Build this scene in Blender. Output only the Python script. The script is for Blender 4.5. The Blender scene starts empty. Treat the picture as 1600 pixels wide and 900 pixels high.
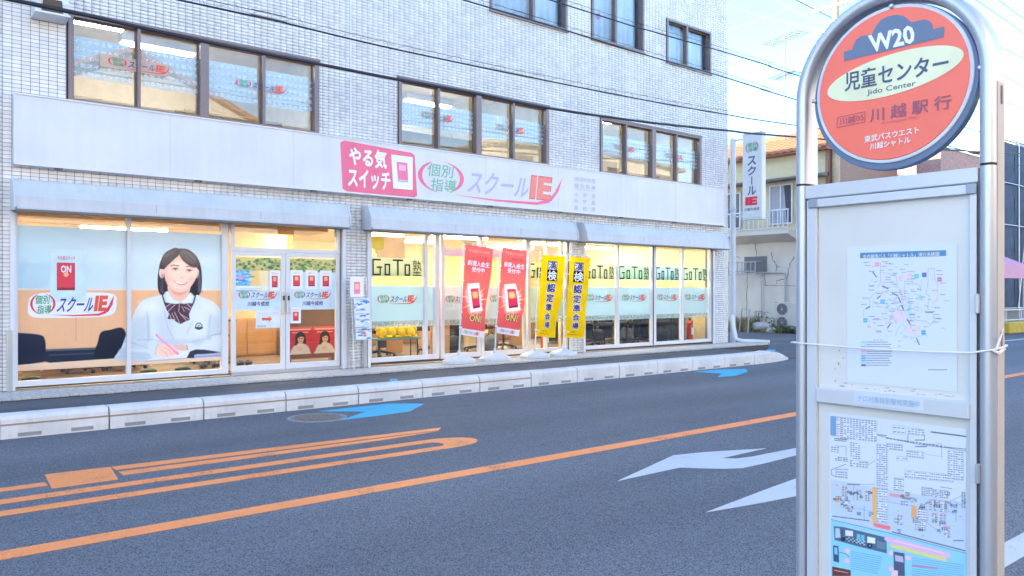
import bpy, math, random
import numpy as np
from mathutils import Vector
random.seed(7); rng = np.random.default_rng(7)
S = bpy.context.scene
R = math.radians
COL = S.collection
# ------------------------------------------------------------------ camera
FPX, THETA, EYE, HOR = 1240.0, math.atan(1515/1240.0), 1.48, 456.0
cam = bpy.data.cameras.new('camera'); camo = bpy.data.objects.new('camera', cam); COL.objects.link(camo)
cam.sensor_width = 36; cam.lens = 36*FPX/1600; cam.shift_y = 6/1600; cam.clip_end = 2000; cam.clip_start = .05
camo.location = (0, 0, EYE); camo.rotation_euler = (R(90), 0, THETA - R(90)); S.camera = camo
# ------------------------------------------------------------------ sky, sun, exposure
SUN_EL, SUN_PHI = R(17), R(40)           # sun stands behind the school building, to the left
w = bpy.data.worlds.new('World'); S.world = w; w.use_nodes = True
nt = w.node_tree; bg = nt.nodes['Background']
sky = nt.nodes.new('ShaderNodeTexSky'); sky.sky_type = 'NISHITA'; sky.sun_disc = False
sky.sun_elevation = SUN_EL
sv = Vector((-math.cos(SUN_PHI)*math.cos(SUN_EL), math.sin(SUN_PHI)*math.cos(SUN_EL), math.sin(SUN_EL)))
sky.sun_rotation = math.atan2(sv.x, sv.y)
sky.air_density = 1.0; sky.dust_density = 0.2; sky.ozone_density = 2.2
wb = nt.nodes.new('ShaderNodeMix'); wb.data_type = 'RGBA'; wb.blend_type = 'MULTIPLY'; wb.inputs['Factor'].default_value = 1
wb.inputs['B'].default_value = (.89, .99, 1.08, 1)      # the phone's cool white balance
nt.links.new(sky.outputs[0], wb.inputs['A']); nt.links.new(wb.outputs['Result'], bg.inputs[0]); bg.inputs[1].default_value = .15
sl = bpy.data.lights.new('sun', 'SUN'); sl.energy = 5.0; sl.angle = R(.5); sl.color = (1, .80, .55)
so = bpy.data.objects.new('sun', sl); COL.objects.link(so); so.rotation_euler = sv.to_track_quat('Z', 'Y').to_euler()
so.location = (-10, 20, 30)
S.view_settings.view_transform = 'Standard'; S.view_settings.look = 'None'
S.view_settings.exposure = 2.32; S.view_settings.gamma = 1.0
S.cycles.max_bounces = 8; S.cycles.transparent_max_bounces = 16
S.cycles.use_denoising = True; S.cycles.sample_clamp_indirect = 4

# ------------------------------------------------------------------ photo pixel -> place
CT, ST = math.cos(THETA), math.sin(THETA)
def ray(u, v):
    a = (u-800)/FPX; b = (HOR-v)/FPX
    return CT+a*ST, ST-a*CT, b
def onY(u, v, Y): r = ray(u, v); t = Y/r[1]; return t*r[0], EYE+t*r[2]
def onX(u, v, X): r = ray(u, v); t = X/r[0]; return t*r[1], EYE+t*r[2]
def onZ(u, v, z=0.): r = ray(u, v); t = (z-EYE)/r[2]; return t*r[0], t*r[1]
def project(X, Y, Z):
    d = CT*X+ST*Y; return 800+FPX*(ST*X-CT*Y)/d, HOR-FPX*(Z-EYE)/d

# ------------------------------------------------------------------ materials
def lin(c):
    return tuple((x/255/12.92 if x/255 <= .04045 else ((x/255+.055)/1.055)**2.4) for x in c[:3])
MATS = {}
def M(name, rgb=None, rough=.6, metal=0., var=.08, scale=6., bump=0., bscale=80., spec=.5, emis=0., lrgb=None, coat=0):
    if name in MATS: return MATS[name]
    m = bpy.data.materials.new(name); m.use_nodes = True; n = m.node_tree; p = n.nodes['Principled BSDF']
    c = lrgb if lrgb else lin(rgb)
    p.inputs['Roughness'].default_value = rough; p.inputs['Metallic'].default_value = metal
    p.inputs['Specular IOR Level'].default_value = spec
    if coat: p.inputs['Coat Weight'].default_value = coat; p.inputs['Coat Roughness'].default_value = .1
    tc = n.nodes.new('ShaderNodeTexCoord')
    if var > 0:
        no = n.nodes.new('ShaderNodeTexNoise'); no.inputs['Scale'].default_value = scale; no.inputs['Detail'].default_value = 5
        n.links.new(tc.outputs['Object'], no.inputs['Vector'])
        rp = n.nodes.new('ShaderNodeValToRGB')
        rp.color_ramp.elements[0].position = .3; rp.color_ramp.elements[1].position = .7
        rp.color_ramp.elements[0].color = tuple(x*(1-var) for x in c)+(1,)
        rp.color_ramp.elements[1].color = tuple(min(1, x*(1+var)) for x in c)+(1,)
        n.links.new(no.outputs['Fac'], rp.inputs['Fac']); n.links.new(rp.outputs['Color'], p.inputs['Base Color'])
        if emis: n.links.new(rp.outputs['Color'], p.inputs['Emission Color'])
    else:
        p.inputs['Base Color'].default_value = c+(1,)
        if emis: p.inputs['Emission Color'].default_value = c+(1,)
    if emis: p.inputs['Emission Strength'].default_value = emis
    if bump:
        nb = n.nodes.new('ShaderNodeTexNoise'); nb.inputs['Scale'].default_value = bscale; nb.inputs['Detail'].default_value = 4
        bm = n.nodes.new('ShaderNodeBump'); bm.inputs['Strength'].default_value = bump; bm.inputs['Distance'].default_value = .01
        n.links.new(tc.outputs['Object'], nb.inputs['Vector']); n.links.new(nb.outputs['Fac'], bm.inputs['Height'])
        n.links.new(bm.outputs['Normal'], p.inputs['Normal'])
    MATS[name] = m; return m

def asphalt(name, dark, light, sc=170., big=.35):
    m = bpy.data.materials.new(name); m.use_nodes = True; n = m.node_tree; p = n.nodes['Principled BSDF']
    tc = n.nodes.new('ShaderNodeTexCoord')
    vo = n.nodes.new('ShaderNodeTexVoronoi'); vo.inputs['Scale'].default_value = sc
    n1 = n.nodes.new('ShaderNodeTexNoise'); n1.inputs['Scale'].default_value = sc*.55; n1.inputs['Detail'].default_value = 3
    n2 = n.nodes.new('ShaderNodeTexNoise'); n2.inputs['Scale'].default_value = big; n2.inputs['Detail'].default_value = 6
    for q in (vo, n1): n.links.new(tc.outputs['Object'], q.inputs['Vector'])
    mp = n.nodes.new('ShaderNodeMapping'); mp.inputs['Scale'].default_value = (.25, 1.6, 1)
    n.links.new(tc.outputs['Object'], mp.inputs['Vector']); n.links.new(mp.outputs['Vector'], n2.inputs['Vector'])
    mx = n.nodes.new('ShaderNodeMath'); mx.operation = 'ADD'
    sep = n.nodes.new('ShaderNodeSeparateColor'); n.links.new(vo.outputs['Color'], sep.inputs[0])
    ml = n.nodes.new('ShaderNodeMath'); ml.operation = 'MULTIPLY'; ml.inputs[1].default_value = .55
    n.links.new(sep.outputs[0], ml.inputs[0]); n.links.new(ml.outputs[0], mx.inputs[0])
    m2 = n.nodes.new('ShaderNodeMath'); m2.operation = 'MULTIPLY'; m2.inputs[1].default_value = .5
    n.links.new(n1.outputs['Fac'], m2.inputs[0]); n.links.new(m2.outputs[0], mx.inputs[1])
    rp = n.nodes.new('ShaderNodeValToRGB'); e = rp.color_ramp.elements
    e[0].position = .22; e[0].color = dark+(1,); e[1].position = .62; e[1].color = light+(1,)
    n.links.new(mx.outputs[0], rp.inputs['Fac'])
    r2 = n.nodes.new('ShaderNodeValToRGB'); e = r2.color_ramp.elements
    e[0].position = .32; e[0].color = (.70, .70, .72, 1); e[1].position = .66; e[1].color = (1.15, 1.15, 1.15, 1)
    n.links.new(n2.outputs['Fac'], r2.inputs['Fac'])
    mm = n.nodes.new('ShaderNodeMix'); mm.data_type = 'RGBA'; mm.blend_type = 'MULTIPLY'; mm.inputs['Factor'].default_value = 1
    n.links.new(rp.outputs['Color'], mm.inputs['A']); n.links.new(r2.outputs['Color'], mm.inputs['B'])
    n.links.new(mm.outputs['Result'], p.inputs['Base Color'])
    p.inputs['Roughness'].default_value = .8; p.inputs['Specular IOR Level'].default_value = .35
    b = n.nodes.new('ShaderNodeBump'); b.inputs['Strength'].default_value = .5; b.inputs['Distance'].default_value = .004
    n.links.new(mx.outputs[0], b.inputs['Height']); n.links.new(b.outputs['Normal'], p.inputs['Normal'])
    MATS[name] = m; return m

def paint_mat(name, rgb, wear=.45, rough=.6):
    """road paint: colour with worn flecks where the asphalt shows"""
    m = bpy.data.materials.new(name); m.use_nodes = True; n = m.node_tree; p = n.nodes['Principled BSDF']
    tc = n.nodes.new('ShaderNodeTexCoord'); n1 = n.nodes.new('ShaderNodeTexNoise'); n1.inputs['Scale'].default_value = 60; n1.inputs['Detail'].default_value = 6
    n2 = n.nodes.new('ShaderNodeTexNoise'); n2.inputs['Scale'].default_value = 3; n2.inputs['Detail'].default_value = 3
    ad = n.nodes.new('ShaderNodeMath'); ad.operation = 'ADD'
    for q in (n1, n2): n.links.new(tc.outputs['Object'], q.inputs['Vector'])
    n.links.new(n1.outputs['Fac'], ad.inputs[0]); n.links.new(n2.outputs['Fac'], ad.inputs[1])
    rp = n.nodes.new('ShaderNodeValToRGB'); e = rp.color_ramp.elements; c = lin(rgb)
    rp.color_ramp.interpolation = 'LINEAR'
    e[0].position = wear-.1; e[0].color = tuple(x*.45+.03 for x in c)+(1,); e[1].position = wear+.02; e[1].color = tuple(x*.92 for x in c)+(1,)
    x = rp.color_ramp.elements.new(.95); x.color = c+(1,)
    n.links.new(ad.outputs[0], rp.inputs['Fac']); n.links.new(rp.outputs['Color'], p.inputs['Base Color'])
    p.inputs['Roughness'].default_value = rough
    MATS[name] = m; return m

def print_mat(name, rough=.35, trans=0., spec=.4):
    m = bpy.data.materials.new(name); m.use_nodes = True; n = m.node_tree; p = n.nodes['Principled BSDF']
    a = n.nodes.new('ShaderNodeVertexColor'); a.layer_name = 'print'
    n.links.new(a.outputs['Color'], p.inputs['Base Color'])
    p.inputs['Roughness'].default_value = rough; p.inputs['Specular IOR Level'].default_value = spec
    if trans:
        t = n.nodes.new('ShaderNodeBsdfTranslucent'); n.links.new(a.outputs['Color'], t.inputs['Color'])
        mx = n.nodes.new('ShaderNodeMixShader'); mx.inputs[0].default_value = trans
        n.links.new(p.outputs[0], mx.inputs[1]); n.links.new(t.outputs[0], mx.inputs[2])
        n.links.new(mx.outputs[0], n.nodes['Material Output'].inputs[0])
    MATS[name] = m; return m

def glass_mat(name, tint=(.96, .98, .98), refl=.05, rough=.0):
    m = bpy.data.materials.new(name); m.use_nodes = True; n = m.node_tree
    n.nodes.remove(n.nodes['Principled BSDF']); out = n.nodes['Material Output']
    lw = n.nodes.new('ShaderNodeLayerWeight'); lw.inputs[0].default_value = .5
    pw = n.nodes.new('ShaderNodeMath'); pw.operation = 'POWER'; pw.inputs[1].default_value = 4.
    ma = n.nodes.new('ShaderNodeMath'); ma.operation = 'MULTIPLY_ADD'; ma.inputs[1].default_value = .9; ma.inputs[2].default_value = refl
    ma.use_clamp = True
    n.links.new(lw.outputs['Facing'], pw.inputs[0]); n.links.new(pw.outputs[0], ma.inputs[0])
    tr = n.nodes.new('ShaderNodeBsdfTransparent'); tr.inputs[0].default_value = tint+(1,)
    gl = n.nodes.new('ShaderNodeBsdfGlossy'); gl.inputs['Roughness'].default_value = rough; gl.inputs[0].default_value = (1, 1, 1, 1)
    mx = n.nodes.new('ShaderNodeMixShader'); n.links.new(ma.outputs[0], mx.inputs[0])
    n.links.new(tr.outputs[0], mx.inputs[1]); n.links.new(gl.outputs[0], mx.inputs[2]); n.links.new(mx.outputs[0], out.inputs[0])
    MATS[name] = m; return m

def film_mat(name, rgb, through=.35, pattern=False):
    """translucent window film: diffuse + translucent, part see-through"""
    m = bpy.data.materials.new(name); m.use_nodes = True; n = m.node_tree; p = n.nodes['Principled BSDF']; out = n.nodes['Material Output']
    c = lin(rgb)
    p.inputs['Base Color'].default_value = c+(1,); p.inputs['Roughness'].default_value = .3
    t = n.nodes.new('ShaderNodeBsdfTranslucent'); t.inputs[0].default_value = c+(1,)
    x = n.nodes.new('ShaderNodeMixShader'); x.inputs[0].default_value = .22
    n.links.new(p.outputs[0], x.inputs[1]); n.links.new(t.outputs[0], x.inputs[2])
    tr = n.nodes.new('ShaderNodeBsdfTransparent')
    y = n.nodes.new('ShaderNodeMixShader'); y.inputs[0].default_value = through
    n.links.new(x.outputs[0], y.inputs[1]); n.links.new(tr.outputs[0], y.inputs[2]); n.links.new(y.outputs[0], out.inputs[0])
    if pattern:
        tc = n.nodes.new('ShaderNodeTexCoord'); mp = n.nodes.new('ShaderNodeMapping'); mp.inputs['Scale'].default_value = (16, 16, 22)
        no = n.nodes.new('ShaderNodeTexNoise'); no.inputs['Scale'].default_value = 1.; no.inputs['Detail'].default_value = 1
        n.links.new(tc.outputs['Object'], mp.inputs['Vector']); n.links.new(mp.outputs['Vector'], no.inputs['Vector'])
        rp = n.nodes.new('ShaderNodeValToRGB'); e = rp.color_ramp.elements
        rp.color_ramp.interpolation = 'LINEAR'
        e[0].position = .44; e[0].color = (through,)*3+(1,); e[1].position = .47; e[1].color = (through*.25,)*3+(1,)
        q = e = rp.color_ramp.elements.new(.53); q.color = (through*.25,)*3+(1,)
        q = rp.color_ramp.elements.new(.56); q.color = (through,)*3+(1,)
        n.links.new(no.outputs['Fac'], rp.inputs['Fac']); n.links.new(rp.outputs['Color'], y.inputs[0])
    MATS[name] = m; return m

# ------------------------------------------------------------------ objects
ORG = {}
def reg(o, parent):
    COL.objects.link(o)
    if parent is not None:
        o.parent = parent; ORG[o.name] = ORG[parent.name]
    else: ORG.setdefault(o.name, Vector((0, 0, 0)))
    return o
def tag(o, label=None, cat=None, group=None, kind=None):
    if label: o['label'] = label
    if cat: o['category'] = cat
    if group: o['group'] = group
    if kind: o['kind'] = kind
    return o
def thing(name, loc, label, cat, group=None):
    o = bpy.data.objects.new(name, None); o.empty_display_size = .1
    o.location = loc; COL.objects.link(o); ORG[o.name] = Vector(loc)
    return tag(o, label, cat, group)
def copy_tree(o, delta, parent=None, label=None):
    c = o.copy(); COL.objects.link(c)
    if parent is None:
        c.location = o.location+Vector(delta); ORG[c.name] = ORG.get(o.name, Vector())+Vector(delta)
        if label: c['label'] = label
    else:
        c.parent = parent; ORG[c.name] = ORG[parent.name]
    for ch in [x for x in o.children]: copy_tree(ch, delta, c)
    return c

TXT = {}
def glyphs(body, bold=0.0):
    k = (body, round(bold, 4))
    if k not in TXT:
        cu = bpy.data.curves.new('t', 'FONT'); cu.body = body; cu.offset = bold; cu.resolution_u = 2
        cu.size = 1; ob = bpy.data.objects.new('t', cu); COL.objects.link(ob)
        bpy.context.view_layer.update()
        me = bpy.data.meshes.new_from_object(ob.evaluated_get(bpy.context.evaluated_depsgraph_get()))
        co = np.array([v.co[:2] for v in me.vertices]); fs = [tuple(p.vertices) for p in me.polygons]
        lo, hi = co.min(0), co.max(0); co = (co-lo)/np.maximum(hi-lo, 1e-6)
        TXT[k] = (co, fs, (hi-lo)); bpy.data.objects.remove(ob); bpy.data.meshes.remove(me); bpy.data.curves.remove(cu)
    return TXT[k]

class MB:
    def __init__(s): s.v = []; s.f = []; s.mi = []; s.sm = []; s.mats = []
    def mat(s, m):
        if m not in s.mats: s.mats.append(m)
        return s.mats.index(m)
    def add(s, vs, fs, m=None, smooth=False):
        b = len(s.v); s.v += [tuple(x) for x in vs]; i = s.mat(m) if m else 0
        for f in fs: s.f.append(tuple(b+k for k in f)); s.mi.append(i); s.sm.append(smooth)
        return s
    def box(s, x0, x1, y0, y1, z0, z1, m=None):
        vs = [(x, y, z) for x in (x0, x1) for y in (y0, y1) for z in (z0, z1)]
        return s.add(vs, [(0, 1, 3, 2), (4, 6, 7, 5), (0, 4, 5, 1), (2, 3, 7, 6), (0, 2, 6, 4), (1, 5, 7, 3)], m)
    def bbox(s, x0, x1, y0, y1, z0, z1, b=.01, m=None):
        """box with chamfered vertical and top edges (all 12)"""
        X, Y, Z = (x0, x1), (y0, y1), (z0, z1); vs = []; idx = {}
        for i in (0, 1):
            for j in (0, 1):
                for k in (0, 1):
                    dx = b if i == 0 else -b; dy = b if j == 0 else -b; dz = b if k == 0 else -b
                    idx[i, j, k, 0] = len(vs); vs.append((X[i], Y[j]+dy, Z[k]+dz))
                    idx[i, j, k, 1] = len(vs); vs.append((X[i]+dx, Y[j], Z[k]+dz))
                    idx[i, j, k, 2] = len(vs); vs.append((X[i]+dx, Y[j]+dy, Z[k]))
        fs = []
        for i in (0, 1):
            q = [idx[i, 0, 0, 0], idx[i, 1, 0, 0], idx[i, 1, 1, 0], idx[i, 0, 1, 0]]; fs.append(q[::-1] if i == 0 else q)
            q = [idx[0, i, 0, 1], idx[1, i, 0, 1], idx[1, i, 1, 1], idx[0, i, 1, 1]]; fs.append(q if i == 0 else q[::-1])
            q = [idx[0, 0, i, 2], idx[1, 0, i, 2], idx[1, 1, i, 2], idx[0, 1, i, 2]]; fs.append(q[::-1] if i == 0 else q)
        for i in (0, 1):
            for j in (0, 1):
                fs.append((idx[i, j, 0, 0], idx[i, j, 1, 0], idx[i, j, 1, 1], idx[i, j, 0, 1]))
                fs.append((idx[i, 0, j, 0], idx[i, 1, j, 0], idx[i, 1, j, 2], idx[i, 0, j, 2]))
                fs.append((idx[0, i, j, 1], idx[1, i, j, 1], idx[1, i, j, 2], idx[0, i, j, 2]))
                for k in (0, 1): fs.append((idx[i, j, k, 0], idx[i, j, k, 1], idx[i, j, k, 2]))
        return s.add(vs, fs, m)
    def prism(s, pts, d, m=None, smooth=False):
        """pts: 3D outline, d: extrusion vector"""
        n = len(pts); d = Vector(d); vs = [Vector(p) for p in pts]+[Vector(p)+d for p in pts]
        s.add(vs, [tuple(range(n))[::-1], tuple(range(n, 2*n))], m)
        return s.add(vs, [(i, (i+1) % n, n+(i+1) % n, n+i) for i in range(n)], m, smooth)
    def tube(s, pts, r, n=8, m=None, closed=False, caps=True):
        pts = [Vector(p) for p in pts]; N = len(pts); vs = []
        rr = r if isinstance(r, (list, tuple)) else [r]*N
        up = None
        for i, p in enumerate(pts):
            if closed: t = (pts[(i+1) % N]-pts[i-1])
            else: t = pts[min(i+1, N-1)]-pts[max(i-1, 0)]
            t.normalize()
            if up is None:
                up = Vector((0, 0, 1)) if abs(t.z) < .9 else Vector((1, 0, 0))
            a = t.cross(up).normalized(); b = a.cross(t).normalized(); up = b
            for k in range(n):
                g = 2*math.pi*k/n; vs.append(p+(a*math.cos(g)+b*math.sin(g))*rr[i])
        fs = []
        for i in range(N if closed else N-1):
            j = (i+1) % N
            for k in range(n): fs.append((i*n+k, i*n+(k+1) % n, j*n+(k+1) % n, j*n+k))
        s.add(vs, fs, m, True)
        if not closed and caps: s.add(vs[:n], [tuple(range(n))[::-1]], m); s.add(vs[-n:], [tuple(range(n))], m)
        return s
    def lathe(s, c, prof, n=16, m=None, smooth=True, axis='z'):
        c = Vector(c); vs = []
        for (r, h) in prof:
            for k in range(n):
                g = 2*math.pi*k/n; a, b = r*math.cos(g), r*math.sin(g)
                vs.append(c+(Vector((a, b, h)) if axis == 'z' else Vector((a, h, b)) if axis == 'y' else Vector((h, a, b))))
        L = len(prof)
        fs = [(i*n+k, i*n+(k+1) % n, (i+1)*n+(k+1) % n, (i+1)*n+k) for i in range(L-1) for k in range(n)]
        s.add(vs, fs, m, smooth)
        s.add(vs[:n], [tuple(range(n))[::-1]], m); s.add(vs[-n:], [tuple(range(n))], m)
        return s
    def blob(s, c, r, m=None, nu=12, nv=8, rot=0., jit=0.):
        vs = []; cr, sr = math.cos(rot), math.sin(rot)
        for j in range(nv+1):
            ph = math.pi*j/nv
            for i in range(nu):
                g = 2*math.pi*i/nu; q = 1+random.uniform(-jit, jit)
                x, y, z = r[0]*math.sin(ph)*math.cos(g)*q, r[1]*math.sin(ph)*math.sin(g)*q, r[2]*math.cos(ph)*q
                vs.append((c[0]+x*cr+z*sr, c[1]+y, c[2]-x*sr+z*cr))
        fs = [(j*nu+i, j*nu+(i+1) % nu, (j+1)*nu+(i+1) % nu, (j+1)*nu+i) for j in range(nv) for i in range(nu)]
        return s.add(vs, fs, m, True)
    def text(s, body, mapf, x, z, w, h, m, bold=.0, shear=0., off=.002, vertical=False):
        """text fitted in a box: x left, z bottom in the surface's own coordinates"""
        if vertical:
            n = len(body); ch = h/n
            for i, c in enumerate(body):
                if c == 'ー':
                    s.flat([(x+w*.43, z+h-(i+.9)*ch), (x+w*.57, z+h-(i+.9)*ch), (x+w*.57, z+h-(i+.1)*ch), (x+w*.43, z+h-(i+.1)*ch)], mapf, m, off); continue
                s.text(c, mapf, x, z+h-(i+.93)*ch, w, ch*.86, m, bold, shear, off)
            return s
        cjk = any(ord(c) > 127 for c in body)
        co, fs, sz = glyphs(body, 0 if cjk else bold)
        if cjk and bold > .001:      # heavier strokes: the outline laid down a few times, each nudged
            r = bold*.8; sh = [(r*math.cos(g), r*math.sin(g)) for g in np.linspace(.4, .4+2*math.pi, 9 if bold > .05 else 5)[:-1]]+[(0, 0)]
        else: sh = [(0, 0)]
        k = 1+2*(bold*.8 if cjk else 0)/max(sz[1], .1)
        for i, (dx, dz) in enumerate(sh):
            ex, ez = dx/sz[0], dz/sz[1]
            vs = [mapf(x+(a+ex+shear*(b-.5)*h/w)*w, z+(b+ez)*h, off+i*.00012) for a, b in co]
            s.add(vs, fs, m)
        return s
    def flat(s, pts, mapf, m, off=.001):
        return s.add([mapf(a, b, off) for a, b in pts], [tuple(range(len(pts)))], m)
    def rectf(s, x0, x1, z0, z1, mapf, m, off=.001): return s.flat([(x0, z0), (x1, z0), (x1, z1), (x0, z1)], mapf, m, off)
    def build(s, name, m=None, parent=None, label=None, cat=None, group=None, kind=None, bevel=0):
        o0 = ORG[parent.name] if parent is not None else Vector((0, 0, 0))
        me = bpy.data.meshes.new(name)
        me.from_pydata([(x-o0.x, y-o0.y, z-o0.z) for x, y, z in s.v], [], s.f)
        if m is not None and not s.mats: me.materials.append(m)
        elif s.mats:
            for q in s.mats: me.materials.append(q)
            me.polygons.foreach_set('material_index', s.mi)
        me.polygons.foreach_set('use_smooth', s.sm); me.update()
        o = bpy.data.objects.new(name, me); reg(o, parent)
        if bevel:
            b = o.modifiers.new('bevel', 'BEVEL'); b.width = bevel; b.segments = 2; b.limit_method = 'ANGLE'
        return tag(o, label, cat, group, kind)
def shared(name, me, loc, parent=None, rz=0, scale=None, kind=None):
    o = bpy.data.objects.new(name, me); reg(o, parent)
    o.location = Vector(loc)-(ORG[parent.name] if parent is not None else Vector((0, 0, 0)))
    if rz: o.rotation_euler.z = rz
    if scale: o.scale = scale
    if kind: o['kind'] = kind
    return o
def boxmesh(name, dx, dy, dz, m, b=0.):
    q = MB(); (q.bbox(-dx/2, dx/2, -dy/2, dy/2, -dz/2, dz/2, b) if b else q.box(-dx/2, dx/2, -dy/2, dy/2, -dz/2, dz/2))
    me = bpy.data.meshes.new(name); me.from_pydata(q.v, [], q.f); me.materials.append(m); return me

# ---- printed sheets: a fine grid whose vertices carry the printed colour
def smooth_poly(p, k=5):
    n = len(p); out = []
    for i in range(n):
        a, b, c, d = [np.array(p[(i+j-1) % n], float) for j in range(4)]
        for t in np.linspace(0, 1, k, endpoint=False):
            out.append(.5*((2*b)+(-a+c)*t+(2*a-5*b+4*c-d)*t*t+(-a+3*b-3*c+d)*t**3))
    return [tuple(x) for x in out]
class Paint:
    def __init__(s, U, V, base, aa):
        s.U, s.V = U, V; s.C = np.tile(np.array(base, float), (len(U), 1)); s.aa = aa
    def blend(s, idx, a, c): s.C[idx] = s.C[idx]*(1-a[:, None])+np.array(c, float)*a[:, None]
    def poly(s, p, c, alpha=1., sm=False, soft=None):
        if sm: p = smooth_poly(p)
        w = soft or s.aa; P = np.array(p, float); lo, hi = P.min(0)-w, P.max(0)+w
        idx = np.nonzero((s.U > lo[0]) & (s.U < hi[0]) & (s.V > lo[1]) & (s.V < hi[1]))[0]
        if not len(idx): return
        x, y = s.U[idx], s.V[idx]; ins = np.zeros(len(idx), bool); d = np.full(len(idx), 1e9)
        for i in range(len(P)):
            a, b = P[i-1], P[i]; e = b-a; L = e@e+1e-9
            t = np.clip(((x-a[0])*e[0]+(y-a[1])*e[1])/L, 0, 1)
            d = np.minimum(d, np.hypot(x-a[0]-t*e[0], y-a[1]-t*e[1]))
            c1 = (a[1] > y) != (b[1] > y)
            with np.errstate(divide='ignore', invalid='ignore'):
                ins ^= c1 & (x < (b[0]-a[0])*(y-a[1])/(b[1]-a[1]+1e-12)+a[0])
        sd = np.where(ins, -d, d); s.blend(idx, np.clip(.5-sd/w, 0, 1)*alpha, c)
    def ell(s, cx, cy, rx, ry, c, alpha=1., soft=None):
        w = soft or s.aa; q = np.hypot((s.U-cx)/rx, (s.V-cy)/ry); a = np.clip(.5-(q-1)*min(rx, ry)/w, 0, 1)*alpha
        idx = np.nonzero(a > 0)[0]; s.blend(idx, a[idx], c)
    def line(s, p, w, c, alpha=1.):
        for a, b in zip(p[:-1], p[1:]):
            a = np.array(a, float); b = np.array(b, float); e = b-a; L = e@e+1e-9
            lo, hi = np.minimum(a, b)-w, np.maximum(a, b)+w
            idx = np.nonzero((s.U > lo[0]) & (s.U < hi[0]) & (s.V > lo[1]) & (s.V < hi[1]))[0]
            if not len(idx): continue
            x, y = s.U[idx], s.V[idx]; t = np.clip(((x-a[0])*e[0]+(y-a[1])*e[1])/L, 0, 1)
            d = np.hypot(x-a[0]-t*e[0], y-a[1]-t*e[1]); s.blend(idx, np.clip(.5-(d-w/2)/s.aa, 0, 1)*alpha, c)
    def rect(s, x0, y0, x1, y1, c, alpha=1.):
        a = (np.clip((s.U-min(x0, x1))/s.aa+.5, 0, 1)*np.clip((max(x0, x1)-s.U)/s.aa+.5, 0, 1)
             * np.clip((s.V-min(y0, y1))/s.aa+.5, 0, 1)*np.clip((max(y0, y1)-s.V)/s.aa+.5, 0, 1))*alpha
        idx = np.nonzero(a > 0)[0]; s.blend(idx, a[idx], c)
def sheet(name, parent, mapf, x0, x1, z0, z1, nx, nz, uv, fn, base, aa, mat, off=0., thick=0.002, **kw):
    """grid sheet; uv(x,z)->paint coordinates; fn(Paint)"""
    xs = np.linspace(x0, x1, nx+1); zs = np.linspace(z0, z1, nz+1); X, Z = np.meshgrid(xs, zs)
    X = X.ravel(); Z = Z.ravel(); U, V = uv(X, Z)
    P = Paint(np.asarray(U, float), np.asarray(V, float), base, aa); fn(P)
    o0 = ORG[parent.name]
    vs = [tuple(Vector(mapf(a, b, off))-o0) for a, b in zip(X, Z)]
    fs = [(j*(nx+1)+i, j*(nx+1)+i+1, (j+1)*(nx+1)+i+1, (j+1)*(nx+1)+i) for j in range(nz) for i in range(nx)]
    me = bpy.data.meshes.new(name); me.from_pydata(vs, [], fs); me.materials.append(mat)
    at = me.color_attributes.new('print', 'FLOAT_COLOR', 'POINT')
    c = np.clip(P.C, 0, 255)/255; c = np.where(c <= .04045, c/12.92, ((c+.055)/1.055)**2.4)
    at.data.foreach_set('color', np.hstack([c, np.ones((len(c), 1))]).ravel().astype(np.float32))
    me.update(); o = bpy.data.objects.new(name, me); reg(o, parent); return tag(o, **kw)

# ------------------------------------------------------------------ material palette
asph = asphalt('road_asphalt', (.018, .021, .027), (.20, .22, .25))
asph2 = asphalt('sidewalk_asphalt', (.05, .053, .06), (.15, .16, .18), 220, 1.2)
orange_p = paint_mat('orange_road_paint', (250, 152, 86), .84)
white_p = paint_mat('white_road_paint', (192, 198, 206), .80)
blue_p = paint_mat('blue_road_paint', (45, 178, 215), .80)
tile_m = M('white_wall_tile', lrgb=(.83, .80, .77), rough=.35, var=.07, scale=2.2)
_n = tile_m.node_tree; _p = _n.nodes['Principled BSDF']; _g = _n.nodes.new('ShaderNodeNewGeometry'); _o = _n.nodes.new('ShaderNodeObjectInfo')
_a = _n.nodes.new('ShaderNodeMath'); _a.operation = 'ADD'; _n.links.new(_g.outputs['Random Per Island'], _a.inputs[0]); _n.links.new(_o.outputs['Random'], _a.inputs[1])
_f = _n.nodes.new('ShaderNodeMath'); _f.operation = 'FRACT'; _n.links.new(_a.outputs[0], _f.inputs[0])
_r = _n.nodes.new('ShaderNodeMapRange'); _r.inputs['To Min'].default_value = .90; _r.inputs['To Max'].default_value = 1.05; _n.links.new(_f.outputs[0], _r.inputs['Value'])
_m = _n.nodes.new('ShaderNodeMix'); _m.data_type = 'RGBA'; _m.blend_type = 'MULTIPLY'; _m.inputs['Factor'].default_value = 1
_src = _p.inputs['Base Color'].links[0].from_socket; _n.links.new(_src, _m.inputs['A']); _n.links.new(_r.outputs['Result'], _m.inputs['B']); _n.links.new(_m.outputs['Result'], _p.inputs['Base Color'])
grout = M('dark_grout', lrgb=(.17, .165, .19), rough=.9)
paver_m = M('beige_paver', lrgb=(.55, .53, .50), rough=.8, var=.15, scale=12, bump=.2)
conc = M('kerb_concrete', lrgb=(.72, .71, .70), rough=.85, var=.12, scale=5, bump=.3, bscale=120)
alu = M('white_aluminium', lrgb=(.70, .71, .74), rough=.35, metal=.0, var=.03)
steel = M('stainless_steel', lrgb=(.55, .56, .58), rough=.32, metal=.75, var=.05)
brown_f = M('bronze_window_frame', lrgb=(.20, .16, .16), rough=.4, metal=.3, var=.05)
black = M('black_rubber', lrgb=(.015, .015, .018), rough=.6, var=.1)
navy_f = M('black_fabric', lrgb=(.02, .022, .03), rough=.9, var=.2, scale=20)
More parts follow.
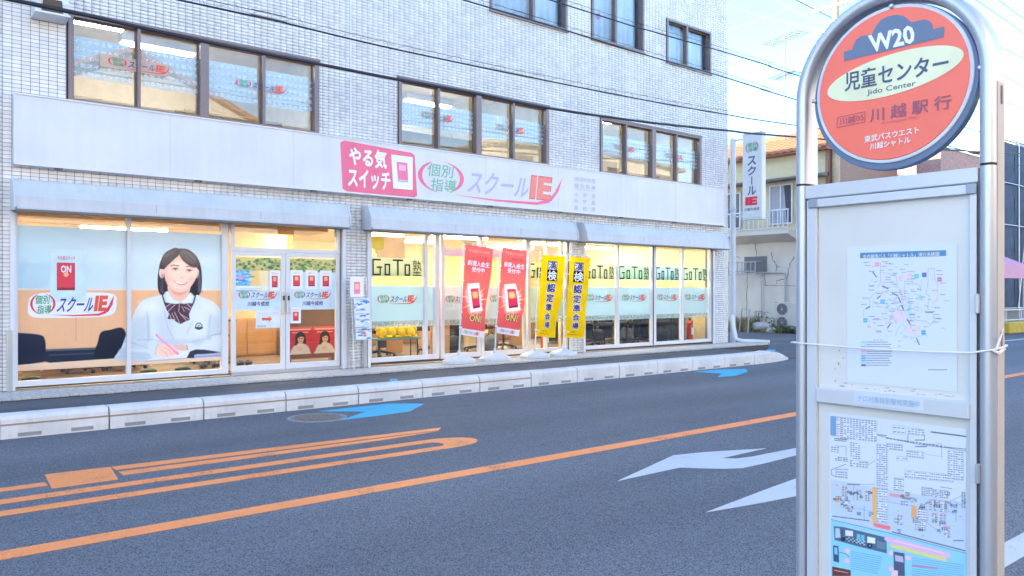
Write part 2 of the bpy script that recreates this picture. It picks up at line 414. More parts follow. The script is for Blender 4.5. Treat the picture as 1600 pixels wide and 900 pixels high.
sign_w = M('white_sign_board', lrgb=(.70, .71, .72), rough=.45, var=.04, scale=1.5)
shut_m = M('painted_shutter_box', lrgb=(.58, .61, .65), rough=.45, var=.06, scale=2)
cream_w = M('cream_inner_wall', lrgb=(.82, .66, .38), rough=.8)
wood_m = M('light_oak', lrgb=(.50, .27, .11), rough=.5, var=.12, scale=3)
dwood_m = M('brown_wood', lrgb=(.22, .11, .05), rough=.5, var=.15, scale=4)
floor_in = M('inner_floor', lrgb=(.12, .08, .06), rough=.5)
ceil_in = M('inner_ceiling', lrgb=(.80, .68, .44), rough=.8)
lamp_e = M('fluorescent_tube', lrgb=(1, .86, .60), emis=22, var=0)
lamp_c = M('fluorescent_tube_upper', lrgb=(1, .94, .86), emis=9, var=0)
glass = glass_mat('window_glass'); glass2 = glass_mat('upper_window_glass', (.92, .95, .97), .05)
film_c = film_mat('cyan_window_film', (228, 248, 250), .04)
film_p = film_mat('patterned_window_film', (200, 225, 228), .45, True)
film_g = film_mat('frosted_window_film', (208, 222, 226), .40)
paper_y = film_mat('pale_yellow_paper', (235, 240, 175), .05)
paper_g = film_mat('pale_green_paper', (190, 240, 200), .05)
paper_b = film_mat('pale_cyan_paper', (165, 235, 235), .05)
ink = M('black_ink', lrgb=(.012, .012, .016), rough=.6, var=0)
def streaks(m, amt=.10, sx=3.2, sz=.16):
    """rain streaks: vertical washed marks that belong to the panel"""
    n = m.node_tree; pr = n.nodes['Principled BSDF']; src = pr.inputs['Base Color'].links[0].from_socket
    tc = n.nodes.new('ShaderNodeTexCoord'); mp = n.nodes.new('ShaderNodeMapping'); mp.inputs['Scale'].default_value = (sx, sx, sz)
    no = n.nodes.new('ShaderNodeTexNoise'); no.inputs['Scale'].default_value = 2.2; no.inputs['Detail'].default_value = 8; no.inputs['Roughness'].default_value = .65
    n.links.new(tc.outputs['Object'], mp.inputs['Vector']); n.links.new(mp.outputs['Vector'], no.inputs['Vector'])
    rp = n.nodes.new('ShaderNodeValToRGB'); e = rp.color_ramp.elements; e[0].position = .34; e[0].color = (1-amt*1.1, 1-amt, 1-amt*.9, 1); e[1].position = .56; e[1].color = (1, 1, 1, 1)
    n.links.new(no.outputs['Fac'], rp.inputs['Fac']); mx = n.nodes.new('ShaderNodeMix'); mx.data_type = 'RGBA'; mx.blend_type = 'MULTIPLY'; mx.inputs['Factor'].default_value = 1
    n.links.new(src, mx.inputs['A']); n.links.new(rp.outputs['Color'], mx.inputs['B']); n.links.new(mx.outputs['Result'], pr.inputs['Base Color'])
streaks(sign_w, .045); streaks(shut_m, .07, 5); streaks(tile_m, .06, 1.5, .3); streaks(conc, .13, 3, .8)
C_red = M('red_ink', (226, 52, 78), .4, var=.02); C_pink = M('faded_pink_ink', (240, 110, 145), .4, var=.04)
C_org = M('orange_red_ink', (235, 88, 62), .4, var=.02); C_grn = M('green_ink', (40, 165, 120), .4, var=.02)
C_blu = M('blue_ink', (28, 70, 150), .4, var=.02); C_wht = M('white_ink', (238, 240, 243), .4, var=.02)
C_sal = M('salmon_ink', (243, 132, 118), .4, var=.03); C_lav = M('faded_lavender_ink', (180, 176, 214), .4, var=.03)
C_fgr = M('faded_green_ink', (120, 185, 160), .4, var=.03); C_fgy = M('faded_grey_ink', (172, 178, 192), .4, var=.03)
C_yel = M('yellow_ink', (246, 205, 25), .5, var=.02); C_nvy = M('navy_ink', (34, 45, 130), .4, var=.02)
printm = print_mat('printed_sheet'); printt = print_mat('printed_window_film', .06, .18, .5)
clothm = print_mat('printed_cloth', .8, .25, .1)
YF = 11.65
def face(Y):                       # a street-facing surface: x, z, lift towards the street
    return lambda x, z, off=0.: (x, Y-off, z)
def faceX(X): return lambda y, z, off=0.: (X-off, y, z)
# bus-stop style surface facing -X: own x runs to the reader's right = -Y
def faceXr(X): return lambda x, z, off=0.: (X-off, -x, z)

def logo(mb, mapf, x, z, w, h, off=.002, faded=False, back=None):
    cg, cb, cr, co = (C_fgr, C_lav, C_pink, C_sal) if faded else (C_grn, C_blu, C_red, C_org)
    if back:
        pts = []
        for k in range(24):
            g = 2*math.pi*k/24; pts.append((x+w*.5+w*.53*math.copysign(abs(math.cos(g))**.35, math.cos(g))+.03*w*math.sin(g), z+h*.45+h*.62*math.copysign(abs(math.sin(g))**.5, math.sin(g))))
        mb.flat(pts, mapf, back, off*.5)
    cx, cz, rx, rz = x+w*.14, z+h*.52, w*.145, h*.5
    for sgn in (-1, 1):                # two crescents
        p = []
        for k in range(11):
            g = math.pi*(.62+.86*k/10) if sgn < 0 else math.pi*(-.38+.86*k/10)
            p.append((cx+rx*math.cos(g)+sgn*0, cz+rz*math.sin(g)))
        for k in range(9, 0, -1):
            g = math.pi*(.62+.86*k/10) if sgn < 0 else math.pi*(-.38+.86*k/10)
            th = .82+.0*k
            p.append((cx+rx*math.cos(g)*th, cz+rz*math.sin(g)*.97))
        n = len(p); 
        o = p[:11]; i = p[11:][::-1]
        i = [o[0]]+i+[o[10]]
        for k in range(10): mb.flat([o[k], o[k+1], i[k+1], i[k]], mapf, cr, off*1.02)
    b = 0.015
    mb.text('個別', mapf, x+w*.055, z+h*.52, w*.16, h*.40, cg, b, .12, off*1.2)
    mb.text('指導', mapf, x+w*.075, z+h*.06, w*.16, h*.40, cg, b, .12, off*1.2)
    mb.text('スクール', mapf, x+w*.32, z+h*.12, w*.42, h*.72, cb, .02, .25, off*1.2)
    mb.text('IE', mapf, x+w*.755, z+h*.13, w*.155, h*.78, co, .05, .12, off*1.2)
    sw = [(x+w*.20, z+h*.0), (x+w*.5, z-h*.06), (x+w*.8, z-h*.04), (x+w*.9, z+h*.10), (x+w*.955, z+h*.45), (x+w*1.0, z+h*.95)]
    lw = [.0, .03, .05, .07, .07, .0]
    for k in range(5):
        (a, c), (d, e) = sw[k], sw[k+1]; p, q = lw[k]*h, lw[k+1]*h
        if k < 3: mb.flat([(a, c-p), (d, e-q), (d, e+q), (a, c+p)], mapf, cr, off)
        else: mb.flat([(a-p, c+p*.3), (a+p, c-p*.3), (d+q, e), (d-q, e)], mapf, cr, off)
def switch_card(mb, mapf, x, z, w, h, off=.002):     # red wall-switch picture on a white card
    mb.rectf(x, x+w, z, z+h, mapf, C_wht, off)
    mb.rectf(x+w*.22, x+w*.78, z+h*.16, z+h*.72, mapf, M('dark_red_ink', (150, 30, 50), .4), off*1.3)
    mb.rectf(x+w*.25, x+w*.75, z+h*.22, z+h*.70, mapf, C_red, off*1.6)
    mb.rectf(x+w*.36, x+w*.64, z+h*.46, z+h*.66, mapf, M('glow_orange_ink', (252, 180, 130), .4), off*1.9)
    mb.text('やる気スイッチ', mapf, x+w*.2, z+h*.80, w*.6, h*.1, C_red, .0, 0, off*1.5)

# ================================================================== GROUND
g = MB(); g.box(-400, 600, -400, 600, -.6, -.05)
g.build('ground', M('bare_ground', lrgb=(.16, .15, .13), rough=.95, var=.2, scale=.4), kind='structure')
g = MB(); g.box(-80, 300, 1.45, 9.62, -.04, 0.0); road = g.build('road', asph, kind='structure')
g = MB(); g.box(-80, 300, -3.2, 1.30, -.04, .10); g.build('near_pavement', asph2, kind='structure')
g = MB(); g.box(-80, 14.9, 9.6, 11.9, -.03, .20); g.build('far_pavement', asph2, kind='structure')
g = MB(); g.box(16.3, 25.95, 9.62, 30, -.03, .035); g.box(25.95, 120, 9.62, 13.4, -.03, .03)
g.box(14.9, 16.3, 9.62, 10.9, -.03, .05)
g.build('parking_ground', asph2, kind='structure')
# painted road markings (sheets 4 mm above the asphalt)
def mark(name, polys, m, z=.004, label=None):
    q = MB()
    for p in polys: q.prism([(x, y, z-.003) for x, y in p], (0, 0, .003))
    return q.build(name, m, kind='structure')
mark('orange_centre_line', [[(-80, 5.17), (300, 5.17), (300, 5.34), (-80, 5.34)]], orange_p)
mark('white_far_line', [[(24, 9.02), (300, 9.02), (300, 9.18), (24, 9.18)]], white_p)
mark('white_near_line', [[(-80, 1.62), (300, 1.62), (300, 1.78), (-80, 1.78)]], white_p)
ol = []
ol.append([(-60, 6.90), (1.095, 6.93), (1.095, 7.06), (-60, 7.06)])
ol.append([(1.625, 7.17), (4.76, 7.05), (4.87, 7.17), (1.625, 7.33)])
ol.append([(1.625, 6.93), (4.0, 6.93), (4.74, 7.02), (1.625, 7.09)])
ol.append([(1.14, 7.36), (1.62, 7.33), (1.56, 6.80), (1.10, 6.80)])
arc = [(4.35+.42*math.sin(t), 6.42-.13+.0+.13+.245*math.cos(t)) for t in np.linspace(0, math.pi, 13)]
arci = [(4.28+.09*math.sin(t), 6.42+.105*math.cos(t)) for t in np.linspace(0, math.pi, 13)]
ol.append([(-60, 6.525), (4.28, 6.525), (4.35, 6.665), (-60, 6.665)])
ol.append([(-60, 6.175), (4.35, 6.175), (4.28, 6.315), (-60, 6.315)])
for i in range(12): ol.append([arci[i], arc[i], arc[i+1], arci[i+1]][::-1])
mark('orange_road_outline', ol, orange_p)
def px(L, z=0): return [onZ(u, v, z) for u, v in L]
mark('blue_arrow', [px([(497, 643), (607, 631), (590, 641), (572, 643.5)]), px([(607, 631), (663, 631), (640, 643), (590, 650), (590, 641)]), px([(590, 641), (590, 650), (532, 657), (572, 643.5)])], blue_p)
mark('blue_arrow', [px([(1085, 581), (1120, 578), (1165, 576.5), (1168, 581), (1150, 587), (1121, 589.5), (1128, 584)])], blue_p)
mark('blue_patch', [px([(608, 595), (610, 592.5), (620, 592), (622, 595), (616, 597)], .235)], blue_p, .237)
mark('blue_patch', [px([(1196, 548), (1200, 546), (1212, 547), (1210, 549)], .235)], blue_p, .237)
mark('white_arrow', [px([(965, 752), (1052, 712), (1062, 731)]), px([(1052, 712), (1127, 716.5), (1150, 717), (1160, 732), (1130, 733), (1062, 731)]),
                     px([(1052, 712), (1100, 707), (1197, 701), (1127, 716.5)]), px([(1150, 717), (1175, 714), (1200, 709), (1247, 700), (1247, 711), (1200, 723), (1160, 732)]),
                     px([(1247, 700), (1330, 681), (1400, 668), (1400, 679), (1247, 711)])], white_p)
mark('white_arrow', [px([(1103, 801), (1200, 764), (1247, 747), (1300, 728), (1290, 765), (1247, 775), (1180, 788)]),
                     px([(1296, 742), (1420, 705), (1430, 718), (1296, 760)])], white_p)
# manhole cover set in the road
mh = thing('manhole_cover', (4.13, 8.66, 0), 'round grey manhole cover in the road by the kerb', 'manhole cover')
q = MB(); q.lathe((4.13, 8.66, -.03), [(.30, 0), (.30, .036), (.285, .038), (.283, .034), (.0, .035)], 32); q.build('cover', M('cast_iron', lrgb=(.22, .22, .23), rough=.6, metal=.4, var=.2, scale=30), mh)
q = MB()
for k in range(-5, 6):
    hw = math.sqrt(.26**2-(k*.045)**2); q.box(4.13-hw, 4.13+hw, 8.66+k*.045-.006, 8.66+k*.045+.006, .004, .010)
q.build('tread_rib', MATS['cast_iron'], mh)
q = MB(); q.lathe((4.13, 8.66, -.03), [(.345, 0), (.345, .036), (.305, .036), (.305, 0)], 32); q.build('rim', M('concrete_ring', lrgb=(.30, .30, .30), rough=.9), mh)

# kerb: one block per metre, butted, on a continuous bed
q = MB(); q.box(-30, 15.0, 9.45, 9.60, -.03, .10); kerb = q.build('kerb', conc, kind='structure')
def kerbmesh(groove):
    q = MB(); L = .492
    if groove: prof = [(0, -.02), (0, .132), (.016, .134), (.016, .142), (.004, .145), (.006, .19), (.02, .218), (.05, .235), (.20, .24), (.245, .225), (.245, -.02)]
    else: prof = [(0, -.02), (0, .15), (.004, .20), (.018, .222), (.05, .235), (.20, .24), (.245, .225), (.245, -.02)]
    q.prism([(-L, y, z) for y, z in prof], (2*L, 0, 0), conc)
    q.v = [(x, y, z) for x, y, z in q.v]
    nf = len(q.f)
    for cx in (-.24, .24):       # drainage slots at the foot, as shallow dark mouths
        q.box(cx-.105, cx+.105, -.004, .004, .014, .052, M('drain_slot', lrgb=(.30, .31, .32), rough=.95))
    if groove: q.box(-L, L, -.001, .0165, .131, .149, M('groove_dirt', lrgb=(.36, .26, .20), rough=.95))
    me = bpy.data.meshes.new('kerb_block'); me.from_pydata(q.v, [], q.f)
    for m_ in q.mats: me.materials.append(m_)
    me.polygons.foreach_set('material_index', q.mi); return me
kg, kp = kerbmesh(True), kerbmesh(False)
for i in range(-12, 14):
    xc = 1.06+i-.5+.0
    shared('kerb_block', kg if xc < 8.4 else kp, (xc+.0, 9.375+random.uniform(-.004, .004), random.uniform(-.003, .003)), kerb)
# last block drops to the road where the car park begins
q = MB(); n = 10; pr = []
vs = []; 
for i in range(n+1):
    t = i/n; x = 14.06+.006+t*1.75; h = .235*(1-t)**.8*(1 if t < .35 else 1)+.012; y0 = 9.375+.28*t*t; wd = .245*(1-.25*t)
    if t < .3: h = .235
    else: h = .235*(1-((t-.3)/.7)**1.6)+.012
    vs += [(x, y0, -.02), (x, y0+.004, h*.8), (x, y0+.035, h), (x, y0+wd, h), (x, y0+wd, -.02)]
fs = [(i*5+k, (i+1)*5+k, (i+1)*5+k+1, i*5+k+1) for i in range(n) for k in range(4)]+[(0, 1, 2, 3, 4), tuple(n*5+k for k in (4, 3, 2, 1, 0))]
q.add(vs, fs); q.build('kerb_end_block', conc, kerb)
# tiled apron in front of the shop
q = MB(); q.box(-3, 16.9, 10.90, 11.9, -.03, .212); apron = q.build('apron', M('mortar', lrgb=(.10, .095, .10), rough=.95), kind='structure')
pm = boxmesh('paver', .094, .235, .03, paver_m, .004); pm2 = boxmesh('paver', .094, .19, .02, paver_m, .003)
cnt = 0; st = MB()
for i in range(200):
    x = -2.6+i*.1
    if x > 16.85: break
    if .9 < x < 15.5 and cnt < 150: shared('paver', pm, (x+random.uniform(-.002, .002), 10.985, .222+random.uniform(-.003, .003)), apron); cnt += 1
    else: st.bbox(x-.047, x+.047, 10.868, 11.103, .207, .237, .004)
cnt = 0
for r, y in enumerate((11.21, 11.41, 11.60)):
    for i in range(200):
        x = -2.6+i*.1+(.05 if r % 2 else 0)
        if x > 16.85: break
        if .9 < x < 8.4 and r < 2: shared('paver', pm2, (x, y, .222+random.uniform(-.002, .002)), apron)
        else: st.bbox(x-.047, x+.047, y-.095, y+.095, .212, .232, .003)
st.build('paver_field', paver_m, apron, kind='stuff')

# ================================================================== SCHOOL BUILDING
B = thing('school_building', (9, 14, 0), 'three-storey building clad in small white tiles with lit ground-floor shopfront', 'building')
BX0, BX1, BTOP = -8.0, 16.36, 10.4
OPEN = [(1.46, 5.99, .24, 2.60), (6.50, 11.02, .24, 2.60), (11.46, 15.74, .24, 2.60),
        (2.06, 5.59, 3.95, 5.13), (7.03, 10.47, 3.95, 5.13), (11.90, 15.30, 3.95, 5.13),
        (9.0, 10.97, 6.70, 8.0), (11.65, 13.28, 6.70, 8.6), (14.03, 15.67, 6.66, 7.67),
        (-5.5, -1.0, .24, 2.60), (-5.5, -1.5, 3.95, 5.13)]
def pieces(x0, x1, z0, z1, op):
    xs = sorted({x0, x1, *[a for o in op for a in o[:2] if x0 < a < x1]}); out = []
    for a, b in zip(xs[:-1], xs[1:]):
        c = (a+b)/2; zz = z0
        for o in sorted([o for o in op if o[0] < c < o[1]], key=lambda o: o[2]):
            if o[2] > zz: out.append((a, b, zz, o[2]))
            zz = max(zz, o[3])
        if zz < z1: out.append((a, b, zz, z1))
    return out
q = MB()
for a, b, c, d in pieces(BX0, BX1-.2, 0, BTOP, OPEN): q.box(a, b, YF+.007, YF+.22, c, d)
q.build('front_wall', grout, B)
q = MB(); q.box(BX1-.2, BX1-.008, YF+.007, 27, 0, BTOP); q.build('side_wall', tile_m, B)
q = MB(); q.box(BX0, BX0+.2, YF+.22, 27, 0, BTOP); q.box(BX0+.2, BX1-.2, 26.8, 27, 0, BTOP); q.build('rear_wall', M('rear_render', lrgb=(.5, .5, .5), rough=.9), B)
q = MB(); q.box(BX0, BX1, YF+.0, 27, BTOP, BTOP+.12); q.build('roof', M('roof_concrete', lrgb=(.3, .3, .3), rough=.9), B)
q = MB(); q.box(BX0+.2, BX1-.2, YF+.22, 26.8, 3.02, 3.40); q.build('first_slab', ceil_in, B)
q = MB(); q.box(BX0+.2, BX1-.2, YF+.22, 26.8, 5.75, 6.1); q.build('second_slab', ceil_in, B)
# cladding tiles 100 x 50 mm
PX_, PZ_ = .1, .05
xs = np.arange(BX0+.05, BX1-.02, PX_); zs = np.arange(.245, BTOP-.03, PZ_)
TX, TZ = np.meshgrid(xs, zs); TX = TX.ravel(); TZ = TZ.ravel()
x0, x1, z0, z1 = TX+.0, TX+PX_-.0055, TZ+.0, TZ+PZ_-.0055
keep = np.ones(len(TX), bool)
for a, b, c, d in OPEN+[(6.13, 6.165, 3.9, 11)]:
    ov = (x1 > a) & (x0 < b) & (z1 > c) & (z0 < d)
    cut = ov & (x0 < a-.012) & (x1 <= b); x1 = np.where(cut, a-.002, x1); ov &= ~cut
    cut = ov & (x1 > b+.012) & (x0 >= a); x0 = np.where(cut, b+.002, x0); ov &= ~cut
    cut = ov & (z0 < c-.01); z1 = np.where(cut, c-.002, z1); ov &= ~cut
    cut = ov & (z1 > d+.01); z0 = np.where(cut, d+.002, z0); ov &= ~cut
    keep &= ~ov
keep &= ~((x0 > 1.5) & (x1 < 16.0) & (z0 > 3.10) & (z1 < 3.92))     # behind the long sign board
keep &= x1 < BX1
x0, x1, z0, z1 = x0[keep], x1[keep], z0[keep], z1[keep]
cx, cz = (x0+x1)/2, (z0+z1)/2
dd = CT*cx+ST*YF; uu, vv = 800+FPX*(ST*cx-CT*YF)/dd, HOR-FPX*(cz-EYE)/dd
vis = (uu > 3) & (vv > 3) & (vv < 897) & (np.abs(x1-x0-.0945) < .003) & (np.abs(z1-z0-.0445) < .003)
vis &= ~((cx > 1.42) & (cx < 16.1) & (cz > 2.45) & (cz < 2.92)) & ~((cz > 3.05) & (cz < 3.96) & (cx > 1.46))
dist = np.where(vis, cx**2+YF**2+(cz-EYE)**2, 1e9); near = np.zeros(len(cx), bool); near[np.argsort(dist)[:300]] = True
tm = boxmesh('wall_tile', .0945, .010, .0445, tile_m, .002)
for i in np.nonzero(near)[0]: shared('wall_tile', tm, (cx[i], YF+.005+random.uniform(-.0008, .0008), cz[i]), B)
k = np.nonzero(~near)[0]; n = len(k); jy = YF+rng.uniform(-.001, .001, n)
tl = rng.uniform(-.0009, .0009, (n, 2))
v = np.zeros((n, 8, 3)); X0, X1, Z0, Z1 = x0[k], x1[k], z0[k], z1[k]
for j, (a, c) in enumerate([(X0, Z0), (X1, Z0), (X1, Z1), (X0, Z1)]):
    sx, sz = (j in (1, 2))*2-1, (j in (2, 3))*2-1
    v[:, j, 0] = a; v[:, j, 2] = c; v[:, j, 1] = jy+tl[:, 0]*sx*.6+tl[:, 1]*sz*.4
    v[:, 4+j, 0] = a; v[:, 4+j, 2] = c; v[:, 4+j, 1] = YF+.01
v -= np.array([9, 14, 0])
fi = np.array([(0, 1, 2, 3), (0, 4, 5, 1), (1, 5, 6, 2), (2, 6, 7, 3), (3, 7, 4, 0)])
F = (fi[None]+8*np.arange(n)[:, None, None]).reshape(-1, 4)
me = bpy.data.meshes.new('tile_cladding'); me.vertices.add(n*8); me.vertices.foreach_set('co', v.ravel())
me.loops.add(F.size); me.loops.foreach_set('vertex_index', F.ravel()); me.polygons.add(len(F))
me.polygons.foreach_set('loop_start', np.arange(len(F))*4); me.polygons.foreach_set('loop_total', np.full(len(F), 4)); me.update(calc_edges=True)
me.materials.append(tile_m); o = bpy.data.objects.new('tile_cladding', me); reg(o, B); o['kind'] = 'stuff'
q = MB(); q.box(6.135, 6.160, YF-.003, YF+.008, 3.95, BTOP); q.build('joint_seal', M('grey_sealant', lrgb=(.8, .8, .82), rough=.6), B)
q = MB(); q.box(BX0, BX1, YF-.002, YF+.2, .20, .243); q.build('plinth', M('plinth_stone', lrgb=(.33, .30, .28), rough=.8, var=.15, scale=10), B)

# ---- shutter boxes and rails
for a, b in ((1.44, 5.98), (6.36, 10.98), (11.24, 15.98)):
    q = MB(); pr = [(YF, 2.52), (YF-.27, 2.50), (YF-.30, 2.53), (YF-.30, 2.66), (YF-.20, 2.85), (YF-.17, 2.875), (YF, 2.875)]
    q.prism([(a, y, z) for y, z in pr], (b-a, 0, 0), shut_m)
    for xx in (a, b-.012+.012): 
        pc = [(YF, 2.505), (YF-.285, 2.485), (YF-.315, 2.52), (YF-.315, 2.665), (YF-.21, 2.865), (YF-.17, 2.89), (YF, 2.89)]
        q.prism([(xx-.012, y, z) for y, z in pc], (.024, 0, 0), shut_m)
    for fr in (.36, .68): 
        xx = a+(b-a)*fr; q.box(xx-.002, xx+.002, YF-.303, YF-.29, 2.53, 2.66, M('seam_grey', lrgb=(.25, .28, .33), rough=.7))
    bx = q.build('shutter_box', None, B)
    q = MB(); q.box(a+.01, b-.01, YF-.30, YF-.02, 2.478, 2.499, M('shutter_shadow_lip', lrgb=(.18, .19, .21), rough=.6)); q.box(a+.02, b-.02, YF-.312, YF-.300, 2.50, 2.545, shut_m)  # dark slab under the box has shade put into its colour; front strip is the lip
    q.build('lip_and_shade_strip', None, bx)
for a in (1.425, 5.985, 6.44, 11.02, 11.40, 15.745):
    q = MB(); q.box(a, a+.055, YF-.035, YF+.10, .24, 2.50); q.build('shutter_rail', alu, B)
for a in (1.39, 6.04, 6.36):
    q = MB(); q.bbox(a, a+.06, YF-.05, YF-.001, .235, 1.0, .006); q.build('corner_guard', steel, B)

# ---- windows
def window(name, xs, z0, z1, frame_m, glass_m, yg, parent=B, fw=.045, depth=.07, yf=None, mull=None, label=None, split=None, lead=0.):
    """frame with posts at each x in xs[1:-1]; panes between"""
    yf = yf if yf is not None else yg-.035
    q = MB()
    q.box(xs[0], xs[-1], yf, yf+depth, z0, z0+fw); q.box(xs[0], xs[-1], yf, yf+depth, z1-fw, z1)
    mull = mull or [fw]*len(xs)
    for i, x in enumerate(xs):
        w_ = mull[i]; a = x if i == 0 else x-w_ if i == len(xs)-1 else x-w_/2
        q.box(a, a+w_, yf-.002, yf+depth+.002, z0+fw, z1-fw)
    fr = q.build(name, frame_m, parent, label=label)
    for i in range(len(xs)-1):
        l = xs[i]+(mull[0] if i == 0 else mull[i]/2); r = xs[i+1]-(mull[-1] if i+1 == len(xs)-1 else mull[i+1]/2)
        q = MB(); yy = yg+(lead if i % 2 else 0)
        q.box(l, r, yy, yy+.006, z0+fw, z1-fw); q.build('pane', glass_m, fr)
        if lead:       # sliding sash border
            e = .022; q = MB(); q.box(l, r, yy-.008, yy-.001, z0+fw, z0+fw+e); q.box(l, r, yy-.008, yy-.001, z1-fw-e, z1-fw)
            q.box(l, l+e, yy-.008, yy-.001, z0+fw+e, z1-fw-e); q.box(r-e, r, yy-.008, yy-.001, z0+fw+e, z1-fw-e); q.build('sash', frame_m, fr)
    return fr
# upper storeys: bronze frames
UP = [((2.07, 2.93, 3.81, 4.69, 5.58), 3.96, 5.12), ((7.04, 7.86, 8.74, 9.57, 10.46), 3.96, 5.12), ((11.91, 12.70, 13.60, 14.39, 15.29), 3.96, 5.12)]
fG = face(YF+.058)
for wi, (xs, a, b) in enumerate(UP):
    W = window('upper_window', xs, a, b, brown_f, glass2, YF+.075, mull=[.06, .04, .12, .04, .07], yf=YF-.02, depth=.11, lead=.02)
    q = MB(); q.box(xs[0]-.02, xs[-1]+.02, YF-.035, YF+.0, b-.005, b+.03); q.box(xs[0]-.02, xs[-1]+.02, YF-.045, YF+.0, a-.03, a+.005); q.build('window_trim', brown_f, W)
    for i in range(4):
        l, r = xs[i]+.065, xs[i+1]-.065
        zb, zt = (4.32, 4.86) if wi == 0 else (4.36, 4.80)
        q = MB(); q.box(l, r, YF+.102, YF+.104, zb, zt); q.build('frosted_band', film_g, W)
        # rows of small white lettering on the band
        q = MB(); rows = 5
        for k in range(rows):
            zz = zb+.02+k*(zt-zb-.02)/rows; q.text('やる気スイッチやる気スイッチ'[k % 5:k % 5+9], fG, l+.01, zz, r-l-.02, (zt-zb)/rows*.55, M('pale_film_ink', (226, 236, 240), .5), 0, 0, 0)
        q.build('white_lettering', None, W, kind='stuff')
    for i in (0, 2):
        c = xs[i+1]; q = MB(); wd = (.80, .68, .66)[wi]
        ox = (.05, .02)[i == 2]
        if wi == 0 and i == 0: q.rectf(c-.47, c+.40, 4.50, 4.67, face(YF+.052), M('tan_sticker', (205, 170, 150), .5), 0)
        logo(q, face(YF+.050), c-wd/2+ox-.02, 4.53 if wi == 0 else 4.52, wd, .125, .001); q.build('logo_sticker', None, W)
# third floor
for xs, a, b in (((9.0, 10.07, 10.96), 6.71, 7.99), ((11.66, 12.38, 13.27), 6.71, 8.59), ((14.04, 14.76, 15.66), 6.67, 7.66)):
    W = window('top_window', xs, a, b, brown_f, glass2, YF+.075, mull=[.05, .06, .05], yf=YF-.02, depth=.11, lead=.02)
    q = MB(); q.box(xs[0]-.02, xs[-1]+.02, YF-.045, YF+.0, a-.03, a+.005); q.build('window_trim', brown_f, W)
    q = MB()
    n = 40; vs = []
    for i in range(n+1):
        x = xs[0]+.03+(xs[-1]-xs[0]-.06)*i/n; y = YF+.24+.025*math.sin(i*1.3)+.012*math.sin(i*2.9)
        vs += [(x, y, a+.05), (x, y, b-.03)]
    q.add(vs, [(2*i, 2*i+2, 2*i+3, 2*i+1) for i in range(n)], None, True)
    o = q.build('curtain', M('pale_curtain', lrgb=(.55, .62, .70), rough=.9), W); sd = o.modifiers.new('solid', 'SOLIDIFY'); sd.thickness = .003
q = MB(); q.blob((11.98, YF+.12, 7.28), (.06, .03, .07), M('pink_toy', (215, 90, 130), .8)); q.build('window_ornament', None, W)
# top-floor rooms: a dark wall behind the curtains
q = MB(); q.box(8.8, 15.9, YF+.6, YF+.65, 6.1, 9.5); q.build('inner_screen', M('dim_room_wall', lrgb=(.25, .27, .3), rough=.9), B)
# second-floor rooms
q = MB(); q.box(1.2, 16.1, YF+4.2, YF+4.3, 3.4, 5.75); q.box(6.25, 6.4, YF+.22, YF+4.2, 3.4, 5.75); q.box(11.1, 11.25, YF+.22, YF+4.2, 3.4, 5.75); q.box(1.2, 1.3, YF+.22, YF+4.2, 3.4, 5.75)
q.build('upper_room_wall', M('upper_room_wall', lrgb=(.66, .62, .54), rough=.8), B)
for a, b, y in ((4.55, 5.45, 1.0), (6.9, 7.3, 1.3), (7.9, 9.2, 1.6), (9.0, 10.2, 3.0), (12.2, 12.9, 1.3), (13.0, 14.2, 1.8), (13.5, 14.6, 3.2), (2.2, 3.2, 1.9), (3.3, 4.5, 2.6)):
    q = MB(); q.box(a, b, YF+y-.12, YF+y+.12, 5.62, 5.75, alu); q.box(a+.03, b-.03, YF+y-.08, YF+y-.04, 5.585, 5.62, lamp_c); q.box(a+.03, b-.03, YF+y+.04, YF+y+.08, 5.585, 5.62, lamp_c)
    q.build('ceiling_light', None, B)
for a, b, z, y in ((2.2, 3.6, 4.3, 1.6), (4.0, 5.5, 4.5, 2.0), (7.2, 9.3, 4.45, .9), (7.1, 8.3, 4.62, 1.7), (9.4, 10.3, 4.25, 1.2), (12.0, 13.4, 4.45, .9), (13.7, 15.1, 4.3, 1.1), (3.9, 5.5, 4.35, 1.2), (2.1, 3.1, 4.2, 1.0)):
    q = MB(); q.bbox(a, b, YF+y, YF+y+.06, 3.4, z, .01); q.build('desk_partition', M('pale_wood', lrgb=(.55, .40, .24), rough=.6), B)

# ================================================================== SHOPFRONT
YG = YF+.085
Fi = face(YG-.004)            # outer face of the glass
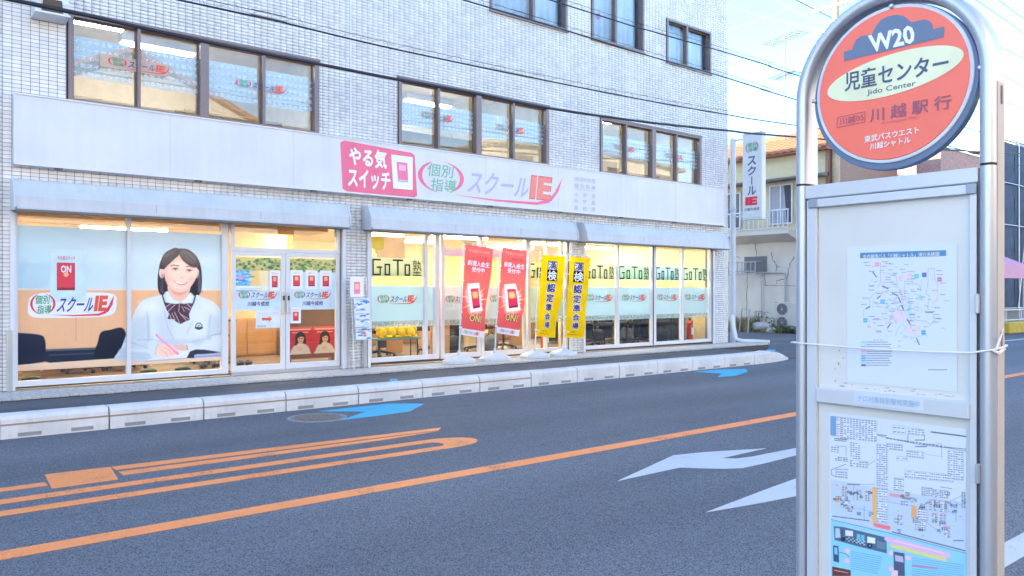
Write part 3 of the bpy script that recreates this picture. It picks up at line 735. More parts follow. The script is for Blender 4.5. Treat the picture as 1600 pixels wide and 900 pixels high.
# floor, walls, ceiling of the ground floor
q = MB(); q.box(1.3, 16.1, YF+.22, 18.2, .2, .30); q.build('shop_floor', floor_in, B)
q = MB(); q.box(1.3, 16.1, YF+.225, 18.2, 2.72, 2.80); q.build('shop_ceiling', ceil_in, B)
q = MB(); q.box(1.2, 16.1, 18.2, 18.3, .2, 3.02); q.box(1.2, 1.3, YF+.22, 18.2, .2, 3.02); q.box(16.02, 16.12, YF+.22, 18.2, .2, 3.02)
q.box(6.02, 6.46, YF+.22, YF+.32, .2, 2.72); q.box(6.10, 6.22, YF+2.4, 18.2, .3, 2.72); q.box(11.0, 11.42, YF+.22, YF+.30, .2, 2.72)
q.build('shop_inner_wall', cream_w, B)
for a, b, y in ((1.6, 2.2, .8), (2.3, 3.9, .9), (2.7, 4.1, 1.8), (4.3, 5.8, 1.2), (4.6, 5.9, 2.8), (6.9, 8.1, 1.1), (7.3, 8.7, 2.6), (8.4, 9.7, .9), (9.2, 10.6, 2.2), (10.0, 10.9, 1.0),
                (11.9, 12.9, 1.0), (12.2, 13.5, 2.8), (13.6, 14.6, 1.4), (14.3, 15.6, 3.2), (9.0, 10.5, 4.0), (3.0, 4.5, 4.2), (12.5, 14.0, 4.6)):
    q = MB(); q.box(a, b, YF+y-.12, YF+y+.12, 2.66, 2.72, alu); q.box(a+.03, b-.03, YF+y-.09, YF+y-.05, 2.62, 2.66, lamp_e); q.box(a+.03, b-.03, YF+y+.05, YF+y+.09, 2.62, 2.66, lamp_e)
    q.build('ceiling_light', None, B)
q = MB()
for k in range(7): q.bbox(1.5, 6.0, YF+.5+k*.12, YF+.53+k*.12, 2.45, 2.62, .004)
for k in range(4): q.bbox(6.9+k*.02, 7.45, YF+.45+k*.1, YF+.47+k*.1, 2.05+.1*k, 2.45, .004)
q.build('ceiling_louvre', wood_m, B)
# bay 1: two fixed panes, then the double door with transom
W1 = window('shop_window', (1.48, 2.815, 4.165), .28, 2.56, alu, glass, YG, fw=.07, mull=[.035, .05, .09], yf=YF+.03, depth=.09)
T1 = window('transom_window', (4.21, 5.975), 2.09, 2.56, alu, glass, YG, fw=.055, yf=YF+.03, depth=.09)
q = MB(); q.box(4.21, 5.98, YF+.02, YF+.13, .24, .285); q.build('door_sill', steel, B)
def door(x0, x1, z0=.29, z1=2.085, ph=None, handle=None):
    d = MB(); e = .065
    d.box(x0, x0+e, YF+.035, YF+.075, z0, z1); d.box(x1-e, x1, YF+.035, YF+.075, z0, z1); d.box(x0+e, x1-e, YF+.035, YF+.075, z0, z0+.09); d.box(x0+e, x1-e, YF+.035, YF+.075, z1-e, z1)
    D = d.build('glass_door', alu, B); p = MB(); p.box(x0+e, x1-e, YF+.055, YF+.061, z0+.09, z1-e); p.build('pane', glass, D)
    if handle: 
        h = MB(); hx = handle
        h.bbox(hx-.022, hx+.022, YF+.010, YF+.032, 1.13, 1.47, .008); h.box(hx-.01, hx+.01, YF+.03, YF+.036, 1.2, 1.4); h.build('handle', steel, D)
        h = MB(); h.box(hx-.016, hx+.016, YF+.006, YF+.012, 1.35, 1.42); h.build('push_plate', M('dark_lock', lrgb=(.03, .025, .02)), D)
    return D
D1 = door(4.215, 5.045, handle=5.012); D2 = door(5.055, 5.97, handle=5.09)
# the posts between bays
q = MB(); q.box(5.972, 5.988, YF+.02, YF+.13, .285, 2.56); q.build('door_post', brown_f, B)
# bay 2: fixed pane, narrow pane, two sliding doors with transoms, fixed panes
W2 = window('shop_window', (6.50, 7.63, 7.90), .30, 2.56, alu, glass, YG, fw=.075, mull=[.05, .055, .08], yf=YF+.03, depth=.09)
T2 = window('transom_window', (7.94, 8.84, 9.96), 2.20, 2.56, alu, glass, YG, fw=.05, yf=YF+.03, depth=.09, mull=[.05, .06, .05])
D3 = door(7.95, 8.82, z0=.29, z1=2.19); D4 = door(8.84, 9.92, z0=.29, z1=2.19)
W2b = window('shop_window', (9.96, 10.45, 11.02), .30, 2.56, alu, glass, YG, fw=.07, mull=[.07, .04, .05], yf=YF+.03, depth=.09)
W3 = window('shop_window', (11.46, 12.50, 13.66, 14.665, 15.74), .29, 2.56, alu, glass, YG, fw=.07, mull=[.05, .06, .13, .06, .05], yf=YF+.03, depth=.09)
q = MB(); q.box(13.61, 13.625, YF+.015, YF+.03, .30, 2.5); q.build('dark_seal', black, W3)

def bands(W, l, r, goto=None, zt=1.585, lw=None):
    q = MB(); q.box(l, r, YG+.010, YG+.012, .98, 1.58); q.build('cyan_film', film_c, W)
    q = MB(); q.text('やる気スイッチやる', Fi, l+.02, .905, r-l-.04, .06, M('grey_lettering', (120, 140, 150), .5), .01, 0, 0); q.rectf(l, r, .88, .978, Fi, film_p, -.01); q.build('pattern_strip', None, W)
    if r-l > .6: q = MB(); ww = min(.78, r-l-.16); logo(q, Fi, (l+r)/2-ww/2, 1.285, ww, .15, .002); q.build('logo_sticker', None, W)
def goto(W, l, r, pm_, z0=1.755, z1=2.035):
    q = MB(); q.box(l, r, YG+.012, YG+.014, z0-.005, z1+.02, pm_); 
    f = face(YG-.002); w_ = r-l; h = z1-z0; t = .028
    def bar(xa, za, xb, zb): q.flat([(xa, za), (xb, za), (xb, zb), (xa, zb)], f, ink, 0)
    def X(k): return l+w_*k
    # G
    bar(X(.02), z0, X(.02)+t, z1); bar(X(.02)+t, z1-t, X(.18), z1); bar(X(.02)+t, z0, X(.18), z0+t); bar(X(.18)-t*.9, z0+t, X(.18), z0+h*.45); bar(X(.10), z0+h*.45, X(.20), z0+h*.45+t)
    for a in (.25, .64):
        b = a+.11; zt = z0+h*.72; bar(X(a), z0, X(a)+t, zt); bar(X(b)-t, z0, X(b), zt); bar(X(a)+t, z0, X(b)-t, z0+t); bar(X(a)+t, zt-t, X(b)-t, zt)
    bar(X(.41), z1-t, X(.61), z1); bar(X(.51)-t/2, z0, X(.51)+t/2, z1-t)
    q.text('塾', f, X(.80), z0, w_*.18, h, ink, .0, 0, 0); q.build('lettered_sheet', None, W)
bands(W2, 6.56, 7.60); bands(W2, 7.66, 7.86); goto(W2, 6.57, 7.58, paper_y)
q = MB(); q.lathe((6.69, YG-.014, 2.30), [(.125, .0), (.125, .008)], 28, axis='y', smooth=False); q.build('round_sticker', M('gold_sticker', (238, 205, 60), .4), W2)
for DD, l, r in ((D3, 8.02, 8.75), (D4, 8.91, 9.85)):
    q = MB(); q.box(l, r, YF+.064, YF+.066, .98, 1.58, film_c); q.build('cyan_film', None, DD)
    q = MB(); q.rectf(l, r, .88, .978, face(YF+.066), film_p, 0); q.text('やる気スイッチやる', face(YF+.052), l+.02, .905, r-l-.04, .06, MATS['grey_lettering'], .01, 0, 0); q.build('pattern_strip', None, DD)
    q = MB(); logo(q, face(YF+.050), (l+r)/2-.33, 1.285, .66, .14, .002); q.build('logo_sticker', None, DD)
bands(W2b, 10.03, 10.42); bands(W2b, 10.48, 10.96); goto(W2b, 10.0, 10.95, paper_y)
for (l, r), pp in zip(((11.52, 12.46), (12.54, 13.59), (13.74, 14.62), (14.71, 15.67)), (paper_y, paper_g, paper_b, paper_g)):
    bands(W3, l, r); goto(W3, l+.02, r-.02, pp)

# ------------------------------------------------------------------ printed window film with the student
def uvz(Y, u0, v0, k):
    def f(X, Z):
        u, v = project(X, Y, Z); return (u-u0)*k, (v-v0)*k
    return f
SK, SKs, SKd = (250, 214, 200), (240, 190, 175), (214, 150, 136)
HR, HR2 = (40, 35, 46), (92, 86, 104)
SWT, SWs, SWd = (212, 228, 240), (178, 200, 224), (140, 165, 200)
def student(P):
    # background: pale wall, oak board, desk edge
    top = np.clip((P.V+80)/430, 0, 1)[:, None]
    P.C[:] = np.array((176, 212, 238))*(1-top)+np.array((205, 228, 240))*top
    lf = np.clip((40-P.U)/700, 0, 1)[:, None]; P.C[:] = P.C*(1-lf*.5)+np.array((150, 208, 238))*lf*.5
    P.poly([(-800, 352), (900, 356), (900, 900), (-800, 900)], (232, 186, 146))
    P.poly([(-800, 346), (900, 350), (900, 360), (-800, 357)], (226, 226, 224), .8)
    for k in range(-700, 900, 60): P.line([(k, 365), (k+2, 900)], 2, (216, 166, 126), .35)
    P.line([(-262, 362), (-262, 700)], 4, (190, 130, 96), .8)
    P.poly([(-800, 740), (-300, 748), (-60, 738), (120, 700), (120, 760), (-800, 790)], (205, 150, 118), .6, soft=20)
    P.poly([(-800, 640), (-700, 640), (-510, 655), (-470, 690), (-462, 770), (-440, 830), (-800, 850)], (30, 36, 58), 1, True)
    P.poly([(-470, 755), (20, 735), (60, 810), (-420, 850), (-480, 830)], (34, 40, 60))
    P.line([(-460, 762), (0, 745)], 7, (96, 110, 130)); P.line([(-440, 792), (20, 772)], 6, (70, 80, 100))
    P.poly([(-115, 700), (-95, 640), (-40, 624), (60, 620), (70, 800), (-130, 810)], (26, 30, 46), 1, True)
    P.poly([(-800, 870), (-300, 835), (0, 815), (900, 785), (900, 1200), (-800, 1200)], (232, 204, 176))
    P.line([(-800, 872), (-300, 837), (0, 817), (900, 787)], 4, (246, 226, 204))
    P.poly([(-800, 905), (-300, 880), (300, 868), (900, 842), (900, 1300), (-800, 1300)], (206, 172, 142), .6, soft=30)
    # hair behind
    P.poly([(292, 215), (300, 175), (322, 128), (355, 95), (400, 74), (430, 80), (445, 79), (485, 84), (525, 110), (555, 150), (572, 195), (580, 260), (579, 330), (568, 380), (543, 400), (500, 385), (350, 365), (325, 387), (300, 382), (286, 345), (284, 280)], HR, 1, True)
    P.poly([(520, 200), (548, 190), (568, 260), (566, 350), (545, 388), (520, 370), (505, 320)], (30, 27, 40), .9, True, soft=8)
    # neck
    P.poly([(360, 320), (495, 320), (490, 385), (470, 425), (435, 432), (395, 418), (362, 380)], SKs, 1, True)
    P.poly([(372, 338), (430, 372), (490, 335), (478, 372), (430, 392), (385, 375)], SKd, .75, True, soft=14)
    # jumper
    P.poly([(315, 392), (250, 402), (190, 424), (150, 465), (125, 515), (105, 575), (75, 650), (42, 740), (14, 780), (10, 822), (225, 832), (480, 815), (745, 792), (800, 700), (765, 590), (738, 545), (700, 480), (650, 430), (580, 403), (540, 392), (500, 470), (435, 560), (380, 520), (335, 440)], SWT, 1, True)
    for p, w_, a in (([(212, 500), (222, 570), (220, 640), (224, 690)], 12, .7), ([(640, 520), (630, 600), (622, 670), (700, 640)], 10, .5), ([(150, 690), (215, 690), (250, 684)], 10, .6), ([(225, 690), (240, 740), (262, 780)], 9, .5),
                     ([(640, 660), (700, 650), (738, 640)], 9, .75), ([(480, 715), (560, 690), (640, 680)], 9, .5), ([(330, 500), (350, 600), (390, 690)], 16, .3), ([(520, 560), (480, 650)], 14, .25), ([(60, 700), (140, 720), (215, 745)], 8, .5), ([(30, 770), (120, 780), (215, 790)], 8, .5), ([(20, 800), (120, 806), (220, 812)], 8, .5)):
        P.line(p, w_, SWd, a*.45); P.line(p, w_*.35, SWd, a)
    P.poly([(40, 745), (110, 765), (225, 780), (225, 832), (12, 822), (14, 785)], SWs, .7, True, soft=10)
    P.poly([(210, 560), (228, 560), (235, 690), (214, 680)], SWs, .8, True, soft=10)
    P.poly([(618, 560), (640, 545), (636, 680), (612, 672)], SWs, .6, True, soft=12)
    for pl, c, a, s_ in (([(110, 560), (215, 520), (222, 700), (90, 700)], SWs, .55, 50), ([(640, 520), (720, 540), (745, 660), (640, 650)], SWs, .5, 45), ([(335, 470), (400, 560), (380, 700), (300, 690), (280, 560)], SWs, .45, 60),
                         ([(520, 500), (600, 480), (620, 640), (540, 680)], (228, 240, 248), .6, 60), ([(160, 440), (280, 415), (290, 500), (180, 520)], (230, 241, 249), .7, 50), ([(560, 420), (640, 450), (680, 520), (600, 500)], (230, 241, 249), .6, 40),
                         ([(225, 690), (500, 690), (640, 665), (650, 700), (480, 735), (230, 720)], SWs, .6, 25), ([(600, 690), (740, 670), (745, 740), (560, 745)], (226, 238, 247), .6, 30), ([(110, 700), (220, 710), (225, 750), (60, 745)], SWs, .5, 25)): P.poly(pl, c, a, soft=s_)
    # shirt, v-neck edge
    P.poly([(352, 362), (320, 400), (335, 450), (380, 470), (435, 520), (490, 470), (535, 430), (530, 400), (500, 372), (480, 405), (437, 436), (392, 418), (365, 388)], (190, 215, 245), 1, True)
    P.poly([(352, 366), (335, 402), (350, 440), (418, 446), (440, 436), (392, 420)], (222, 236, 250), 1)
    P.poly([(500, 376), (522, 400), (508, 440), (462, 446), (440, 436), (482, 404)], (228, 240, 252), 1)
    P.line([(316, 392), (332, 445), (350, 490), (380, 530)], 9, (44, 46, 70)); P.line([(536, 398), (525, 440), (505, 480), (490, 515)], 9, (44, 46, 70))
    # striped bow
    P.poly([(333, 438), (372, 446), (405, 450), (420, 470), (408, 500), (360, 512), (344, 480)], (86, 48, 66), 1)
    P.poly([(455, 450), (490, 444), (520, 446), (506, 480), (492, 512), (455, 500), (446, 470)], (92, 54, 72), 1)
    P.poly([(405, 452), (450, 448), (466, 470), (458, 500), (415, 504), (400, 480)], (70, 40, 58), 1, True)
    P.poly([(410, 500), (364, 505), (350, 550), (392, 552), (405, 566), (435, 585), (468, 568), (500, 556), (492, 508), (460, 500)], (80, 44, 62), 1)
    for p in ([(340, 470), (372, 448)], [(352, 500), (400, 455)], [(480, 446), (508, 476)], [(462, 470), (500, 490)], [(380, 512), (400, 556)], [(398, 506), (432, 580)], [(440, 520), (495, 552)], [(430, 508), (478, 562)], [(430, 450), (425, 500)], [(446, 466), (462, 498)], [(365, 520), (376, 551)]):
        P.line(p, 4.5, (205, 205, 222), .9)
    # school crest: a plain round badge
    P.ell(560, 598, 24, 24, (52, 66, 84)); P.ell(560, 597, 18, 17, (212, 226, 236)); P.poly([(532, 604), (588, 604), (586, 614), (560, 623), (534, 614)], (52, 66, 84)); P.line([(550, 604), (560, 590), (570, 600)], 4, (80, 96, 116))
    # ears and face
    P.ell(312, 240, 18, 38, SK); P.ell(313, 244, 9, 22, SKs, .8, soft=6); P.ell(549, 242, 13, 34, SKs)
    P.poly([(425, 120), (385, 150), (345, 190), (330, 215), (331, 262), (342, 300), (360, 334), (390, 360), (425, 370), (462, 366), (500, 340), (528, 300), (545, 262), (549, 215), (530, 180), (480, 150), (440, 120)], SK, 1, True)
    P.poly([(331, 262), (342, 300), (360, 334), (390, 360), (425, 370), (462, 366), (500, 340), (528, 300), (543, 262), (515, 300), (470, 345), (425, 352), (385, 342), (352, 300)], SKs, .7, True, soft=12)
    P.ell(365, 285, 26, 20, (246, 186, 170), .55, soft=18); P.ell(512, 285, 22, 20, (246, 182, 168), .55, soft=18); P.ell(430, 190, 50, 34, (255, 224, 208), .6, soft=30); P.ell(425, 250, 10, 30, (255, 224, 210), .6, soft=10)
    P.poly([(336, 220), (350, 200), (352, 300), (372, 342), (350, 322), (334, 270)], (232, 170, 152), .5, True, soft=16)
    P.poly([(380, 150), (430, 128), (500, 172), (540, 205), (530, 214), (480, 186), (430, 160), (385, 178), (345, 208), (340, 200)], (222, 165, 150), .6, True, soft=14)
    # fringe
    P.poly([(430, 82), (427, 122), (400, 146), (372, 172), (345, 196), (326, 216), (300, 212), (300, 180), (325, 120), (370, 86)], HR, 1, True)
    P.poly([(428, 82), (430, 122), (455, 160), (492, 190), (520, 200), (545, 206), (560, 222), (570, 196), (550, 140), (510, 98), (465, 80)], HR, 1, True)
    for p in ([(410, 84), (375, 130), (335, 190)], [(395, 88), (350, 130), (315, 190)], [(450, 90), (490, 150), (530, 190)], [(470, 92), (520, 140), (555, 195)], [(440, 88), (450, 130), (490, 175)], [(292, 260), (296, 320), (310, 370)], [(560, 240), (570, 310), (556, 370)]):
        P.line(p, 5, HR2, .55)
    P.poly([(430, 96), (500, 108), (545, 160), (520, 178), (470, 150), (436, 120)], (120, 112, 132), .3, True, soft=20)
    # brows, eyes
    P.line([(372, 196), (392, 188), (425, 194)], 6, (96, 72, 74), .85); P.line([(474, 200), (500, 197), (528, 206)], 6, (96, 72, 74), .85)
    for ex, ey, k in ((402, 216, 1), (495, 226, .95)):
        P.poly([(ex-20, ey+2), (ex-9, ey-4), (ex+5, ey-5), (ex+19, ey+1), (ex+9, ey+5), (ex-8, ey+5)], (238, 222, 220), .8, True); P.ell(ex, ey-12, 24, 8, (224, 168, 156), .45, soft=8)
        P.ell(ex+1, ey, 8.5, 6, (52, 36, 40)); P.line([(ex-22, ey+3), (ex-10, ey-5), (ex+6, ey-6), (ex+21, ey+1)], 4, (66, 46, 50), .9)
        P.line([(ex-16, ey+11), (ex+2, ey+13), (ex+16, ey+9)], 3, SKd, .5); P.ell(ex+3, ey-2, 1.8, 1.6, (250, 250, 250), .8)
    # nose
    P.line([(432, 262), (440, 272), (452, 274), (464, 268)], 4.5, (196, 116, 104), .6); P.ell(449, 262, 14, 9, (255, 226, 212), .6, soft=7); P.line([(447, 215), (444, 245)], 6, SKs, .35)
    # smile
    P.poly([(393, 295), (412, 299), (440, 301), (468, 302), (485, 304), (472, 317), (448, 323), (422, 319), (404, 308)], (202, 104, 104), 1, True)
    P.poly([(400, 299), (440, 303), (479, 306), (464, 313), (440, 316), (415, 311)], (248, 244, 242), 1, True)
    P.line([(388, 292), (394, 297)], 5, SKd, .6); P.line([(486, 304), (492, 299)], 5, SKd, .6); P.line([(415, 334), (460, 334)], 5, SKs, .7)
    # desk things: book, hands, pen
    P.poly([(198, 828), (300, 800), (400, 790), (430, 764), (505, 755), (500, 790), (482, 812), (340, 826), (215, 834)], (224, 232, 246), 1)
    P.line([(205, 832), (340, 824), (480, 812)], 5, (130, 136, 170), .8)
    P.poly([(478, 812), (500, 768), (540, 754), (600, 756), (706, 772), (640, 784), (545, 786), (528, 812)], (44, 46, 66), 1)
    P.poly([(528, 812), (530, 790), (700, 775), (742, 783), (742, 800), (540, 812)], (160, 176, 214), 1); P.line([(530, 794), (740, 784)], 3, (200, 212, 236)); P.line([(532, 803), (740, 793)], 3, (120, 136, 180))
    P.poly([(392, 722), (430, 728), (470, 726), (486, 750), (470, 762), (430, 758), (400, 748)], SKs, 1, True)
    P.poly([(470, 715), (520, 712), (528, 755), (486, 758)], (214, 228, 240), 1, True); P.line([(478, 726), (486, 756)], 5, (60, 70, 80), .7)
    P.poly([(228, 700), (292, 704), (300, 716), (275, 740), (270, 790), (238, 800)], (214, 228, 240), 1, True); P.line([(288, 716), (272, 745), (270, 786)], 5, SWd, .7)
    P.poly([(272, 750), (292, 722), (322, 714), (352, 718), (392, 738), (425, 770), (418, 790), (392, 796), (352, 804), (306, 800), (276, 786)], SK, 1, True)
    for p in ([(330, 740), (362, 762), (380, 790)], [(310, 758), (340, 780), (352, 800)], [(352, 726), (385, 750), (408, 776)]): P.line(p, 4, SKd, .75)
    P.line([(276, 656), (420, 784)], 13, (240, 130, 186)); P.line([(283, 659), (400, 762)], 4, (255, 205, 232), .9); P.line([(440, 700), (468, 728)], 4, (226, 214, 236))
    P.ell(400, 775, 14, 10, (248, 160, 190), .5, soft=10)
    rs = np.random.default_rng(3)
    for k in range(46):          # strands
        t = rs.random(); side = -1 if t < .5 else 1
        if side < 0: x0, x1, x2 = 425-rs.random()*60, 345-rs.random()*40, 296+rs.random()*40
        else: x0, x1, x2 = 440+rs.random()*60, 520+rs.random()*35, 548+rs.random()*22
        c = (36, 32, 44) if rs.random() < .5 else (120, 114, 134)
        P.line([(x0, 84+rs.random()*10), (x1, 120+rs.random()*40)], 2.2, c, .35)
        xa = 290+rs.random()*38 if side < 0 else 548+rs.random()*26
        P.line([(xa, 240+rs.random()*30), (xa+rs.uniform(-5, 8), 330), (xa+rs.uniform(-4, 14), 376)], 2.2, c, .35)
    n = (np.sin(P.U*.043+1.3*np.sin(P.V*.031))*np.sin(P.V*.037+.7*np.sin(P.U*.05))+.5*np.sin(P.U*.13+P.V*.07)*np.sin(P.V*.17-P.U*.05))
    P.C *= (1+.005*n+.006*rs.standard_normal(len(n)))[:, None]
    P.C[:] = P.C*.93+np.array((206, 222, 236))*.07
uvs = uvz(YG-.006, 180, 370, 4.284)
for l, r, nx, nz in ((1.515, 2.79, 190, 250), (2.84, 4.12, 270, 340)):
    sheet('printed_film', W1, face(YG-.006), l, r, .475, 2.325, nx, nz, uvs, student, (200, 220, 240), 4 if l > 2 else 5, printt, label='window film printed with a smiling student writing at a desk')
q = MB(); logo(q, Fi, 1.66, 1.185, .98, .27, .006, back=C_wht); q.build('logo_sticker', None, W1)
q = MB(); q.rectf(1.88, 2.30, 1.35, 2.03, Fi, M('pale_card', (205, 228, 240), .4), .004)
q.rectf(1.955, 2.165, 1.50, 1.86, Fi, M('dark_red_ink', (150, 30, 50), .4), .006); q.rectf(1.96, 2.16, 1.535, 1.855, Fi, C_red, .007)
q.text('ON', Fi, 2.0, 1.73, .12, .095, C_wht, .03, 0, .009);
q.lathe((2.06, YG-.0125, 1.705), [(.03, -.001), (.03, 0)], 16, M('glow_orange_ink', (252, 180, 130), .4), False, 'y')
q.text('やる気スイッチ', Fi, 1.96, 1.895, .21, .055, C_red, .015, 0, .007); q.build('switch_poster', None, W1)

# door films
def dleaf(P):      # coordinates of the door close-up
    P.C[:] = (214, 232, 240)
Zd = lambda Y: uvz(Y, 360, 380, 4.09)
def leafy(P):
    P.C[:] = (196, 190, 130)
    for _ in range(420):
        x, y = random.uniform(0, 700), random.uniform(75, 185)
        if y < 75+28*abs(math.sin(x*.013))+10: continue
        c = random.choice([(58, 104, 62), (84, 136, 78), (122, 168, 98), (40, 82, 56), (150, 184, 120), (96, 140, 110)])
        P.ell(x, y, random.uniform(5, 13), random.uniform(4, 9), c, .85)
def poster_sea(P):
    P.C[:] = (96, 178, 226); P.poly([(130, 160), (245, 160), (245, 300), (150, 300), (120, 240)], (250, 208, 130), 1, True, soft=14); P.poly([(185, 165), (245, 165), (245, 300), (200, 300)], (252, 232, 190), .8, True, soft=16)
    for _ in range(60): x, y = random.uniform(30, 140), random.uniform(180, 265); P.ell(x, y, random.uniform(4, 16), random.uniform(2, 6), random.choice([(40, 120, 200), (150, 220, 245), (230, 245, 250), (60, 150, 215)]), .7)
    P.ell(65, 222, 22, 12, (244, 160, 196)); P.rect(25, 272, 245, 300, (236, 240, 236)); P.line([(60, 292), (200, 292)], 4, (190, 200, 190))
for DD, (l, r), k in ((D1, (4.285, 4.975), 0), (D2, (5.125, 5.90), 1)):
    Yd = YF+.049; fd = face(Yd); ud = Zd(Yd)
    sheet('leaf_film', DD, fd, l, r, 1.79, 2.0, 90, 30, ud, leafy, (200, 200, 140), 5, printt)
    q = MB(); q.rectf(l, r, 1.20, 1.80 if k == 0 else 1.82, face(YF+.052), C_wht if 0 else M('pale_blue_film', (206, 226, 236), .35), 0)
    if k == 1: q.rectf(5.125, 5.31, 1.0, 1.20, face(YF+.052), MATS['pale_blue_film'], 0)
    q.build('white_film', None, DD)
    q = MB()
    lw_ = .60 if k == 0 else .62; lx = (l+r)/2-lw_/2; logo(q, face(YF+.050), lx, 1.375, lw_, .12, .002); q.text('川越今成校', face(YF+.050), lx+.13, 1.265, lw_*.56, .07, C_nvy, .02, 0, .002); q.build('logo_sticker', None, DD)
    q = MB(); fdd = face(YF+.048)
    if k == 0:
        switch_card(q, fdd, 4.80, 1.50, .165, .31, .001); q.build('switch_card', None, DD)
        sheet('seaside_poster', DD, face(YF+.047), l+.0, 4.78, 1.49, 1.80, 70, 45, Zd(YF+.047), poster_sea, (100, 180, 220), 4, printm)
        q = MB(); fn = face(YF+.047); q.rectf(4.585, 4.965, .93, 1.20, fn, M('notice_paper', (222, 232, 238), .5), 0); q.flat([(4.68, 1.045), (4.79, 1.045), (4.79, 1.02), (4.84, 1.065), (4.79, 1.11), (4.79, 1.085), (4.68, 1.085)], fn, C_org, .002)
        q.text('こちらからお入りください', fn, 4.60, 1.135, .34, .035, M('outline_pink', (235, 160, 160), .5), 0, 0, .002); q.text('営業時間', fn, 4.6, .945, .14, .028, C_nvy, 0, 0, .002); q.build('arrow_notice', None, DD)
    else:
        for xx in (5.135, 5.385, 5.63): q = MB(); switch_card(q, fdd, xx, 1.52, .20, .30, .001); q.build('switch_card', None, DD)
        q = MB(); switch_card(q, fdd, 5.14, .99, .165, .25, .001); q.build('switch_card', None, DD)
# posters with two red portraits inside the doorway
def poster_red(P):
    P.C[:] = (206, 50, 64)
    P.rect(0, 0, 100, 12, (226, 96, 96)); P.line([(10, 10), (90, 10)], 4, (250, 220, 220)); P.line([(18, 20), (82, 20)], 3, (246, 210, 210))
    P.poly([(10, 88), (22, 68), (40, 58), (62, 58), (82, 70), (92, 90), (92, 100), (8, 100)], (224, 216, 216), 1, True)
    P.poly([(30, 52), (30, 34), (38, 22), (52, 18), (66, 24), (72, 40), (72, 60), (60, 58), (42, 56), (34, 64), (26, 62)], (40, 30, 36), 1, True)
    P.ell(52, 42, 13, 17, (232, 180, 162)); P.poly([(36, 40), (40, 26), (54, 22), (68, 32), (68, 38), (54, 34)], (40, 30, 36), 1, True)
    P.line([(46, 42), (49, 41)], 2.2, (50, 30, 30)); P.line([(56, 42), (59, 41)], 2.2, (50, 30, 30)); P.line([(49, 52), (56, 52)], 2, (190, 80, 80)); P.ell(48, 78, 10, 7, (236, 188, 170)); P.rect(0, 96, 100, 100, (120, 30, 40))
# ------------------------------------------------------------------ inside things (seen through the clear strips)
PB = thing('poster_board', (5.85, 12.45, .3), 'low brown board behind the right door with two red posters of a student', 'display board')
q = MB(); q.bbox(5.38, 6.30, 12.45, 12.49, .36, 1.26, .005); q.box(5.43, 5.47, 12.42, 12.56, .3, .36); q.box(6.2, 6.24, 12.42, 12.56, .3, .36); q.build('board', dwood_m, PB)
for a in (5.42, 5.86):
    sheet('poster', PB, face(12.445), a, a+.43, .42, .90, 60, 60, lambda X, Z, a=a: ((X-a)/.43*100, (.90-Z)/.48*100), poster_red, (200, 50, 60), 2.5, printm)
def shoe(x, y, rz, label):
    t = thing('black_shoe', (x, y, .3), label, 'shoe', 'black shoes left inside the entrance')
    q = MB(); P_ = [(0, 0, .32), (.03, 0, .335), (.09, 0, .345), (.15, 0, .335), (.22, 0, .325), (.25, 0, .32)]; 
    cr, sr = math.cos(rz), math.sin(rz)
    pts = [(x+a*cr, y+a*sr, z+.012) for a, _, z in P_]
    q.tube(pts, [.022, .040, .042, .046, .044, .018], 10, black); q.build('upper', None, t)
    q = MB(); out = []
    for k in range(16):
        g = 2*math.pi*k/16; a, b = .125+.135*math.cos(g), (.045+.008*math.cos(g))*math.sin(g); out.append((x+a*cr-b*sr, y+a*sr+b*cr, .302))
    q.prism(out, (0, 0, .016), M('shoe_sole', lrgb=(.04, .035, .03))); q.build('sole', None, t)
for u_, l in ((314, 'black shoe under the student picture, first of the four from the left'), (333, 'black shoe under the student picture, second from the left'), (373, 'black shoe behind the left door leaf, left one of its pair'), (386, 'black shoe behind the left door leaf, right one of its pair')):
    shoe(onY(u_, 570, 12.45)[0], 12.45, 1.0, l)
def slipper(x, y, lab):
    q = MB(); q.tube([(x-.11, y, .31), (x-.05, y, .312), (x+.06, y, .32), (x+.11, y, .308)], [.02, .032, .036, .02], 8, M('green_vinyl', lrgb=(.03, .09, .05), rough=.5)); o = q.build('green_slipper', None, None); tag(o, lab, 'slipper', 'green slippers on the entrance floor')
slipper(1.75, 12.35, 'green slipper lying at the far left end of the shopfront floor'); slipper(3.25, 12.4, 'green slipper just right of the mullion below the desk picture'); slipper(3.75, 12.45, 'green slipper to the left of the black shoes')
def desk(x0, x1, y0, y1, h, lab, top=None, panel=True):
    t = thing('study_desk', ((x0+x1)/2, (y0+y1)/2, .3), lab, 'desk', 'study desks behind the shop windows')
    q = MB(); q.bbox(x0, x1, y0, y1, .3+h-.03, .3+h, .005); q.build('desk_top', top or wood_m, t)
    for a in (x0+.03, x1-.06):
        for b in (y0+.04, y1-.07): q = MB(); q.box(a, a+.03, b, b+.03, .3, .3+h-.03); q.build('leg', steel, t)
    if panel: q = MB(); q.box(x0+.07, x1-.07, y1-.03, y1-.015, .34, .3+h-.03); q.build('modesty_panel', top or wood_m, t)
    return t
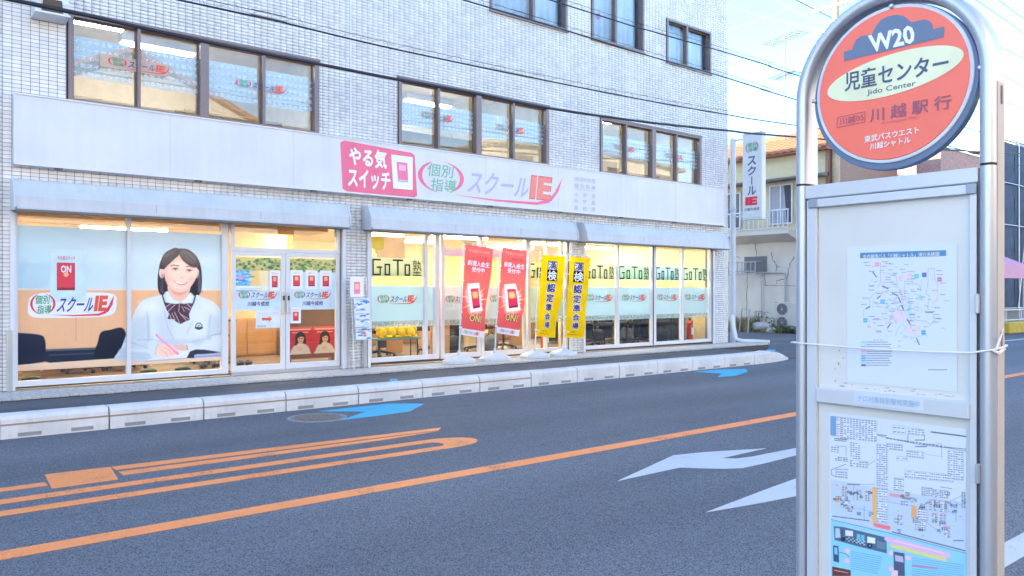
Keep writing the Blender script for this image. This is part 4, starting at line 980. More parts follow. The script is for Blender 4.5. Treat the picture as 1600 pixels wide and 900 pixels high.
def chair(x, y, rz, lab, sc=1.):
    t = thing('office_chair', (x, y, .3), lab, 'office chair', 'black office chairs behind the shop windows')
    c, s = math.cos(rz), math.sin(rz)
    q = MB()
    for k in range(5):
        g = rz+2*math.pi*k/5; q.tube([(x, y, .40), (x+.27*math.cos(g), y+.27*math.sin(g), .36)], [.025, .015], 6, black)
    q.build('star_base', None, t)
    for k in range(5):
        g = rz+2*math.pi*k/5; q = MB(); q.blob((x+.28*math.cos(g), y+.28*math.sin(g), .33), (.03, .02, .03), black, 8, 6); q.build('castor', None, t)
    q = MB(); q.tube([(x, y, .38), (x, y, .74)], .022, 8, black); q.build('gas_column', None, t)
    q = MB(); q.bbox(-.24, .24, -.23, .23, .73, .81, .03); q.v = [(x+a*c-b*s, y+a*s+b*c, z) for a, b, z in q.v]; q.build('seat', navy_f, t)
    q = MB(); q.bbox(-.22, .22, .20, .27, .90, 1.28, .03); q.box(-.03, .03, .22, .25, .76, .92); q.v = [(x+a*c-b*s, y+a*s+b*c, z) for a, b, z in q.v]; q.build('backrest', navy_f, t)
    return t
desk(4.15, 5.0, 13.6, 14.1, .7, 'brown desk with thin steel legs behind the left door leaf', MATS.get('dark_desk_top') or M('dark_desk_top', lrgb=(.035, .038, .05)))
chair(4.45, 13.2, 2.9, 'black office chair behind the left door leaf')
desk(2.0, 3.6, 13.4, 13.9, .7, 'long desk just visible under the printed desk at the left window')
chair(2.5, 13.0, 2.5, 'black office chair behind the far left window pane'); chair(3.1, 13.1, 3.4, 'black office chair beside the mullion under the student picture')
desk(8.0, 8.5, 13.2, 14.2, .72, 'desk behind the left pink banner', MATS.get('dark_desk_top') or M('dark_desk_top', lrgb=(.035, .038, .05))); chair(8.55, 12.9, .4, 'black office chair behind the left pink banner')
desk(9.0, 9.8, 13.0, 13.6, .72, 'desk behind the right pink banner', MATS['dark_desk_top']); chair(9.5, 12.7, 3.3, 'black office chair behind the right pink banner'); chair(10.25, 12.8, 2.7, 'black office chair behind the left yellow banner')
for i, (a, b) in enumerate(((12.2, 13.25), (13.32, 14.45), (14.55, 15.85))):
    pos = ('first', 'second', 'third')[i]; desk(a, b, 13.1, 13.7, .72, f'study desk in the {pos} pane of the rightmost shop window, counted from the left', navy_f if 0 else M('dark_desk_top', lrgb=(.035, .038, .05)))
    chair(a+.38, 12.55, 3.14+.4*(i-1), f'black office chair in the {pos} pane of the rightmost shop window, nearer the glass'); chair(a+.7, 14.1, .2+i, f'black office chair behind the desk in the {pos} pane of the rightmost shop window')
# orange partition boards
for i, (a, b, y, z1, lab) in enumerate(((8.02, 8.45, 12.15, 1.55, 'orange wooden partition standing in the left sliding door'), (11.53, 11.75, 12.2, 1.12, 'narrow orange partition at the left edge of the rightmost shop window'), (7.55, 7.9, 12.9, 1.4, 'orange wooden partition behind the plush toys'), (10.5, 10.9, 12.9, 1.5, 'wooden partition behind the red extinguisher beside the pillar'), (9.1, 9.9, 14.3, 1.5, 'wide wooden partition at the back of the sliding doors'))):
    t = thing('partition', ((a+b)/2, y, .3), lab, 'partition', 'wooden partitions in the classroom'); q = MB(); q.bbox(a, b, y, y+.03, .34, z1, .006); q.build('panel', wood_m, t)
    q = MB(); q.box(a+.03, a+.07, y-.10, y+.13, .3, .34); q.box(b-.07, b-.03, y-.10, y+.13, .3, .34); q.build('foot', steel, t)
for a, b, y0, z0, z1, lab in ((4.3, 6.0, 14.3, .3, 1.0, 'low wooden shoe cabinet at the back of the entrance'), (12.0, 15.5, 15.2, .3, 1.3, 'long row of wooden cabinets at the back of the right classroom'), (7.0, 10.5, 15.5, .3, 1.25, 'row of wooden cabinets at the back of the middle classroom'), (1.6, 4.0, 15.0, .3, .95, 'wooden cabinets at the back of the left room')):
    t = thing('cabinet', ((a+b)/2, y0, .3), lab, 'cabinet'); cm = dwood_m if a > 6.5 else wood_m; q = MB(); q.box(a, b, y0, y0+.4, z0, z1); q.build('body', cm, t)
    n = int((b-a)/.5)
    for k in range(n): x = a+(b-a)*k/n; q = MB(); q.bbox(x+.01, x+(b-a)/n-.01, y0-.02, y0-.002, z0+.03, z1-.02, .004); q.box(x+.05, x+.07, y0-.035, y0-.02, z0+.3, z0+.42, steel) if 0 else None; q.build('cabinet_door', cm, t)
# toy table
TT = thing('toy_table', (7.3, 12.25, .3), 'small table with a green top and thin black legs behind the glass, carrying plush toys', 'table')
q = MB(); q.bbox(6.86, 7.76, 12.05, 12.35, .635, .67, .006); q.build('table_top', M('teal_top', lrgb=(.10, .20, .19), rough=.4), TT)
for a in (6.90, 7.70):
    for b in (12.08, 12.31): q = MB(); q.tube([(a, b, .3), (a, b, .636)], .012, 6, black); q.build('leg', None, TT)
ymat = M('yellow_plush', lrgb=(.80, .52, .02), rough=.95, var=.1, scale=30, bump=.4, bscale=300)
for i, (x, z, lab) in enumerate(((7.03, .76, 'round yellow plush toy at the left end of the table'), (7.21, .765, 'yellow plush toy second from the left on the table'), (7.40, .77, 'yellow plush toy second from the right on the table'), (7.60, .76, 'yellow plush toy at the right end of the table'))):
    t = thing('plush_toy', (x, 12.18, .67), lab, 'plush toy', 'yellow plush toys on the table'); q = MB(); q.blob((x, 12.18, z-.0), (.105, .085, .10), ymat, 16, 10); q.build('body', None, t)
    for sgn in (-1, 1):
        q = MB(); q.blob((x+sgn*.085, 12.16, z+.07), (.062, .035, .038), ymat, 10, 8, sgn*.5); q.build('ear', None, t)
        q = MB(); q.blob((x+sgn*.06, 12.09, .695), (.04, .035, .025), ymat, 8, 6); q.build('foot', None, t)
chair(7.3, 12.75, 3.0, 'black office chair behind the plush toy table')
def extinguisher(x, y, lab, s=1.):
    t = thing('fire_extinguisher', (x, y, .3), lab, 'fire extinguisher', 'red fire extinguishers behind the glass'); q = MB()
    q.lathe((x, y, .3), [(.06, .0), (.075, .02), (.075, .38), (.06, .43), (.03, .46), (.022, .50)], 16, M('red_enamel', lrgb=(.55, .02, .015), rough=.25)); q.build('cylinder', None, t)
    q = MB(); q.box(x-.02, x+.02, y-.02, y+.02, .79, .83); q.tube([(x-.08, y, .86), (x, y, .84), (x+.07, y, .86)], .009, 6); q.tube([(x+.02, y, .81), (x+.09, y, .78), (x+.10, y, .6), (x+.085, y, .45)], .010, 6); q.build('valve_and_hose', black, t)
    q = MB(); q.rectf(x-.04, x+.04, .45, .62, face(y-.078), C_wht, 0); q.build('data_plate', None, t)
extinguisher(15.45, 12.1, 'red fire extinguisher at the right end of the rightmost shop window'); extinguisher(10.72, 12.05, 'red fire extinguisher between the two yellow banners')
for x, y, lab in ((12.55, 12.15, 'black office chair close to the glass in the first pane of the rightmost shop window'), (13.75, 12.2, 'black office chair near the glass, second of three in the rightmost window'), (14.75, 12.35, 'black office chair close to the glass in the third pane of the rightmost shop window')): chair(x, y, 1.2+x, lab)
SHF = thing('dark_shelf', (15.8, 13.6, .3), 'low black shelf along the right end wall of the classroom', 'shelf')
q = MB(); q.box(15.6, 15.62, 12.7, 15.0, .3, 1.2); q.box(15.62, 16.0, 12.7, 12.73, .3, 1.2); q.box(15.62, 16.0, 14.97, 15.0, .3, 1.2); q.build('side_panel', MATS['dark_desk_top'], SHF)
q = MB(); q.box(15.55, 16.0, 12.68, 15.02, 1.201, 1.23); q.build('shelf_top', MATS['dark_desk_top'], SHF)
for i, (x, y) in enumerate(((12.0, 12.5), (12.9, 12.7), (13.9, 12.75), (14.5, 12.15), (15.2, 12.7), (9.6, 12.4), (8.75, 12.5))):
    t = thing('school_bag', (x, y, .3), ('dark bag on the floor left of the first study desk', 'dark bag on the floor between the first and second study desks', 'dark bag on the floor between the second and third study desks', 'dark bag on the floor close to the glass of the third pane', 'dark bag on the floor left of the right red extinguisher', 'dark bag on the floor behind the right red banner', 'dark bag on the floor behind the left red banner')[i], 'bag', 'bags on the classroom floor')
    q = MB(); q.blob((x, y, .47), (.19, .12, .18), (navy_f, black, M('grey_canvas', lrgb=(.12, .13, .14), rough=.9))[i % 3], 12, 8, 0, .10); q.build('body', None, t); q = MB(); q.tube([(x-.07, y, .62), (x-.03, y, .70), (x+.03, y, .70), (x+.07, y, .62)], .01, 6, black); q.build('handle', None, t)
for x, y, z, lab in ((12.2, 13.3, 1.02, 'dark bag lying on the first study desk of the rightmost window'), (13.1, 13.3, 1.02, 'dark bag lying on the second study desk of the rightmost window'), (14.2, 13.3, 1.02, 'dark bag lying on the third study desk of the rightmost window')):
    t = thing('school_bag', (x, y, z), lab, 'bag', 'bags on the study desks'); q = MB(); q.blob((x, y, z+.11), (.22, .13, .12), navy_f, 12, 8, 0, .08); q.build('body', None, t); q = MB(); q.tube([(x-.08, y, z+.2), (x-.04, y, z+.27), (x+.04, y, z+.27), (x+.08, y, z+.2)], .01, 6, black); q.build('handle', None, t)

# ================================================================== LONG SIGN BOARD
SB = thing('shop_sign_board', (8.7, YF-.1, 3.1), 'long white fascia sign board with pink switch emblem above the shutters', 'sign board')
q = MB(); q.box(1.47, 16.03, YF-.135, YF+.004, 3.085, 3.935); q.build('panel', sign_w, SB)
q = MB()
q.box(1.455, 16.045, YF-.15, YF+.002, 3.935, 3.955); q.box(1.455, 16.045, YF-.15, YF+.002, 3.062, 3.085); q.box(1.452, 1.47, YF-.148, YF+.003, 3.085, 3.935); q.box(16.03, 16.048, YF-.148, YF+.003, 3.085, 3.935)
q.build('edge_trim', alu, SB)
fs_ = face(YF-.1355)
q = MB()
for x in (3.3, 5.1, 6.95, 8.8, 10.6, 12.4, 14.2): q.box(x-.0015, x+.0015, YF-.1365, YF-.1345, 3.09, 3.93, M('panel_seam', lrgb=(.45, .47, .5)))
q.build('panel_seam', None, SB)
q = MB()
for x in np.arange(1.9, 16, 1.75): q.box(x, x+.09, YF-.13, YF-.08, 3.045, 3.062)
q.build('bracket', M('dark_bracket', lrgb=(.1, .1, .11)), SB)
def rr(x0, x1, z0, z1, r, n=5):
    out = []
    for cx, cz, a0 in ((x1-r, z1-r, 0), (x0+r, z1-r, 90), (x0+r, z0+r, 180), (x1-r, z0+r, 270)):
        for k in range(n+1): g = R(a0+90*k/n); out.append((cx+r*math.cos(g), cz+r*math.sin(g)))
    return out
def skew(pts, k=-.04, zc=3.45): return [(x+(z-zc)*k, z) for x, z in pts]
pinkf = M('faded_red_vinyl', (238, 108, 140), .45, var=.07, scale=3)
q = MB(); q.flat(skew([(5.89, 3.86), (5.93, 3.13), (6.0, 3.09), (7.26, 3.08), (7.33, 3.12), (7.28, 3.80), (7.22, 3.84), (5.96, 3.90)][::-1], 0), fs_, pinkf, .002)
q.text('やる気', fs_, 6.05, 3.52, .68, .29, C_wht, .045, 0, .004); q.text('スイッチ', fs_, 6.03, 3.17, .77, .29, C_wht, .045, 0, .004)
q.flat([(6.86, 3.21), (7.24, 3.21), (7.24, 3.77), (6.82, 3.77)], fs_, C_wht, .004); q.flat([(6.95, 3.36), (7.15, 3.36), (7.13, 3.66), (6.92, 3.66)], fs_, M('switch_pink', (240, 120, 160), .4, var=.05), .005)
q.rectf(6.97, 7.10, 3.52, 3.62, fs_, M('switch_pale_pink', (250, 180, 200), .4, var=.05), .006); q.rectf(6.94, 7.15, 3.335, 3.348, fs_, M('switch_line', (150, 120, 170), .4), .005)
q.build('switch_emblem', None, SB)
q = MB(); logo(q, fs_, 7.36, 3.20, 3.35, .55, .002, faded=True); q.build('logo_lettering', None, SB)
# stronger outline for the big IE
q = MB(); q.text('IE', fs_, 7.36+3.35*.75, 3.20+.55*.10, 3.35*.165, .55*.84, M('dark_red_outline', (214, 84, 104), .4), .055, .12, .0015); q.build('letter_outline', None, SB)
q = MB()
for k, t_ in enumerate(('5科目対応型', '個 別 指 導', '小　学　部', '中　学　部', '高　校　部')): q.text(t_, fs_, 11.03, 3.70-.135*k-(.04 if k > 1 else 0), .60, .09, C_fgy, .012, 0, .002)
q.rectf(11.03, 11.63, 3.535, 3.542, fs_, C_fgy, .002); q.build('course_list', None, SB)

# vent hood on the wall, upper left
V_ = thing('vent_hood', (1.84, YF, 5.0), 'white metal vent hood with mesh opening high on the tiled wall', 'vent hood')
q = MB(); q.prism([(1.66, YF, 4.99), (1.66, YF-.05, 4.97), (1.66, YF-.30, 4.97), (1.66, YF-.34, 5.10), (1.66, YF-.26, 5.40), (1.66, YF, 5.48)], (.36, 0, 0), alu); q.build('hood', None, V_)
q = MB(); q.box(1.645, 2.035, YF-.36, YF-.01, 4.945, 4.969); q.build('rim', alu, V_)
q = MB(); q.prism([(1.72, YF-.325, 4.985), (1.96, YF-.325, 4.985), (1.94, YF-.36, 5.13), (1.74, YF-.36, 5.13)], (0, .02, 0)); q.build('mesh', M('brown_mesh', lrgb=(.12, .09, .07), rough=.7, metal=.3), V_)
# grey conduit and sensor on the left pillar
q = MB(); q.tube([(1.02, YF-.03, .5), (1.02, YF-.03, 4.6), (1.02, YF-.03, 8)], .014, 6, alu); q.bbox(.98, 1.12, YF-.09, YF-.003, 2.55, 2.72, .008, alu); tag(q.build('wall_conduit', None, None), 'thin pale conduit with a small junction box on the far left tiled pillar', 'conduit')

# ================================================================== BANNERS
def banner_thing(corners, yb, base_xy, label, kind, ph, group):
    """corners TL TR BR BL in photo pixels, hung in the plane y = yb"""
    C4 = [onY(u, v, yb) for u, v in corners]; TLc, TRc, BRc, BLc = C4
    b = thing('banner_flag', (base_xy[0], base_xy[1], .235), label, 'banner', group)
    def mp(s, t, off=0.):   # s 0..1 across, t 0..1 upwards
        x = (BLc[0]*(1-s)+BRc[0]*s)*(1-t)+(TLc[0]*(1-s)+TRc[0]*s)*t; z = (BLc[1]*(1-s)+BRc[1]*s)*(1-t)+(TLc[1]*(1-s)+TRc[1]*s)*t
        y = yb-off+s*(.028*math.sin(5*t+ph)+.02*math.sin(11*t+ph*2+s*3)*max(0,1-t)**.5)+.010*math.sin(9*s+ph+2*t)
        return (x, y, z)
    if kind == 'red':
        def pf(P):
            P.C[:] = (244, 104, 104)
            cx, cy = 92, 375
            for k in range(18):
                a = 2*math.pi*k/18+.1; a2 = a+.20; r = 105 if k % 2 else 70
                P.poly([(cx+30*math.cos(a-.1), cy+50*math.sin(a-.1)), (cx+r*math.cos(a+.07), cy+r*1.25*math.sin(a+.07)), (cx+30*math.cos(a2), cy+50*math.sin(a2))], (252, 214, 96) if k % 2 else (255, 240, 236))
            P.poly([(22, 300), (40, 285), (70, 275), (110, 262), (125, 300), (150, 330), (140, 400), (150, 450), (60, 470), (40, 430), (20, 360)], (250, 236, 240), .55, True, soft=20)
            P.poly([(28, 268), (110, 250), (158, 435), (62, 458)], (244, 246, 250)); P.poly([(50, 300), (112, 288), (140, 415), (78, 432)], (130, 40, 80)); P.poly([(50, 298), (112, 286), (137, 402), (76, 418)], (226, 58, 96))
            P.poly([(60, 318), (108, 309), (118, 352), (72, 362)], (252, 140, 110), 1, soft=8); P.ell(90, 335, 20, 22, (255, 206, 120), .8, soft=12)
            P.rect(0, 575, 200, 640, (240, 238, 244))
        sheet('cloth', b, lambda s, t, off: mp(s, t, off), 0, 1, 0, 1, 90, 260, lambda a, c: (a*180, (1-c)*620), pf, (236, 84, 88), 2.2, clothm)
        q = MB(); K = lambda x, y, off: mp(x/180, 1-y/620, off); 
        mf = lambda x, z, off: mp(x/180, z/620, off)
        q.text('やる気スイッチの', mf, 24, 570, 135, 22, M('pale_pink_ink', (252, 196, 190), .5), .0, 0, .004); q.text('スクール', mf, 75, 535, 70, 18, M('dark_outline_ink', (110, 40, 60), .5), .02, 0, .004)
        q.text('新規入会生', mf, 20, 480, 145, 36, C_wht, .04, .08, .004); q.text('受付中', mf, 48, 440, 88, 33, C_wht, .04, 0, .004)
        q.text('やる気スイッチ', mf, 42, 345, 62, 11, M('dark_outline_ink', (110, 40, 60), .5), 0, -.1, .005)
        for bd, cc, of in ((.10, M('brown_ink', (90, 30, 25), .5), .004), (.03, M('orange_cream_ink', (253, 200, 120), .5), .008)): q.text('ON!', mf, 50 if of < .006 else 53, 96 if of < .006 else 99, 103 if of < .006 else 97, 58 if of < .006 else 52, cc, bd, .06, of)
        logo(q, mf, 20, 12, 125, 24, .004); q.build('print', None, b)
    else:
        def pf(P):
            P.C[:] = (250, 206, 10); P.rect(40, 38, 103, 99, (34, 36, 96)); P.rect(43.5, 41.5, 99.5, 97, (240, 240, 244)); P.rect(38, 99, 106, 176, (16, 16, 24))
        sheet('cloth', b, lambda s, t, off: mp(s, t, off), 0, 1, 0, 1, 75, 220, lambda a, c: (a*150, (1-c)*560), pf, (250, 206, 10), 2.2, clothm)
        q = MB(); mf = lambda x, z, off: mp(x/150, z/560, off)
        
        q.text('漢', mf, 44, 465, 54, 54, C_nvy, .03, 0, .007); q.text('検', mf, 42, 390, 60, 64, C_wht, .03, 0, .007)
        for i, ch in enumerate('認定準会場'):
            hh = (58, 56, 54, 46, 42)[i]; zz = (308, 240, 175, 118, 62)[i]; q.text(ch, mf, 45+i*1.5, zz, 56-3*i, hh, M('white_halo', (250, 250, 250), .5), .10, 0, .004); q.text(ch, mf, 46+i*1.5, zz+1, 54-3*i, hh-2, C_nvy, .05, 0, .008)
        q.text('漢字検定', mf, 40, 36, 40, 9, ink, 0, 0, .004); q.text('日本漢字能力検定協会', mf, 22, 18, 75, 8, ink, 0, 0, .004); q.flat([(20+7*math.cos(g), 40+7*math.sin(g)) for g in np.linspace(0, 6.2, 12)], mf, C_lav, .004); q.build('print', None, b)
    tl = mp(0, 1.01); bl = mp(0, 0)
    top = Vector((tl[0]-.035, yb+.01, tl[2]+.03)); q = MB(); q.tube([(base_xy[0], base_xy[1], .36), (base_xy[0]*.5+top.x*.5-.01, (yb+base_xy[1])/2+.005, .18+top.z*.5), top], [.013, .011, .009], 8, M('white_pole', lrgb=(.7, .7, .72), rough=.35)); q.build('pole', None, b)
    tr = mp(1, 1.005); q = MB(); q.tube([top, (tr[0]+.02, tr[1]+.0, tr[2]+.012)], .006, 6, MATS['white_pole']); q.build('crossbar', None, b)
    for t in (.08, .25, .42, .6, .78, .95): p = mp(.0, t); lm = MB(); lm.box(p[0]-.045, p[0]+.012, p[1]-.006, p[1]+.006, p[2]-.012, p[2]+.012); lm.build('loop', M('white_loop', lrgb=(.75, .75, .75)), b)
    for s in (.25, .55, .85): p = mp(s, 1); lm = MB(); lm.box(p[0]-.012, p[0]+.012, p[1]-.006, p[1]+.006, p[2]-.01, p[2]+.03); lm.build('loop', M('white_loop', lrgb=(.75, .75, .75)), b)
    # water-filled base
    bx, by = base_xy; q = MB(); prof = [(.30, .16, 0), (.30, .16, .05), (.24, .13, .085), (.10, .08, .12), (.06, .055, .135)]; vs = []; N = 16
    for a, c, h in prof:
        for k in range(N):
            g = 2*math.pi*k/N; vs.append((bx+a*math.copysign(abs(math.cos(g))**.45, math.cos(g)), by+c*math.copysign(abs(math.sin(g))**.45, math.sin(g)), .24+h))
    q.add(vs, [(i*N+k, i*N+(k+1) % N, (i+1)*N+(k+1) % N, (i+1)*N+k) for i in range(len(prof)-1) for k in range(N)]+[tuple(range(N))[::-1], tuple(len(vs)-N+k for k in range(N))])
    q.lathe((bx, by, .36), [(.035, 0), (.035, .05), (.022, .06), (.022, .10)], 12)
    o = q.build('water_base', M('grey_white_plastic', lrgb=(.62, .64, .66), rough=.4, var=.05), b)
    q = MB(); q.lathe((bx+.2, by-.03, .30), [(.022, 0), (.022, .02)], 10); q.build('filler_cap', MATS['grey_white_plastic'], b)
    return b
def z6(x, y): return (690+x/4.284, 370+y/4.284)
BB = [(onY(690+c/4.284, 500, 11.28)[0], 11.28) for c in (118, 357, 624, 812)]
banner_thing([z6(160, 50), z6(338, 76), z6(285, 678), z6(130, 655)], BB[0][1]-.03, BB[0], 'salmon red banner with a switch picture and ON!, left of the two red ones', 'red', .3, 'banner flags in front of the shop')
banner_thing([z6(404, 66), z6(576, 92), z6(525, 667), z6(370, 645)], BB[1][1]-.03, BB[1], 'salmon red banner with a switch picture and ON!, next to the yellow banners', 'red', 2.1, 'banner flags in front of the shop')
banner_thing([z6(672, 120), z6(828, 132), z6(762, 677), z6(636, 665)], BB[2][1]-.03, BB[2], 'yellow banner with blue characters standing in front of the sliding door glass', 'yellow', 1.2, 'banner flags in front of the shop')
banner_thing([z6(858, 130), z6(1006, 142), z6(944, 678), z6(823, 674)], BB[3][1]-.03, BB[3], 'yellow banner with blue characters standing in front of the tiled pillar', 'yellow', 3.6, 'banner flags in front of the shop')

# leaflet rack by the pillar
LR = thing('leaflet_rack', (6.22, 11.45, .24), 'slim wire leaflet rack with colourful leaflets in front of the tiled pillar', 'leaflet rack')
q = MB()
for x in (6.06, 6.34): q.tube([(x-.02, 11.34, .24), (x, 11.42, .9), (x, 11.50, 1.72)], .007, 6, steel); q.tube([(x, 11.62, .24), (x, 11.50, 1.5)], .006, 6, steel)
for z in (.35, .75): q.tube([(6.05, 11.40, z), (6.34, 11.40, z)], .006, 6, steel)
q.tube([(6.05, 11.34, .25), (6.05, 11.62, .25)], .006, 6, steel); q.tube([(6.33, 11.34, .25), (6.33, 11.62, .25)], .006, 6, steel)
q.build('wire_frame', None, LR)
def leaf_paint(k):
    def f(P):
        cols = [[(250, 190, 200), (236, 90, 120), (250, 226, 120)], [(90, 160, 220), (240, 245, 250), (40, 90, 180)], [(200, 225, 240), (60, 130, 200), (235, 240, 245)], [(150, 200, 230), (50, 110, 190), (245, 245, 250)], [(120, 190, 140), (250, 210, 90), (60, 130, 200), (240, 100, 140)]][k]
        P.C[:] = (226, 234, 242)
        for _ in range(16): x, y = random.uniform(5, 95), random.uniform(5, 95); P.ell(x, y, random.uniform(4, 20), random.uniform(3, 10), random.choice(cols), .85)
        for y in (12, 20): P.line([(12, y), (random.uniform(60, 90), y)], 3, (60, 70, 120), .7)
        if k == 0: P.C[:] = (246, 240, 244); P.rect(28, 25, 74, 85, (244, 140, 170)); P.rect(36, 35, 66, 62, (252, 200, 170))
    return f
for k, (z0, z1, xa, xb) in enumerate(((1.40, 1.72, 6.02, 6.26), (1.22, 1.38, 6.08, 6.36), (1.06, 1.21, 6.08, 6.36), (.92, 1.05, 6.09, 6.37), (.72, .90, 6.10, 6.38))):
    yy = 11.43-.012*k
    q = MB(); q.box(xa, xb, yy+.004, yy+.05, z0-.01, z0+.03, alu); q.box(xa, xb, yy+.03, yy+.036, z0, z1, alu); q.build('shelf', None, LR)
    sheet('leaflet', LR, face(yy), xa, xb, z0, z1, 34, 34, lambda X, Z, xa=xa, xb=xb, z0=z0, z1=z1: ((X-xa)/(xb-xa)*100, (z1-Z)/(z1-z0)*100), leaf_paint(k), (230, 235, 240), 3, printm)

# ================================================================== BUS STOP
BS = thing('bus_stop_sign', (2.43, 1.144, .1), 'tall silver bus stop sign with round red W20 disc and two map boards', 'bus stop')
silver = M('brushed_aluminium', lrgb=(.50, .53, .60), rough=.38, metal=.55, var=.05, scale=2)
silver2 = M('pale_aluminium_panel', lrgb=(.60, .63, .68), rough=.4, metal=.15, var=.04, scale=3)
beige = M('weathered_side_strip', lrgb=(.50, .47, .47), rough=.6, var=.1, scale=5)
XC0, XC1 = 2.385, 2.475
def rtube(path, wy, wx, m, mb, n=16, ex=.55):
    """rounded-rectangle section swept in the Y-Z plane; path of (y, z, ny, nz) with outward normal"""
    vs = []
    for y, z, ny, nz in path:
        for k in range(n):
            g = 2*math.pi*k/n; a = math.copysign(abs(math.cos(g))**ex, math.cos(g))*wy; b = math.copysign(abs(math.sin(g))**ex, math.sin(g))*wx
            vs.append((XC0+wx+b, y+ny*a, z+nz*a))
    L = len(path); mb.add(vs, [(i*n+k, i*n+(k+1) % n, (i+1)*n+(k+1) % n, (i+1)*n+k) for i in range(L-1) for k in range(n)], m, True)
YC, ZC, RC = 1.142, 2.097, .279
q = MB(); path = [(YC+RC, 1.835, 1, 0)]+[(YC+RC*math.cos(g), ZC+RC*math.sin(g), math.cos(g), math.sin(g)) for g in np.linspace(0, math.pi, 41)]+[(YC-RC, 1.835, -1, 0)]
rtube(path, .0205, .045, silver, q); q.build('arch_tube', None, BS)
for sgn in (1, -1):
    q = MB(); rtube([(YC+sgn*RC, .1, sgn, 0), (YC+sgn*RC, 1.828, sgn, 0)], .0205, .045, silver, q); q.build('post', None, BS)
    q = MB(); rtube([(YC+sgn*RC, 1.828, sgn, 0), (YC+sgn*RC, 1.835, sgn, 0)], .0185, .043, black, q); q.build('collar_joint', None, BS)
    q = MB(); q.bbox(XC0-.06, XC1+.06, YC+sgn*RC-.06, YC+sgn*RC+.06, .098, .13, .01); q.build('base_plate', conc, BS)
q = MB(); q.box(2.412, 2.458, YC-RC-.0225, YC-RC-.0195, .15, 2.06); q.build('side_strip', beige, BS)
q = MB()
for z in (.62, 1.32, 2.0): q.box(2.43, 2.442, YC-RC-.0236, YC-RC-.0225, z, z+.05)
q.build('strip_stain', M('rust_stain', lrgb=(.16, .13, .16), rough=.9), BS)
# disc
DY, DZ = 1.132, 2.10
fb = faceXr(2.395)
def disc(name, r, x, t, m, dz=0., n=72, parent=BS):
    q = MB(); q.lathe((x, DY, DZ+dz), [(r-.002, 0), (r, .002), (r, t-.002), (r-.002, t)][::-1] if 0 else [(r-.002, 0), (r, .002), (r, t)], n, m, False, 'x'); return q.build(name, None, parent)
dk = M('slate_grey_enamel', (98, 118, 150), .4, var=.04); red_d = M('faded_red_enamel', (248, 118, 98), .4, var=.03, scale=4); ring_m = M('pale_ring', (205, 215, 230), .4)
Dd = disc('disc', .247, 2.405, .03, dk, -.003)
disc('white_rim', .236, 2.399, .006, ring_m, .006, parent=Dd); disc('red_face', .226, 2.3965, .0025, red_d, .006, parent=Dd)
fd = faceXr(2.3962); q = MB(); cyr = -DY
def P2(u, v): y, z = onX(u, v, 2.396); return (-y, z)
def z4(x, y): return P2(1200+x/4, y/4)
slate = M('slate_ink', (104, 122, 152), .5, var=.03)
q.flat([z4(*p) for p in [(475, 383), (475, 323), (528, 310), (535, 280), (552, 248), (580, 228), (610, 222), (650, 215), (668, 175), (700, 130), (750, 102), (805, 92), (850, 100), (880, 125), (893, 140), (930, 132), (975, 121), (1010, 130), (1028, 155), (1030, 182), (1100, 167), (1100, 232)]], fd, slate, .0012)
def on4(mb, body, x0, y0, x1, y1, x2, y2, m, bold=.02, off=.002):
    """text laid on the disc: baseline start, baseline end, height point (above start) given in the close-up"""
    A, Bq, Cq = z4(x0, y0), z4(x1, y1), z4(x2, y2); cj = any(ord(c) > 127 for c in body); co, fs, sz = glyphs(body, 0 if cj else bold)
    sh = [(bold*math.cos(g), bold*math.sin(g)) for g in (.8, 2.4, 3.9, 5.5)]+[(0, 0)] if cj and bold > .001 else [(0, 0)]
    for i, (dx, dz) in enumerate(sh):
        mb.add([fd(A[0]+(Bq[0]-A[0])*(a+dx/sz[0])+(Cq[0]-A[0])*(b+dz/sz[1]), A[1]+(Bq[1]-A[1])*(a+dx/sz[0])+(Cq[1]-A[1])*(b+dz/sz[1]), off+i*.00006) for a, b in co], fs, m)
on4(q, 'W20', 640, 333, 925, 268, 625, 222, C_wht, .035)
el = [z4(798+426*math.cos(g)+0, 459-0+0+128*math.sin(g)-122*math.cos(g)*.98+0) for g in np.linspace(0, 2*math.pi, 49)[:-1]]
q.flat(el, fd, M('pale_green_oval', (232, 236, 200), .45), .0012)
on4(q, '児童センター', 483, 572, 1128, 452, 483, 455, M('slate_text', (70, 92, 125), .5), .022)
on4(q, 'Jido Center', 620, 604, 925, 545, 620, 562, MATS['slate_text'], .005)
on4(q, '川 越 駅 行', 640, 764, 1145, 677, 640, 682, M('plum_text', (150, 92, 120), .5), .012)
on4(q, '川越05', 448, 786, 600, 752, 448, 742, MATS['plum_text'], .0)
for a, b in (((432, 798), (608, 762)), ((436, 735), (606, 698)), ((432, 798), (436, 735)), ((608, 762), (606, 698))):
    A, Bq = z4(*a), z4(*b); d = Vector((Bq[0]-A[0], Bq[1]-A[1])).normalized()*.0008; q.flat([(A[0]-d.y, A[1]+d.x), (A[0]+d.y, A[1]-d.x), (Bq[0]+d.y, Bq[1]-d.x), (Bq[0]-d.y, Bq[1]+d.x)], fd, MATS['plum_text'], .002)
on4(q, 'Kawagoe Sta.', 715, 782, 940, 742, 715, 762, M('plum_pale', (200, 110, 125), .5), .0)
on4(q, '東武バスウエスト', 605, 893, 945, 832, 605, 852, C_wht, .02)
on4(q, '川越シャトル', 640, 938, 892, 893, 640, 898, C_wht, .02)
q.build('lettering', None, Dd)
q = MB()
for u, v in ((1271, 158), (1392, 9), (1531, 105)): y, z = onX(u, v, 2.39); q.lathe((2.388, y, z), [(.004, 0), (.007, .003), (.007, .008)], 10, steel, False, 'x')
q.build('screw', None, BS)
